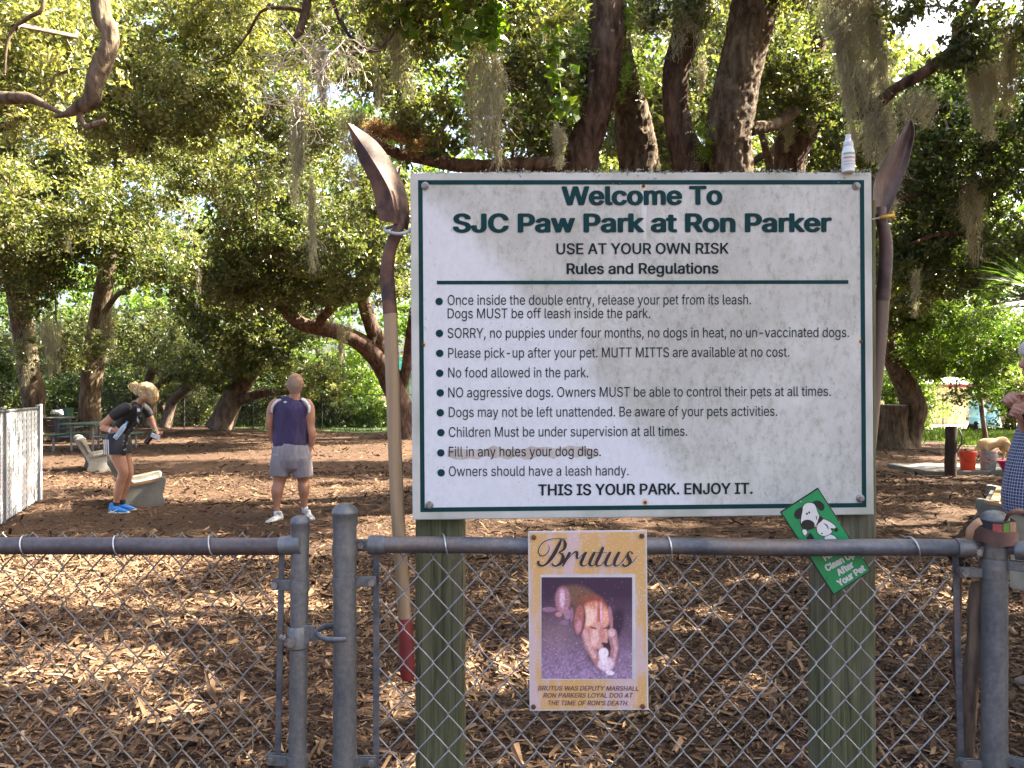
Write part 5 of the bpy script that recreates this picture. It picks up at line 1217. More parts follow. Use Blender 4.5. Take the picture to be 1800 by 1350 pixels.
# bare dead twigs
def deadtwigs(label, px, py, Y, spread, n, seed):
    rng = np.random.default_rng(seed); mb = MB(); c = P(px, py, Y)
    def grow(p, d, L, r, dep):
        pts = [p]; 
        for k in range(5):
            d = (d+Vector(rng.normal(0, .28, 3))+Vector((0, 0, -.06))).normalized(); pts.append(pts[-1]+d*L/5)
        mb.tube(pts, [r*(1-.5*k/5) for k in range(6)], 4, False)
        if dep > 0:
            for q in pts[2:]:
                if rng.random() < .75: grow(q, (d+Vector(rng.normal(0, .8, 3))).normalized(), L*rng.uniform(.4, .75), r*.6, dep-1)
    for i in range(n):
        d = Vector(rng.normal(0, 1, 3)); d.y *= .4; d.z = d.z*.6-.35; d.normalize(); grow(c+Vector(rng.normal(0, .05, 3)), d, spread/F*Y*rng.uniform(.6, 1.1), .0085, 2)
    R = root('dead_branch', tuple(c), label, 'branch'); mb.build('twigs_bunch', M['deadtwig'], R, smooth=True)
deadtwigs('tangle of pale dead twigs hanging over the moss streamer', 535, 85, 8.6, 95, 13, 61)
deadtwigs('smaller tangle of dead twigs lower beside the moss streamer', 520, 185, 8.7, 70, 9, 62)
deadtwigs('dead twigs at the top left of the two thick trunks', 600, 80, 8.7, 80, 9, 63)
# ferns: long narrow fronds
def ferns(label, spots, mat, seed, L0, name='resurrection_fern', up=.5):
    rng = np.random.default_rng(seed); V = []; Fq = []; T = []; c0 = P(*spots[0][:3])
    for (px, py, Y, wpx, hpx, n) in spots:
        c = P(px, py, Y)
        for i in range(n):
            o = Vector((c.x+rng.normal(0, .42)*wpx/F*Y, Y+rng.normal(0, .06)-.10, c.z+rng.normal(0, .42)*hpx/F*Y)); d = Vector(rng.normal(0, 1, 3)); d.z += up; d.y -= .3; d.normalize(); L = L0*rng.uniform(.5, 1.3)
            s = d.cross(Vector(rng.normal(0, 1, 3))).normalized(); t0 = float(rng.random()); segs = 5
            for k in range(segs):
                f = k/segs; q = o+d*L*f+Vector((0, 0, -L*.5*f*f)); wd = L*.22*(1-f*.8)
                for sg in (-1, 1):
                    b = len(V); tip = q+s*sg*wd+d*L*.10; V += [tuple(q), tuple(q+d*L*.09), tuple(tip)]; T += [t0]*3; Fq.append((b, b+1, b+2))
    o = link(name, npmesh(name, np.array(V), np.array(Fq), attr=T), M[mat], None, tuple(c0)); tag(o, label, 'fern')
ferns('sunlit orange dry fern carpet on the limb beside the left shovel', [(690,238,10.6,58,20,900),(660,230,10.55,24,16,260),(730,258,10.8,24,18,200),(655,250,10.5,16,12,120)], 'deadfern', 71, .11)
ferns('bright green ferns down the left side of the leftmost trunk', [(1020,60,11.9,14,50,160),(1015,160,11.9,12,50,150),(1012,30,11.9,14,30,60)], 'fern', 72, .14)
ferns('green ferns down the right side of the leftmost trunk', [(1102,40,12,10,60,170),(1098,130,12,10,50,150),(1132,150,12.9,12,30,100)], 'fern', 73, .14)
ferns('vivid green fern clump between the third and fourth trunks', [(1240,262,12.2,16,26,220),(1228,235,12.3,8,18,60)], 'fern', 74, .16)
# vine leaves, larger, at the top above the sign
rng = np.random.default_rng(88)
R = root('climbing_vine', tuple(P(850, 60, 9.5)), 'loose climbing vine with large leaves dangling at top centre', 'vine')
mb = MB(); lv = []
for (pts) in ([(853,-40,9.5),(851,20,9.5),(848,60,9.5),(866,40,9.5),(870,20,9.5)],[(870,-40,9.5),(872,40,9.5),(856,75,9.5)],[(700,-30,9.7),(705,40,9.7),(720,60,9.7)],[(975,60,10),(980,120,10),(990,180,10),(1000,215,10)],[(760,-30,9.6),(800,30,9.6),(812,70,9.6)]):
    c = crom(pts, 6); mb.tube([P(*q) for q in c], .006, 5, False)
    for q in c:
        for k in range(3): lv.append(np.array(P(q[0]+rng.normal(0, 12), q[1]+rng.normal(0, 10), q[2])))
mb.build('vine_stems', M['deadtwig'], R, smooth=True); leaves('vine_leaves', np.array(lv), .13, rng, M['fern'], R, rng.uniform(.1, .6, len(lv)), .2, .7)

# ------------------------------------------------------------------ far lawn strips and path
def lawn(name, pts, z, mat, kind='structure', label=None):
    V = []; n = len(pts); q = sm_poly(pts, 5); g = [G(x, y) for x, y in q]; o = link(name, MB().add([(p.x, p.y, z) for p in g], [tuple(range(len(g)))]).build('tmp', None).data, mat); tag(o, label, kind=kind)
    bpy.data.objects.remove([x for x in C.objects if x.name.startswith('tmp')][0]); return [(p.x, p.y) for p in g]
def inpoly(x, y, poly):
    x = np.asarray(x); y = np.asarray(y); r = np.zeros(x.shape, bool); n = len(poly)
    for i in range(n):
        x1, y1 = poly[i]; x2, y2 = poly[(i+1) % n]; c = ((y1 > y) != (y2 > y)) & (x < (x2-x1)*(y-y1)/(y2-y1+1e-12)+x1); r ^= c
    return r
LW = []
LW.append(lawn('lawn', [(-60,738),(120,741),(330,745),(380,756),(440,752),(470,758),(540,755),(600,760),(650,761),(700,757),(760,750),(1000,745),(1400,744),(1500,742),(1400,728),(800,728),(200,728),(-60,730)], .008, M['lawn'], label='green grass strip along the far fence'))
LW.append(lawn('lawn', [(1590,782),(1640,776),(1700,785),(1760,780),(1840,782),(1900,770),(1860,757),(1700,757),(1600,757)], .008, M['lawn'], label='patchy grass behind the crooked trunk and the dogs'))
lawn('sandy_path', [(1600,757),(1900,757),(1900,742),(1600,742)], .004, M['sand'], label='sunlit sandy path beyond the far right fence')
def grass():
    rng = np.random.default_rng(3); V = []; pts = []
    for poly, n, dens in ((LW[0], 26000, 1), (LW[1], 12000, 1)):
        P_ = np.array(poly); x = rng.uniform(P_[:, 0].min(), P_[:, 0].max(), n*2); y = rng.uniform(P_[:, 1].min(), P_[:, 1].max(), n*2)
        k = inpoly(x, y, poly) & (vnoise(np.stack([x*.7, y*.5, 0*x], -1), 5) > .3) & (np.abs(x) < .66*y); x, y = x[k][:n], y[k][:n]; pts.append(np.stack([x, y], -1))
    p = np.concatenate(pts); n = len(p); h = rng.uniform(.06, .2, n); a = rng.uniform(0, 3.14, n); w_ = rng.uniform(.015, .03, n); ln = rng.normal(0, .05, (n, 2))
    b = np.stack([p[:, 0], p[:, 1], np.full(n, .03)], -1); s = np.stack([np.cos(a)*w_, np.sin(a)*w_, 0*a], -1); t = b+np.stack([ln[:, 0], ln[:, 1], h], -1)
    V = np.stack([b-s, b+s, t], 1).reshape(-1, 3); o = link('grass', npmesh('grass', V, np.arange(3*n).reshape(-1, 3), attr=np.repeat(rng.random(n), 3)), M['grass']); tag(o, 'short grass blades on the far lawns', kind='stuff')
grass()

# ------------------------------------------------------------------ helpers for bodies
def lob(mb, pts, rad, side=(1, 0, 0), sides=14, n=4, ends=True):
    """closed rounded loft through pts with (ru, rv) radii, smooth-interpolated"""
    rows = []
    for p, r in zip(pts, rad):
        ru, rv = r if hasattr(r, '__len__') else (r, r); rows.append((p[0], p[1], p[2], ru, rv))
    c = crom(rows, n) if len(rows) > 2 else [np.array(r, float) for r in rows]
    c = [np.array(q) for q in c]
    if ends:
        d0 = c[0][:3]-c[1][:3]; d0 /= np.linalg.norm(d0)+1e-9; d1 = c[-1][:3]-c[-2][:3]; d1 /= np.linalg.norm(d1)+1e-9
        def cap(q, d, out):
            m = min(q[3], q[4])*.72; L = []
            for a in (30, 60, 80): L.append(np.concatenate([q[:3]+d*m*math.sin(math.radians(a)), q[3:]*math.cos(math.radians(a))]))
            return L
        c = cap(c[0], d0, 1)[::-1]+c+cap(c[-1], d1, 1)
    mb.tube([tuple(q[:3]) for q in c], [(max(q[3], 1e-4), max(q[4], 1e-4)) for q in c], sides, True, 1, side)
def fuse(mb, name, mat, parent, voxel=.008, it=4, noise=None, origin=None, dec=None):
    """weld overlapping closed shapes into one continuous skin"""
    o = mb.build(name, mat, parent, origin)
    r = o.modifiers.new('r', 'REMESH'); r.mode = 'VOXEL'; r.voxel_size = voxel; r.use_smooth_shade = True
    sm = o.modifiers.new('s', 'SMOOTH'); sm.factor = .6; sm.iterations = it
    if dec: dm = o.modifiers.new('d', 'DECIMATE'); dm.ratio = dec
    dg = bpy.context.evaluated_depsgraph_get(); me = bpy.data.meshes.new_from_object(o.evaluated_get(dg)); o.modifiers.clear()
    old = o.data; o.data = me; bpy.data.meshes.remove(old); me.name = name
    if len(me.materials) == 0: me.materials.append(mat)
    if noise:
        n = len(me.vertices); co = np.zeros(n*3); me.vertices.foreach_get('co', co); co = co.reshape(-1, 3); no = np.zeros(n*3); me.vertices.foreach_get('normal', no); no = no.reshape(-1, 3)
        q = fbm(co*np.array(noise[1]), 3, 3)-.45; co += no*(q*noise[0])[:, None]; me.vertices.foreach_set('co', co.ravel()); me.update()
    me.polygons.foreach_set('use_smooth', np.full(len(me.polygons), True)); return o
class Px:
    def __init__(s, Y, o=0): s.Y = Y; s.k = Y/F; s.o = o
    def __call__(s, px, py, d=0.0): q = P(px+s.o, py, s.Y); return (q.x, s.Y+d, q.z)
def skin_mat(name, a, b):
    m = simple(name, a, b, 14, .5, detail=5); bs = m.node_tree.nodes['Principled BSDF']; bs.inputs['Subsurface Weight'].default_value = .08
    bs.inputs['Subsurface Radius'].default_value = (.02, .008, .004); return m
M['tan'] = skin_mat('tanned_skin', (.36, .175, .105), (.28, .13, .078)); M['skin'] = skin_mat('pink_skin', (.42, .225, .16), (.34, .165, .115))
def hand(mb, wrist, pdir, fdir, scale=1.0, curl=1.2, thumb=1, s=None):
    """palm and five separate curled fingers; pdir = palm direction, fdir = axis across the knuckles (towards the index)"""
    W0 = Vector(wrist); p = Vector(pdir).normalized(); f = Vector(fdir); f = (f-p*f.dot(p)).normalized(); n = p.cross(f)*thumb; sc = scale
    lob(mb, [W0-p*.01*sc, W0+p*.035*sc, W0+p*.075*sc, W0+p*.09*sc], [(.026*sc, .018*sc), (.036*sc, .017*sc), (.040*sc, .015*sc), (.036*sc, .011*sc)], f, 12, 3)
    for i, (off, L) in enumerate(((.030, .075), (.010, .083), (-.010, .078), (-.029, .062))):
        b = W0+p*.085*sc+f*off*sc; d = p.copy(); pts = [b-p*.02*sc, b]; seg = [.42, .32, .26]
        for q in seg:
            d = (Matrix.Rotation(curl*.95*thumb, 3, f) @ d if False else (d*math.cos(curl)+n*math.sin(curl))).normalized(); n2 = (n*math.cos(curl)-p*math.sin(curl))
            pts.append(pts[-1]+d*L*q*sc)
            # carry the frame round
            nn = (n-d*n.dot(d)); n_ = nn.normalized() if nn.length > 1e-4 else n2; n_keep = n_
            n = n_keep
        n = p.cross(f)*thumb
        lob(mb, pts, [.0095*sc, .0098*sc, .009*sc, .0085*sc, .0075*sc], f, 8, 2)
    tb = W0+p*.022*sc+f*.028*sc
    lob(mb, [tb, tb+(p*.6+f*.8+n*.3)*.030*sc, tb+(p*.95+f*.75+n*.75)*.040*sc, tb+(p*1.25+f*.35+n*1.25)*.042*sc], [.013*sc, .0115*sc, .010*sc, .0085*sc], f, 8, 2)

# ------------------------------------------------------------------ white privacy fence at far left
FA = Vector((-5.45, 8.2, 0)); FB = Vector(((66-900)/F*12.3, 12.3, 0)); dF = (FB-FA).normalized(); LF = (FB-FA).length; nF = Vector((dF.y, -dF.x, 0))
if nF.x < 0: nF = -nF
WF = root('privacy_fence', tuple(FB), 'white slatted chain link fence at the left edge', 'fence'); slatm = simple('white_plastic_slat', (.86, .87, .86), (.78, .79, .79), 5, .5, detail=6)
ang = math.atan2(dF.y, dF.x); sm_ = None
for i in range(int(LF/.083)):
    c = FA+dF*(.05+i*.083)
    if sm_ is None:
        o = MB().box((c.x, c.y, .70), .070, .006, 1.34, Matrix.Rotation(ang+.10, 3, 'Z')).build('privacy_slat', slatm, WF); sm_ = o; first = c
    else:
        q = sm_.copy(); C.collection.objects.link(q); q.parent = WF; q.location = c-first+Vector((0, 0, .006*math.sin(i*2.3)))+nF*(.004*math.sin(i*1.9))
chain_link(WF, (FA+nF*.006).to_2d(), (FB+nF*.006).to_2d(), .03, 1.40, simple('pale_coated_wire', (.34, .35, .36), (.25, .26, .27), 10, .5), W=.083, H=.085, r=.0022)
for k in range(3):
    c = FA.lerp(FB, k/2.0); vpost(WF, 'fence_post', c.x, c.y, -.2, 1.40, .030, M['galv'], 16); dome_cap(WF, c.x, c.y, 1.398, .030, M['galv'])
MB().tube([FA+Vector((0, 0, 1.37)), FB+Vector((0, 0, 1.37))], .0205, 14).build('top_rail', M['galv'], WF, autos=50)
q = FB+Vector((-.075, .22, 0)); vpost(WF, 'fence_post', q.x, q.y, -.2, 1.43, .020, slatm, 14)

# ------------------------------------------------------------------ concrete benches
m, nt, bs, out = new_mat('exposed_aggregate_concrete')
n1 = noise_node(nt, 90, 4, .7); n2 = noise_node(nt, 5, 4); r = ramp(nt, n1.outputs[0], [(.3, (.07, .067, .06)), (.5, (.155, .15, .135)), (.72, (.27, .26, .235))]); r2 = ramp(nt, n2.outputs[0], [(.3, (.75, .76, .72)), (.7, (1.1, 1.08, 1.04))])
nt.links.new(mix(nt, 1.0, r.outputs[0], r2.outputs[0], 'MULTIPLY'), bs.inputs['Base Color']); bs.inputs['Roughness'].default_value = .95; bumpn(nt, bs, n1.outputs[0], .8, .01); M['conc'] = m
M['plank'] = simple('warm_wood_strip', (.36, .20, .09), (.22, .115, .05), 12, .7, stretch=(.3, 3, 3)); M['oldplank'] = simple('old_grey_wood_strip', (.16, .12, .08), (.09, .065, .045), 12, .8)
PROF = [(0,0),(.006,.16),(-.08,.35),(-.18,.54),(-.227,.637),(-.195,.70),(-.12,.72),(-.044,.687),(-.019,.61),(.03,.47),(.094,.36),(.15,.345),(.32,.37),(.47,.41),(.525,.385),(.51,.27),(.485,.16),(.49,0)]
def bench(x, y, L, mir, label, wood, seed, rot=0, brk=0):
    R = root('concrete_bench', (x, y, 0), label, 'bench', 'concrete benches in the dog park', rot); Mx = Matrix.Translation((x, y, 0)) @ Matrix.Rotation(rot, 4, 'Z'); s = -1 if mir else 1
    T_ = lambda a, b, c: Mx @ Vector((a*s, b, c))
    prof = sm_poly([(a, b) for a, b in PROF], 3); prof = [(a, max(b, -.02)) for a, b in prof]; rng = random.Random(seed)
    for y0 in (0, L-.10):
        n = len(prof); V = []; 
        cx, cz = .12, .33
        for (dy, sc) in ((0, .965), (.014, 1), (.086, 1), (.10, .965)):
            V += [T_(cx+(a-cx)*sc, y0+dy, cz+(b-cz)*sc if b > .02 else b) for a, b in prof]
        Fc = [tuple(range(n)), tuple(range(4*n-1, 3*n-1, -1))]+[(r*n+i, (r+1)*n+i, (r+1)*n+(i+1) % n, r*n+(i+1) % n) for r in range(3) for i in range(n)]
        if mir: Fc = [tuple(reversed(f)) for f in Fc]
        MB().add(V, Fc).build('bench_end', M['conc'], R, autos=50)
    inner = [(-.10,.62),(-.065,.52),(-.02,.42),(.04,.33),(.12,.29),(.25,.30),(.38,.335),(.46,.35)]; c = crom(inner, 3); V = []; n = len(c)
    for dy in (.095, L-.095):
        for q in c: V.append(T_(q[0], dy, q[1]))
        for q in c: V.append(T_(q[0]+.01, dy, q[1]-.055))
    Fc = [(i, i+1, i+1+2*n, i+2*n) for i in range(n-1)]+[(i+n, i+3*n, i+1+3*n, i+1+n) for i in range(n-1)]+[(0, 2*n, 3*n, n), (n-1, 2*n-1, 4*n-1, 3*n-1)]
    MB().add(V, Fc).build('seat_shell', M['conc'], R, autos=50)
    for y0 in (-.012, L+.012-.10+.10):
        for (a, b, e) in (((.07, .315), (.44, .385), 0), ((-.135, .625), (.005, .375), 1)):
            p, q = T_(a[0], y0, a[1]), T_(b[0], y0, b[1]); d = (q-p).normalized(); mb = MB(); up = Vector((0, 1, 0)).cross(d)
            mb.prism([p+up*.020, q+up*.020, q-up*.020, p-up*.020], Mx.to_3x3() @ Vector((0, .024, 0))); mb.build('wood_strip', wood, R)
    if brk:
        for zz, a in ((.335, .15), (.36, .30)):
            mb = MB(); p = T_(a, .10, zz); q = T_(a+.01, L-.12, zz); mb.prism([p, p+Mx.to_3x3() @ Vector((.085*s, 0, .006)), p+Mx.to_3x3() @ Vector((.085*s, 0, .03)), p+Vector((0, 0, .026))], q-p); mb.build('seat_slat', wood, R)
    return R
bench(P(222, 893, 11.66).x, 11.62, 1.1, 0, 'worn concrete bench right beside the blonde woman, boards mostly missing', M['plank'], 1, rot=.45)
bench(P(155, 831, 16.8).x, 16.8, 1.1, 0, 'concrete bench further back with dark old wood strips, left of the woman', M['oldplank'], 2, rot=.52)
bench(P(1715, 880, 9.45).x+.44, 9.17, 1.75, 1, 'concrete bench with warm wood boards behind the right corner post', M['plank'], 3, rot=-.57, brk=1)

# ------------------------------------------------------------------ picnic tables, bin, low wall
gtop = simple('green_painted_boards', (.055, .105, .075), (.035, .07, .05), 8, .6, stretch=(3, .3, 1)); gsteel = simple('pale_steel_tube', (.22, .23, .24), (.14, .15, .16), 10, .5, metal=.3)
def picnic(x, y, wt, L, label, top, steel, rot=0):
    R = root('picnic_table', (x, y, 0), label, 'table', 'picnic tables', rot); Mx = Matrix.Translation((x, y, 0)) @ Matrix.Rotation(rot, 4, 'Z'); M3 = Mx.to_3x3(); nb = 5; bw_ = wt/nb
    for i in range(nb): MB().box(Mx @ Vector((-wt/2+bw_*(i+.5), 0, .75)), bw_-.012, L, .045, M3, .004).build('top_board', top, R)
    for s in (-1, 1):
        for j in (0, 1): MB().box(Mx @ Vector((s*(wt/2+.30+j*.14-.07), 0, .45)), .13, L, .04, M3, .004).build('seat_board', top, R)
        for e in (-1, 1):
            mb = MB(); yy = e*(L/2-.28)
            mb.tube([Mx @ Vector(p) for p in ((s*(wt/2+.30), yy, .02), (s*(wt/2+.30), yy, .43))], .03, 8); mb.tube([Mx @ Vector(p) for p in ((s*(wt/2-.2), yy, .0), (s*(wt/2-.2), yy, .72))], .03, 8)
            mb.tube([Mx @ Vector(p) for p in ((s*(wt/2+.30), yy, .40), (s*(wt/2-.2), yy, .40))], .022, 8); mb.tube([Mx @ Vector(p) for p in ((s*(wt/2-.2), yy, .42), (s*.05, yy*.5, .72))], .015, 6); mb.build('leg_frame', steel, R, autos=40)
    return R
picnic(P(162, 690, 23.2).x, 23.4, 1.0, 1.9, 'green topped picnic table with pale legs left of the woman', gtop, gsteel, rot=-.06)
picnic(P(96, 690, 28).x, 28.3, .8, 1.8, 'dark picnic table further back by the white fence corner', simple('dark_boards', (.09, .085, .07), None, 8, .7), simple('dark_steel', (.08, .085, .08), None, 8, .5), rot=.1)
BX = Px(30); R = root('waste_bin', (BX(111, 700)[0], 30, 0), 'green lidded bin beside the straight oak trunk', 'bin'); bm = simple('green_bin_plastic', (.05, .12, .09), (.035, .09, .065), 8, .5); x = BX(111, 700)[0]
MB().box((x, 30, .42), .40, .4, .84, bev=.03).build('bin_body', simple('dark_bin_post', (.07, .075, .07), None, 8, .6), R)
MB().prism([Vector((x-.23, 29.78, .76)), Vector((x+.23, 29.78, .76)), Vector((x+.25, 29.78, 1.06)), Vector((x-.12, 29.78, 1.04))], (0, .45, 0)).build('bin_lid', bm, R)
x = BX(101, 700)[0]; fl = MB(); rg = random.Random(3)
for k in range(9): c = Vector((P(94+rg.uniform(-9, 9), 733+rg.uniform(-5, 3), 28).x, 28.1+rg.uniform(-.3, .3), .84+rg.uniform(0, .12))); lob(fl, [c, c+Vector((.05, 0, .03)), c+Vector((.1, 0, 0))], [.04, .06, .03])
R = root('crumpled_paper', (x, 28.1, .78), 'crumpled white paper heap on the dark picnic table', 'paper'); fuse(fl, 'paper_heap', simple('white_paper', (.72, .68, .62), None, 20, .8), R, .02, 1)
rw = root('low_wall', (P(130, 690, 34).x, 34, 0), 'low dark timber wall behind the picnic tables', 'wall'); tim = simple('dark_timber', (.085, .055, .04), (.05, .032, .025), 6, .9, stretch=(.3, 1, 1))
for k in range(2):
    for j in range(3): MB().box((P(92+j*46, 690, 34).x, 34+.01*j, .12+k*.24), 46/F*34-.02, .2, .225, bev=.01).build('timber', tim, rw)

# ------------------------------------------------------------------ things at the back right
pad = root('drinking_pad', (P(1690, 690, 17).x, 17.2, 0), 'flat grey concrete pad under the buckets', 'pad'); a = P(1592, 690, 17.2).x; b = P(1790, 690, 17.2).x
MB().box(((a+b)/2, 17.2, .035), b-a, 1.7, .09, bev=.012).build('pad_slab', M['conc'], pad)
tp = root('timber_post', (P(1671, 690, 16.5).x, 16.2, 0), 'short dark timber post left of the orange bucket', 'post'); x = P(1671, 690, 16.2).x; dk = bark('dark_old_timber', (.02, .014, .012), (.055, .038, .03), (.10, .075, .06), sc=(1, 1, .15), scale=14, bd=.02)
mb = MB(); tree_tube([(x, 16.2, -.1, .105), (x, 16.2, .3, .105), (x+.01, 16.2, .7, .10), (x+.01, 16.2, .95, .098)], 6, 12, .10, 10, 3, mb, True); mb.build('post_timber', dk, tp, autos=50)
MB().tube([(x+.10, 16.08, .90), (x+.14, 16.05, .75), (x+.13, 16.06, .62), (x+.03, 16.07, .45), (x-.10, 16.08, .38)], .014, 6).build('tied_rope', blk, tp, smooth=True)
def bucket(px, col, label, patt=None):
    Y = 16.55; x = P(px, 690, Y).x; z0 = .08; R = root('bucket', (x, Y, z0), label, 'bucket', 'buckets by the dogs'); mb = MB()
    pr = [(0, .128), (.02, .132), (.30, .150), (.302, .158), (.315, .158), (.317, .152), (.34, .153), (.342, .160), (.365, .162), (.372, .158), (.372, .150), (.34, .146), (.03, .125), (.025, .02)]
    mb.tube([(x, Y, z0+z) for z, r in pr], [r for z, r in pr], 28); B0 = mb.build('bucket_body', col, R, autos=40)
    pts = [(x+.165*math.cos(a), Y-.02-.15*abs(math.sin(a))*.8, z0+.33-.17*math.sin(a)) for a in [math.pi*k/14 for k in range(15)]]; MB().tube(pts, .004, 6).build('bucket_handle', M['bright'] if patt else blk, R, smooth=True)
    if patt: 
        for aa, bb, cc, zz in ((-130, -100, (.35, .03, .03), .17), (-85, -60, (.12, .1, .1), .15), (-60, -40, (.30, .04, .03), .20), (-115, -80, (.06, .06, .07), .12)):
            V = []; n = 6
            for k in range(n+1):
                a = math.radians(aa+(bb-aa)*k/n)
                for dz in (-.04, .045): r = .132+(.018*(zz+dz)/.30)+.0025; V.append((x+math.cos(a)*r, Y+math.sin(a)*r, z0+zz+dz+.02*math.sin(k*2.1)))
            MB().add(V, [(2*k, 2*k+2, 2*k+3, 2*k+1) for k in range(n)]).build('bucket_print', simple('bucket_ink', cc, (.4, .38, .36), 40, .6, lo=.45, hi=.5), B0)
bucket(1701, simple('orange_bucket_plastic', (.60, .05, .012), (.5, .04, .01), 6, .4), 'bright orange plastic bucket on the pad')
bucket(1737, simple('grey_white_bucket_plastic', (.34, .325, .31), (.22, .21, .2), 14, .5, detail=6), 'dirty white bucket with dark print beside the orange one', 1)
Y = 16.4; x = P(1773, 690, Y).x; R = root('water_bowl', (x, Y, .08), 'magenta plastic bowl at the right end of the pad', 'bowl'); pr = [(0, .10), (.02, .12), (.16, .19), (.19, .21), (.195, .205), (.165, .185), (.03, .11), (.028, .01)]
MB().tube([(x, Y, .08+z) for z, r in pr], [r for z, r in pr], 28).build('bowl_body', simple('magenta_plastic', (.62, .03, .17), None, 8, .4), R, autos=40)
# stump
sp = root('tree_stump', (P(1560, 690, 25).x, 24.6, 0), 'broad sawn tree stump left of the crooked grey trunk', 'stump'); x = P(1560, 690, 24.6).x
mb = MB(); tree_tube([(x, 24.6, -.1, .72), (x, 24.6, .2, .60), (x, 24.6, .7, .55), (x+.02, 24.6, 1.22, .56)], 8, 40, .12, 4, 9, mb, True); mb.build('stump_bark', M['bark_grey'], sp, autos=50)
mb = MB(); mb.tube([(x+.02, 24.6, 1.215), (x+.02, 24.6, 1.245)], [.50, .49], 30); mb.build('cut_face', simple('grey_cut_wood', (.33, .29, .25), (.22, .19, .16), 20, .9), sp)
# shed, tanks, teal building
def building(name, label, cat, x0, x1, Y, D, hw, wallm, roofm, trim, over=.25, rise=.7, win=None, slats=None):
    R = root(name, ((x0+x1)/2, Y, 0), label, cat); cx = (x0+x1)/2
    MB().box((cx, Y+D/2, hw/2), x1-x0, D, hw).build('wall', wallm, R)
    V = [Vector((x0-over, Y-over, hw)), Vector((x1+over, Y-over, hw)), Vector((x1+over, Y+D/2, hw+rise)), Vector((x0-over, Y+D/2, hw+rise)), Vector((x1+over, Y+D+over, hw)), Vector((x0-over, Y+D+over, hw))]
    V2 = [v+Vector((0, 0, .08)) for v in V]; Fc = [(0, 1, 2, 3), (3, 2, 4, 5)]; F2 = [tuple(i+6 for i in reversed(f)) for f in Fc]; side = [(0, 6, 7, 1), (1, 7, 8, 2), (2, 8, 10, 4), (4, 10, 11, 5), (5, 11, 9, 3), (3, 9, 6, 0)]
    RF = MB().add(V+V2, Fc+F2+side).build('roof', roofm, R)
    MB().box((cx, Y-over-.02, hw-.02), x1-x0+2*over, .03, .16).build('fascia_board', trim, RF)
    n = int((x1-x0)/.4)
    for k in range(n+1): MB().box((x0+(x1-x0)*k/n, Y-.015, hw/2), .05, .03, hw-.02).build('wall_batten', slats or wallm, R)
    if win: 
        for wx in win: f = MB().box((wx, Y-.03, hw*.55), .8, .05, .9).build('window', trim, R); MB().box((wx, Y-.06, hw*.55), .68, .02, .78).build('pane', simple('dark_glass', (.04, .05, .06), None, 5, .1), f)
    return R
building('garden_shed', 'small pale yellow shed with white metal roof and dark red edge', 'shed', P(1618, 690, 42).x, P(1696, 690, 42).x, 42, 2.6, 1.95, simple('cream_boards', (.72, .62, .36), (.6, .5, .28), 4, .7), simple('white_metal_roof', (.78, .78, .8), None, 4, .4), simple('dark_red_paint', (.22, .035, .045), None, 5, .6), rise=.35)
building('park_building', 'white and teal building glimpsed between shovel handle and sign', 'building', P(690, 690, 46).x, P(830, 690, 46).x, 46, 5, 2.6, simple('white_wall', (.8, .8, .78), None, 4, .6), simple('teal_metal_roof', (.05, .38, .33), (.04, .3, .27), 4, .4), simple('teal_trim', (.06, .45, .38), None, 4, .5), rise=.9, slats=simple('teal_batten', (.15, .5, .43), None, 4, .5), win=[P(790, 690, 46).x])
for i, px in enumerate((1718, 1743)):
    Y = 39+i*.1; x = P(px, 690, Y).x; R = root('water_tank', (x, Y, 0), ('left' if i == 0 else 'right')+' one of two pale blue plastic tanks beyond the far fence', 'tank', 'blue tanks beyond the fence')
    pr = [(0, .33), (.05, .345), (.4, .35), (.42, .335), (.46, .335), (.48, .35), (.85, .35), (.87, .335), (.91, .335), (.93, .35), (1.15, .345), (1.2, .28), (1.22, .1)]; MB().tube([(x, Y, z) for z, r in pr], [r for z, r in pr], 26).build('tank_body', simple('pale_blue_plastic', (.16, .42, .60), (.11, .33, .50), 5, .45), R, autos=40); MB().tube([(x, Y, 1.2), (x, Y, 1.27)], .09, 14).build('tank_lid', M['white'], R, autos=40)
# far park fence: posts, rails, mesh
ff = root('park_boundary_fence', (P(560, 690, 37.2).x, 37.2, 0), 'dark far chain link fence along the grass strip', 'fence'); dk = simple('dark_fence_steel', (.05, .055, .05), None, 9, .5); x0, x1 = P(-40, 690, 37.2).x, P(1900, 690, 37.2).x
n = 16
for k in range(n+1): x = x0+(x1-x0)*k/n; MB().tube([(x, 37.2, 0), (x, 37.2, 1.55)], .03, 8).build('fence_post', dk, ff, autos=40)
MB().tube([(x0, 37.2, 1.5), (x1, 37.2, 1.5)], .022, 6).build('top_rail', dk, ff, autos=40)
mb = MB(); step = .16
for k in range(int((x1-x0)/step)):
    x = x0+k*step
    for s in (-1, 1): mb.tube([(x, 37.2, .03), (x+s*1.45*.8, 37.2, 1.48)], .0035, 3, False)
o = mb.build('chain_link_mesh', dk, ff); o['kind'] = 'stuff'
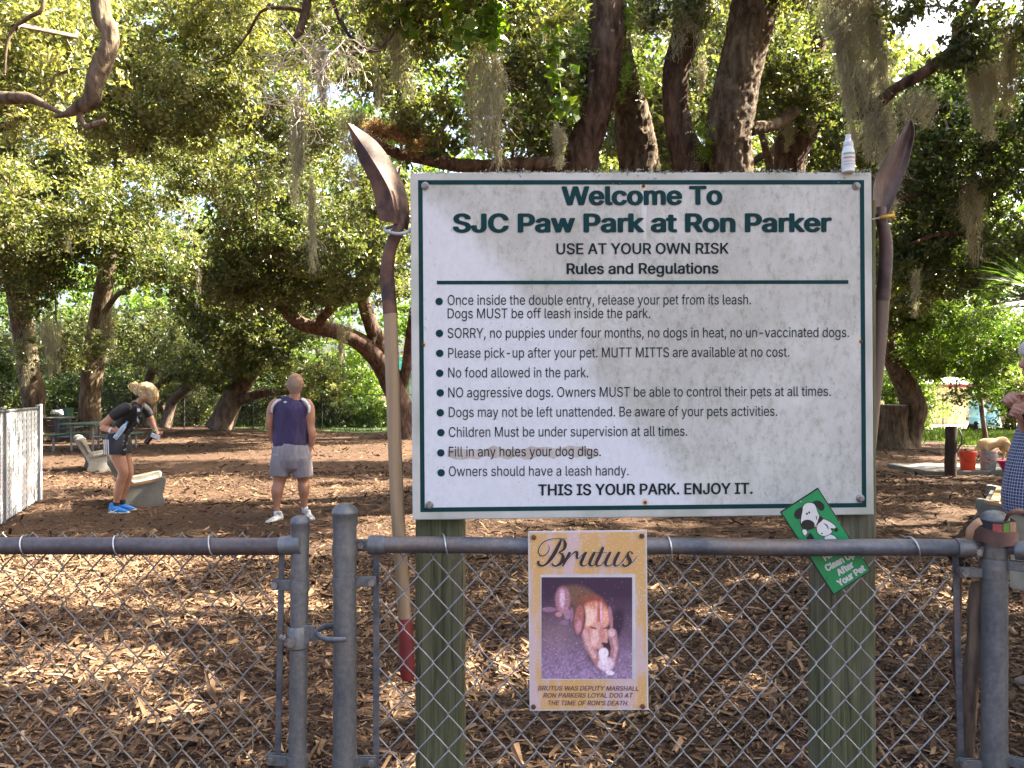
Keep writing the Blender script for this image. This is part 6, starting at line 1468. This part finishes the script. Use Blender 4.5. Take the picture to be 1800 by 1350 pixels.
# something red on a white trellis behind the hedge
R = root('white_trellis', (P(445, 690, 41).x, 41, 0), 'white wooden trellis glimpsed left of the man', 'trellis'); x = P(445, 690, 41).x
for k in range(5): MB().box((x-.6+k*.3, 41, .8), .05, .03, 1.6).build('trellis_slat', M['white'], R)
for k in range(4): MB().box((x, 40.97, .3+k*.4), 1.4, .03, .05).build('trellis_slat', M['white'], R)
R = root('red_parasol', (P(466, 690, 41.5).x, 41.5, 0), 'small red closed parasol behind the trellis left of the man', 'parasol'); x = P(466, 690, 41.5).x; MB().tube([(x, 41.5, 0), (x, 41.5, 1.75)], .025, 8).build('pole', M['white'], R)
MB().tube([(x, 41.5, .8), (x, 41.5, 1.0), (x+.02, 41.5, 1.3), (x, 41.5, 1.65), (x, 41.5, 1.72)], [.30, .32, .22, .08, .01], 8).build('canopy', simple('red_cloth', (.65, .04, .03), None, 8, .7), R)
# clods
for i, (px, py, s) in enumerate(((386, 908, .035), (431, 904, .03), (669, 887, .028), (1662, 921, .02))):
    g = G(px, py); mb = MB(); lob(mb, [g+Vector((-s, 0, s*.5)), g+Vector((0, 0, s*.9)), g+Vector((s, 0, s*.5))], [s*.6, s*.95, s*.6]); o = fuse(mb, 'dirt_clod', simple('dark_clod', (.05, .038, .03), None, 30, .95), None, s*.2, 1, (s*.5, (40, 40, 40)), origin=tuple(g))
    tag(o, ['dark dirt clod on the mulch between woman and man', 'second dark clod just left of the man\'s feet', 'green black clod just left of the shovel handle', 'small clod below the orange bucket'][i], 'clod', 'dirt clods on the mulch')

# ------------------------------------------------------------------ palmetto at the right edge
def palm():
    rng = np.random.default_rng(5); c0 = Vector(P(1850, 530, 10.5)); R = root('fan_palm', (c0.x, 10.5, 0), 'spiky fan palm leaves poking in at the right edge', 'palm'); mb = MB(); tree_tube([(c0.x, 10.5, 0, .14), (c0.x, 10.5, 1.2, .12), (c0.x, 10.5, c0.z, .09)], 4, 12, .1, 9, 2, mb); mb.build('trunk', M['bark_far'], R, smooth=True)
    for f in range(9):
        V = []; Fq = []; T = []; a = rng.uniform(0, 6.28) if f > 3 else math.pi+rng.uniform(-.5, .5); el = rng.uniform(-.2, .9); d = Vector((math.cos(a)*math.cos(el), math.sin(a)*math.cos(el), math.sin(el))); h = c0+d*.35
        sd = d.cross(Vector((0, 0, 1))).normalized(); up = sd.cross(d)
        for k in range(22):
            t = (k/21-.5)*2.6; e = (d*math.cos(t)+sd*math.sin(t)+up*rng.normal(0, .05)).normalized(); L = .75*rng.uniform(.85, 1.1); wv = e.cross(up).normalized()*.012; b = len(V)
            V += [h-wv, h+wv, h+e*L*.6+wv*.8-up*.01, h+e*L*.6-wv*.8-up*.01, h+e*L-Vector((0, 0, .06))]; T += [.25]*5; Fq += [[b, b+1, b+2, b+3], [b+3, b+2, b+4]]
        me = npmesh('frond', np.array([tuple(v) for v in V]), Fq, attr=T); link('frond', me, M['leafb'], R); MB().tube([c0-Vector((0, 0, .1)), h], .012, 5).build('frond_stalk', M['leafd'], R)
palm()

# ------------------------------------------------------------------ people
PT = [0]
def shoe(mb, mbs, heel, toe, w, h):
    H = Vector(heel); T_ = Vector(toe); d = (T_-H).normalized(); s = Vector((-d.y, d.x, 0)); up = Vector((0, 0, 1)); L = (T_-H).length
    lob(mb, [H+d*.03+up*h*.62, H+d*L*.3+up*h*.62, H+d*L*.55+up*h*.48, H+d*L*.8+up*h*.36, H+d*(L-.02)+up*h*.30], [(w*.42, h*.52), (w*.46, h*.50), (w*.5, h*.36), (w*.5, h*.24), (w*.36, h*.17)], s, 14)
    lob(mb, [H+d*.045+up*h*.6, H+d*.05+up*h*1.25], [w*.40, w*.36], s, 12)
    lob(mbs, [H+d*.01+up*h*.14, H+d*L*.3+up*h*.13, H+d*L*.7+up*h*.13, H+d*L+up*h*.2], [(w*.44, h*.15), (w*.48, h*.15), (w*.52, h*.15), (w*.36, h*.12)], s, 14)

# man with his back turned
p = Px(10.45); k = p.k
MAN = root('person', (p(510, 900)[0], 10.45, 0), 'bald man seen from behind in navy sleeveless top and grey shorts', 'person')
mb = MB(); X = (1, 0, 0)
lob(mb, [p(512,806), p(512,790), p(512,768), p(513,745), p(514,725), p(515,710)], [(28*k,18*k), (29*k,18*k), (27*k,16*k), (29*k,17*k), (31*k,17*k), (22*k,12*k)], X, 18)
lob(mb, [p(516,712), p(518,700), p(519,690,-.01)], [(13*k,11*k), (9.5*k,10*k), (9*k,10*k)], X, 14)
lob(mb, [p(519,688,-.01), p(519,680), p(519.5,671), p(519.5,667), p(519.5,664.5)], [(9.5*k,11*k), (12.6*k,14.5*k), (13.6*k,15*k), (13*k,14.4*k), (11.6*k,13*k)], X, 18)
for s in (-1, 1): lob(mb, [p(519+s*13.2,682,.0), p(519+s*14.6,677,-.005), p(519+s*14.2,672,-.0)], [(1.6*k,2.6*k), (1.8*k,4*k), (1.5*k,3*k)], X, 8)
lob(mb, [p(522,672,.13), p(523,678,.155), p(522,682,.14)], [.010, .016, .012], X, 8)
# arms
lob(mb, [p(487,709), p(480,716), p(476,732), p(474,748), p(476,762,.05), p(480,777,.10)], [10*k, 9.5*k, 8.2*k, 6.6*k, 6.8*k, 4.8*k], X, 14)
lob(mb, [p(538,709), p(543,717), p(545,733), p(546,749), p(549,764,.0), p(547,782,.02)], [10*k, 9.8*k, 9*k, 7.4*k, 7.6*k, 5*k], X, 14)
hand(mb, p(481,778,.11), (.2,.15,-1), (0,1,0), .95, .35, -1); hand(mb, p(547,783,.02), (-.25,.05,-1), (0,1,0), .95, .35, 1)
# legs
for s, pts in ((0, [(497,800,0,17),(494,822,0,15.5),(491,846,.01,10.6),(488,862,-.015,10.6),(487,880,-.005,7.4),(487,896,0,5.2),(487,906,0,5.0)]), (1, [(528,800,0,17),(530,822,.05,15.5),(530,846,.1,10.6),(531,860,.09,10.6),(530,876,.12,7.4),(530,890,.14,5.2),(531,899,.15,5.0)])):
    lob(mb, [p(a, b, c) for a, b, c, r in pts], [r*k for a, b, c, r in pts], X, 16)
fuse(mb, 'body', M['tan'], MAN, .0080, 4, dec=.28)
navy = simple('navy_jersey', (.033, .021, .076), (.021, .013, .052), 8, .75, bump=.5, bdist=.012, bscale=5, stretch=(1, 1, .5)); greysh = simple('grey_cotton_shorts', (.215, .20, .22), (.16, .15, .165), 10, .85, bump=.4, bdist=.01, bscale=7)
whitec = simple('white_cloth', (.50, .50, .53), (.42, .42, .45), 12, .8)
mb = MB(); lob(mb, [p(512,786), p(511,776), p(512,755), p(513,735), p(514,718), p(515,706), p(516.5,700)], [(30.5*k,20*k), (31*k,20.5*k), (31*k,19.5*k), (32.5*k,20*k), (34*k,19.5*k), (26*k,15*k), (13*k,12*k)], X, 22, 5, False)
SHT = fuse(mb, 'sleeveless_top', navy, MAN, .008, 2, (.05, (13, 6, 3.5)))
for s in (-1, 1):
    mb = MB(); lob(mb, [p(516+s*15,701.5), p(514+s*25,706), p(514+s*32,715), p(513+s*32.5,726)], [(2.6*k,9*k), (3.8*k,13*k), (3.0*k,16*k), (1.8*k,16*k)], (0, 0, 1) if s == 9 else X, 14); fuse(mb, 'white_shoulder_panel', whitec, SHT, .009, 3)
mb = MB(); q = Vector(p(506.5,706.5,-.128)); mb.tube([q, q-Vector((0, .012, 0))], [(.020, .013), (.019, .012)], 16); mb.build('back_emblem', whitec, SHT, smooth=False)
mb = MB(); lob(mb, [p(512,781), p(512,790), p(512,806), p(512,815)], [(30.5*k,21*k), (33*k,22.5*k), (34.5*k,23.5*k), (32*k,21*k)], X, 20)
lob(mb, [p(496,800), p(493,818), p(492,837)], [(17*k,21*k), (18*k,20*k), (17.5*k,19*k)], X, 18, 4, False); lob(mb, [p(528,800), p(530,818,.03), p(531,837,.05)], [(17*k,21*k), (18*k,20*k), (17.5*k,19*k)], X, 18, 4, False)
fuse(mb, 'shorts', greysh, MAN, .0085, 2, (.036, (14, 8, 4)))
# short grey hair round the back of the head
mb = MB(); lob(mb, [p(519,689,-.02), p(519,682,-.012), p(519,673,-.008), p(519,667,-.004)], [(9.4*k,10.6*k), (13*k,14.4*k), (13.7*k,15*k), (12.2*k,13.6*k)], X, 20); fuse(mb, 'cropped_hair', simple('grey_stubble', (.25, .18, .13), (.17, .12, .085), 90, .95, detail=6), MAN, .008, 2)
def wear(pairs, w, h, name, mat, solem, R, vox):
    out = []
    for (x0_, y0_, x1_, y1_) in pairs:
        mb = MB(); ms = MB(); shoe(mb, ms, (x0_, y0_, 0), (x1_, y1_, 0), w, h); o = fuse(mb, name, mat, R, vox, 2); fuse(ms, 'shoe_sole', solem, o, vox, 1); out.append(o)
    return out
wear([(p(496,900)[0], 10.46, p(477,900)[0], 10.22), (p(533,900)[0], 10.62, p(551,900)[0], 10.42)], .105, .085, 'running_shoe', simple('white_grey_mesh_shoe', (.42, .42, .41), (.15, .16, .16), 24, .7), simple('dark_sole', (.10, .10, .11), (.3, .3, .3), 10, .8), MAN, .007)
for q0, q1 in ((p(487.5,907), p(487,900)), (p(531,902,.16), p(530.5,895,.15))): mb = MB(); lob(mb, [q0, q1], [5.8*k, 5.9*k], X); mb.build('ankle_sock', whitec, MAN, smooth=True)
mb = MB(); q0 = p(477.6,725); q1 = p(477.2,727.5); mb.tube([q0, q1], 8.75*k, 16, False); mb.build('armband_tattoo', simple('blue_grey_tattoo', (.16, .13, .14), None, 20, .6), MAN, smooth=True)

# blonde woman leaning forward
p = Px(11.25); k = p.k; Yv = (0, 1, 0)
WOM = root('person', (p(212, 900)[0], 11.25, 0), 'blonde woman leaning forward in black top, navy shorts and blue shoes', 'person')
mb = MB()
lob(mb, [p(204,782), p(205,770), p(213,752), p(224,734), p(234,720), p(240,710)], [(18*k,17*k), (18*k,16*k), (14*k,12.5*k), (16*k,13*k), (19*k,11*k), (12*k,8*k)], Yv, 18)
lob(mb, [p(240,712), p(247,704), p(253,698)], [7*k, 6.2*k, 6.4*k], Yv, 12)
lob(mb, [p(250,684), p(256,689), p(262,698), p(266,706)], [(8*k,8*k), (11*k,13*k), (10*k,12*k), (5.5*k,6*k)], Yv, 16)
lob(mb, [p(270,695), p(274,699), p(271,701)], [.012, .014, .012], Yv, 8)
lob(mb, [p(229,716,-.17), p(217,727,-.21), p(204,739,-.23), p(194,747,-.22), p(202,752,-.24), p(213,755,-.26)], [8.5*k, 8.2*k, 7.4*k, 6.2*k, 6.2*k, 4.2*k], (0, 0, 1), 14)
hand(mb, p(214,755,-.26), (1,0,-.05), (0,.2,1), .88, 1.15, 1)
lob(mb, [p(243,716,.15), p(250,728,.19), p(256,742,.20), p(262,752,.16), p(267,758,.12)], [7.5*k, 6.8*k, 5.4*k, 5*k, 3.9*k], Yv, 12)
hand(mb, p(267,758,.12), (.55,-.1,-.6), (.2,.9,.2), .85, .9, 1)
lob(mb, [p(206,778,-.08), p(212,800,-.09), p(219,818,-.09), p(222,831,-.09), p(217,846,-.08), p(213,862,-.08), p(210,878,-.08), p(208,889,-.08)], [14*k, 12.6*k, 10.2*k, 8.6*k, 8.0*k, 7.4*k, 5.2*k, 4.6*k], Yv, 16)
lob(mb, [p(206,778,.10), p(209,800,.11), p(215,818,.12), p(218,831,.12), p(214,846,.13), p(210,862,.14), p(207,877,.14), p(206,886,.14)], [14.5*k, 13.2*k, 10.8*k, 9.0*k, 8.6*k, 7.8*k, 5.4*k, 4.6*k], Yv, 16)
fuse(mb, 'body', M['tan'], WOM, .0078, 4, dec=.28)
blk2 = simple('black_tee_cloth', (.010, .010, .013), (.005, .0055, .008), 10, .75, bump=.4, bdist=.01, bscale=8); nav2 = simple('navy_sport_shorts', (.012, .013, .024), (.007, .008, .015), 10, .7, bump=.4, bdist=.01, bscale=8)
mb = MB(); lob(mb, [p(205,776), p(207,768), p(214,752), p(225,734), p(234.5,721), p(240.5,711)], [(19.5*k,18*k), (19.5*k,18*k), (16*k,14.5*k), (18*k,15*k), (21*k,12.5*k), (14*k,8.5*k)], Yv, 20)
lob(mb, [p(232,715,-.15), p(222,723,-.20), p(213,731,-.225)], [9.7*k, 9.5*k, 9.0*k], (0, 0, 1), 14); lob(mb, [p(243,715,.14), p(248,723,.175), p(251,730,.19)], [8*k, 8*k, 7.8*k], Yv, 14)
TEE = fuse(mb, 'short_sleeved_top', blk2, WOM, .008, 2, (.02, (8, 8, 5)))
mb = MB(); lob(mb, [p(207,762), p(207,774), p(207.5,786), p(208,797)], [(23*k,17.5*k), (28*k,20.5*k), (31*k,22*k), (31.5*k,22*k)], Yv, 22, 4, False); SHR = fuse(mb, 'shorts', nav2, WOM, .008, 2, (.018, (8, 8, 5)))
for a in (196, 200.3, 204.6):
    mb = MB(); V = []
    for i in range(7):
        y = 771+i*4.3; dep = -(29.3+.4*i)*k
        for dx in (-1.2, 1.2): q = p(a+dx+.3*i, y, 0); V.append((q[0], 11.25+dep*math.sqrt(max(0, 1-((a+dx-207.5)/24)**2))-.012, q[2]))
    MB().add(V, [(2*i, 2*i+1, 2*i+3, 2*i+2) for i in range(6)]).build('white_side_stripe', whitec, SHR)
hair = simple('blonde_hair', (.44, .31, .15), (.20, .125, .05), 34, .55, bump=.8, bdist=.006, bscale=70, stretch=(.35, 2, 1), detail=6)
mb = MB(); lob(mb, [p(247,686), p(252,683), p(260,683), p(268,688), p(273,697), p(272,706)], [(9*k,9*k), (12.5*k,11*k), (13*k,11*k), (12*k,8*k), (9*k,5.5*k), (5*k,3*k)], Yv, 16)
lob(mb, [p(244,690), p(240,684), p(236,681)], [(8*k,7*k), (8*k,8*k), (6*k,6*k)], Yv, 14); lob(mb, [p(236,684), p(233,678), p(238,673), p(242,676)], [4.5*k, 3.4*k, 2.6*k, 2.5*k], Yv, 10)
lob(mb, [p(250,690,-.07), p(256,694,-.075), p(258,701,-.07)], [(3*k,6*k), (3*k,6*k), (2*k,3*k)], Yv, 10); lob(mb, [p(266,690,-.06), p(271,700,-.06), p(270,710,-.05)], [(4*k,5*k), (4*k,5*k), (2*k,2*k)], Yv, 10)
fuse(mb, 'blonde_hair', hair, WOM, .0075, 2, (.022, (60, 30, 16)))
mb = MB(); rg = random.Random(4)
for i in range(90):
    a = rg.random(); d = -1 if i % 3 else 1; yy = d*rg.uniform(.02, .085)
    if i < 66: pts = [p(246+a*12, 684-a*2+rg.uniform(-2, 2), yy*.5), p(258+a*12, 680+rg.uniform(-1, 4), yy), p(267+a*8+rg.uniform(-2, 2), 690+rg.uniform(-2, 3), yy*1.05), p(266+a*10+rg.uniform(-2, 2), 702+rg.uniform(-3, 7), yy*.8)]
    else: pts = [p(247, 684, yy*.6), p(240+rg.uniform(-2, 3), 677+rg.uniform(-3, 3), yy*.7), p(233+rg.uniform(-3, 3), 678+rg.uniform(-6, 6), yy*.8), p(230+rg.uniform(-4, 6), 684+rg.uniform(-8, 8), yy)]
    c = crom(pts, 3); mb.tube([tuple(q) for q in c], [.0035*(1-.8*j/len(c)) for j in range(len(c))], 4, False)
tag(mb.build('loose_hair_strands', simple('pale_hair_strand', (.55, .42, .23), (.34, .23, .11), 60, .5), WOM, smooth=True), kind='stuff')
m, nt, bs, out = new_mat('black_white_print_cloth'); n1 = noise_node(nt, 22, 3, .5); r = ramp(nt, n1.outputs[0], [(.55, (.008, .008, .01)), (.58, (.38, .36, .38))]); nt.links.new(r.outputs[0], bs.inputs['Base Color']); bs.inputs['Roughness'].default_value = .8
c = crom([p(247,711,-.13), p(254,722,-.16), p(252,738,-.15), p(240,754,-.16), p(234,768,-.19), p(230,784,-.18), p(228,799,-.17)], 5); MB().tube([tuple(q) for q in c], [(.024, .008)]*len(c), 10, True, 1, (.8, .5, .2)).build('printed_sash', m, WOM, smooth=True)
blue = simple('bright_blue_shoe', (.008, .16, .50), (.006, .12, .40), 24, .6); SHO = wear([(p(197,900)[0], 11.16, p(234,900)[0], 11.12), (p(196,900)[0], 11.40, p(231,900)[0], 11.38)], .095, .095, 'running_shoe', blue, whitec, WOM, .0068)[0]
sw = [(204,895.5,2.2),(207,897.6,2.4),(210,896.6,1.6),(216,893.6,.6)]; V = []; 
for a, b, wd in [tuple(q) for q in crom(sw, 4)]:
    for s in (-1, 1): q = p(a, b+s*wd*.5-1, 0); V.append((q[0], 11.092, q[2]))
MB().add(V, [(2*i, 2*i+1, 2*i+3, 2*i+2) for i in range(len(V)//2-1)]).build('side_swoosh', M['white'], SHO)
for q0, q1 in ((p(208.5,888,-.08), p(209,883,-.08)), (p(206,887,.14), p(206.5,882,.14))): mb = MB(); lob(mb, [q0, q1], [5.3*k, 5.6*k], Yv); mb.build('ankle_sock', blk2, WOM, smooth=True)
a, b = Vector(p(209.5,754.5,-.25)), Vector(p(213.5,755.3,-.26)); MB().tube([a, b], 5.2*k, 16).build('white_wristband', whitec, WOM, autos=40)
m, nt, bs, out = new_mat('clear_bottle_plastic'); bs.inputs['Base Color'].default_value = (.55, .70, .85, 1); bs.inputs['Transmission Weight'].default_value = .6; bs.inputs['Roughness'].default_value = .15; bs.inputs['IOR'].default_value = 1.3
def bottle(nm, label, a, b, r, mat, cap):
    a, b = Vector(a), Vector(b); d = (b-a); L = d.length; d.normalize(); R = root(nm, tuple(a), label, 'bottle')
    pr = [(0, .85), (.03, 1), (.2, 1), (.22, .93), (.3, 1), (.62, 1), (.78, .75), (.88, .42), (.93, .40)]; MB().tube([a+d*L*t for t, q in pr], [r*q for t, q in pr], 16).build('bottle_body', mat, R, smooth=True)
    MB().tube([a+d*L*.92, a+d*L], [r*.48, r*.48], 12).build('bottle_cap', cap, R, autos=40)
bottle('water_bottle', 'clear blue capped water bottle in the woman\'s near hand', p(221,769,-.31), p(240,740,-.26), .031, m, simple('blue_cap', (.05, .3, .6), None, 9, .4))
bottle('cola_bottle', 'dark drink bottle with green cap in the woman\'s far hand', p(253,780,.06), p(269,757,.08), .036, simple('dark_cola', (.03, .012, .01), None, 9, .2), simple('green_cap', (.04, .4, .12), None, 9, .4))
R = root('white_card', tuple(p(272,767,.03)), 'white folded card held with the dark bottle', 'card'); MB().box(p(272,767,.02), 16*k, .02, 7.5*k, Matrix.Rotation(math.radians(22), 3, 'Y'), .003).build('card_board', whitec, R)

# plaid shirted person at the right edge
p = Px(4.45, 1); k = p.k
PR = root('person', (p(1840, 900)[0], 4.45, 0), 'grey haired person in blue checked shirt gripping a wrist at the right edge', 'person')
mb = MB()
lob(mb, [p(1838,905), p(1834,870), p(1836,820), p(1845,765), p(1848,730), p(1848,705)], [(.17,.15), (.17,.16), (.17,.145), (.19,.13), (.19,.10), (.10,.07)], Yv, 20)
lob(mb, [p(1846,712), p(1840,690), p(1835,668)], [.062, .055, .058], Yv, 14)
lob(mb, [p(1828,668), p(1828,655), p(1832,635), p(1835,615), p(1837,604)], [(.045,.05), (.062,.085), (.074,.10), (.072,.098), (.05,.07)], Yv, 20)
lob(mb, [p(1801,630), p(1794,641), p(1801,646)], [.010, .015, .012], Yv, 10); lob(mb, [p(1802,655), p(1799,657), p(1802,660)], [.008, .010, .008], Yv, 8)
lob(mb, [p(1833,628,-.10), p(1834,638,-.108), p(1832,646,-.10)], [(.010,.016), (.012,.018), (.008,.012)], Yv, 8)
# far arm with raised fist
lob(mb, [p(1850,735,.20), p(1858,790,.22), p(1850,830,.14), p(1820,775,.04), p(1800,740,.0), p(1788,719,-.02)], [.052, .048, .042, .042, .034, .027], Yv, 14, 5)
hand(mb, p(1787,717,-.02), (-.72,0,.70), (.55,-.25,.75), 1.0, 1.5, -1)
# near arm gripping it
lob(mb, [p(1850,735,-.20), p(1862,800,-.24), p(1848,850,-.22), p(1822,805,-.15), p(1802,762,-.11), p(1790,735,-.09)], [.052, .048, .043, .043, .034, .027], Yv, 14, 5)
hand(mb, p(1789,732,-.085), (-.75,.15,.35), (.3,-.1,.95), .92, 1.05, -1)
for s in (-1, 1): lob(mb, [p(1840,900,s*.09), p(1838,1000,s*.10), p(1838,1080,s*.10), p(1852,1130,s*.10), p(1870,1205,s*.10)], [.085, .07, .052, .052, .036], Yv, 14)
fuse(mb, 'body', M['skin'], PR, .0046, 2, dec=.14)
m, nt, bs, out = new_mat('blue_checked_shirt_cloth'); tc = nt.nodes.new('ShaderNodeTexCoord'); mp = nt.nodes.new('ShaderNodeMapping'); mp.inputs['Rotation'].default_value = (0, 0, 0); mp.inputs['Scale'].default_value = (60, 60, 60); nt.links.new(tc.outputs['Object'], mp.inputs[0]); sx = nt.nodes.new('ShaderNodeSeparateXYZ'); nt.links.new(mp.outputs[0], sx.inputs[0])
def ln(o_):
    fr = nt.nodes.new('ShaderNodeMath'); fr.operation = 'FRACT'; nt.links.new(o_, fr.inputs[0]); g = nt.nodes.new('ShaderNodeMath'); g.operation = 'LESS_THAN'; g.inputs[1].default_value = .18; nt.links.new(fr.outputs[0], g.inputs[0]); return g.outputs[0]
at2 = nt.nodes.new('ShaderNodeMath'); at2.operation = 'ARCTAN2'; nt.links.new(sx.outputs[1], at2.inputs[0]); nt.links.new(sx.outputs[0], at2.inputs[1])
am = nt.nodes.new('ShaderNodeMath'); am.operation = 'MULTIPLY'; am.inputs[1].default_value = .2*60; nt.links.new(at2.outputs[0], am.inputs[0])
ad = nt.nodes.new('ShaderNodeMath'); ad.operation = 'ADD'; nt.links.new(ln(am.outputs[0]), ad.inputs[0]); nt.links.new(ln(sx.outputs[2]), ad.inputs[1])
r = ramp(nt, ad.outputs[0], [(0, (.016, .022, .075)), (.5, (.15, .17, .26)), (1, (.34, .36, .42))]); nt.links.new(r.outputs[0], bs.inputs['Base Color']); bs.inputs['Roughness'].default_value = .85
mb = MB(); lob(mb, [p(1836,887), p(1832,868), p(1833,835), p(1839,800), p(1845,765), p(1849,730), p(1849,712)], [(.20,.205), (.20,.20), (.19,.185), (.195,.165), (.205,.145), (.205,.115), (.11,.08)], Yv, 24, 4, False)
for s in (-1, 1): lob(mb, [p(1850,738,s*.17), p(1856,765,s*.215), p(1861,795,s*.235)], [.070, .066, .070], Yv, 14, 3, False)
fuse(mb, 'checked_shirt', m, PR, .009, 2, (.03, (5, 5, 3)))
khaki = simple('khaki_shorts_cloth', (.32, .285, .215), (.26, .23, .17), 9, .85); mb = MB(); lob(mb, [p(1838,880), p(1838,905), p(1838,930)], [(.18,.18), (.185,.185), (.18,.17)], Yv, 20)
for s in (-1, 1): lob(mb, [p(1838,915,s*.09), p(1837,1000,s*.10), p(1836,1045,s*.10)], [(.10,.115), (.105,.115), (.105,.11)], Yv, 16, 3, False)
fuse(mb, 'khaki_shorts', khaki, PR, .010, 2, (.02, (6, 6, 4)))
mb = MB(); lob(mb, [p(1846,655,0), p(1848,640), p(1842,622), p(1832,608), p(1820,604), p(1808,611), p(1804,622)], [(.070,.035), (.100,.050), (.104,.07), (.098,.055), (.085,.04), (.08,.03), (.07,.02)], Yv, 18); fuse(mb, 'grey_hair', simple('silver_hair', (.52, .49, .45), (.36, .33, .30), 60, .7, bump=.6, bdist=.004, bscale=90), PR, .007, 2)
a = Vector(p(1792.5,737,-.092)); b = Vector(p(1785,724,-.082)); d = (b-a).normalized(); MB().tube([a, b], [(.0315, .0315)]*2, 24).build('watch_strap', simple('black_rubber', (.018, .018, .022), None, 20, .5), PR, autos=40)
mb = MB(); mb.tube([Vector(p(1788,626,-.078)), Vector(p(1830,624,-.108))], .0018, 6); mb.build('glasses', M['bolt'], PR, smooth=True)
wear([(p(1885,900)[0], 4.45+q*.11, p(1798,900)[0]+.02, 4.45+q*.12) for q in (-1, 1)], .105, .09, 'shoe', simple('brown_shoe', (.12, .08, .06), None, 20, .6), blk, PR, .009)

# ------------------------------------------------------------------ dogs
p = Px(20.1); k = p.k
DG = root('dog', (p(1745, 800)[0], 20.1, 0), 'yellow short haired dog nosing the ground behind the buckets', 'dog'); mb = MB()
lob(mb, [p(1767,777), p(1760,777), p(1750,779), p(1740,780), p(1730,782), p(1724,786)], [(.10,.12), (.115,.125), (.105,.115), (.115,.135), (.125,.15), (.10,.12)], Yv, 16)
lob(mb, [p(1728,783), p(1721,790), p(1715,796), p(1711,799)], [(.09,.11), (.075,.09), (.07,.08), (.065,.07)], Yv, 14)
lob(mb, [p(1713,797), p(1708,801), p(1703,804.5)], [(.07,.07), (.05,.045), (.034,.03)], Yv, 12)
for s in (-1, 1):
    lob(mb, [p(1713.5,793,s*.06), p(1713,798,s*.085), p(1711,802,s*.08)], [(.012,.03), (.014,.035), (.01,.018)], Yv, 8)
    lob(mb, [p(1729,786,s*.08), p(1728,794,s*.085), p(1728.5,801,s*.085), p(1727.5,806.5,s*.085)], [.06, .042, .030, .028], Yv, 10); lob(mb, [p(1727.5,807.5,s*.085), p(1724.5,808,s*.085)], [(.032,.018), (.028,.015)], Yv, 8)
    lob(mb, [p(1767,779,s*.07), p(1765,788,s*.09), p(1770,795,s*.09), p(1768.5,801,s*.09), p(1767.5,806,s*.09)], [(.075,.10), (.055,.075), (.034,.038), (.028,.026), (.026,.026)], Yv, 10); lob(mb, [p(1767.5,807.5,s*.09), p(1764.5,808,s*.09)], [(.032,.018), (.028,.015)], Yv, 8)
lob(mb, [p(1771,776), p(1775,781), p(1777,789), p(1778,795)], [.034, .028, .022, .012], Yv, 10)
fuse(mb, 'body', simple('golden_fur', (.50, .34, .18), (.38, .24, .11), 7, .85, bump=.4, bdist=.006, bscale=90), DG, .012, 4)
p = Px(33.4); DB = root('dog', (p(1710, 760)[0], 33.4, 0), 'small black dog facing the camera on the far grass', 'dog'); mb = MB()
lob(mb, [p(1711,748,.25), p(1711,749,0), p(1710,749.5,-.2)], [(.085,.09), (.09,.10), (.095,.115)], X, 12); lob(mb, [p(1709.5,748,-.2), p(1709,744,-.3)], [.065, .06], X, 10); lob(mb, [p(1709,742,-.3), p(1709,743,-.40), p(1709,744,-.47)], [(.075,.07), (.055,.05), (.035,.03)], X, 10)
for s in (-1, 1):
    lob(mb, [p(1709+s*3.4,742,-.29), p(1709+s*4.2,745,-.30)], [(.016,.03), (.012,.02)], X, 8)
    for dy in (-.2, .24): lob(mb, [p(1710.5+s*2.9,751,dy), p(1710.5+s*3.1,757,dy), p(1710.5+s*3.1,760,dy)], [.045, .03, .028], X, 8)
lob(mb, [p(1711,746,.32), p(1712,741,.40)], [.02, .012], X, 8)
fuse(mb, 'body', simple('black_fur', (.018, .017, .018), None, 20, .7), DB, .016, 3)
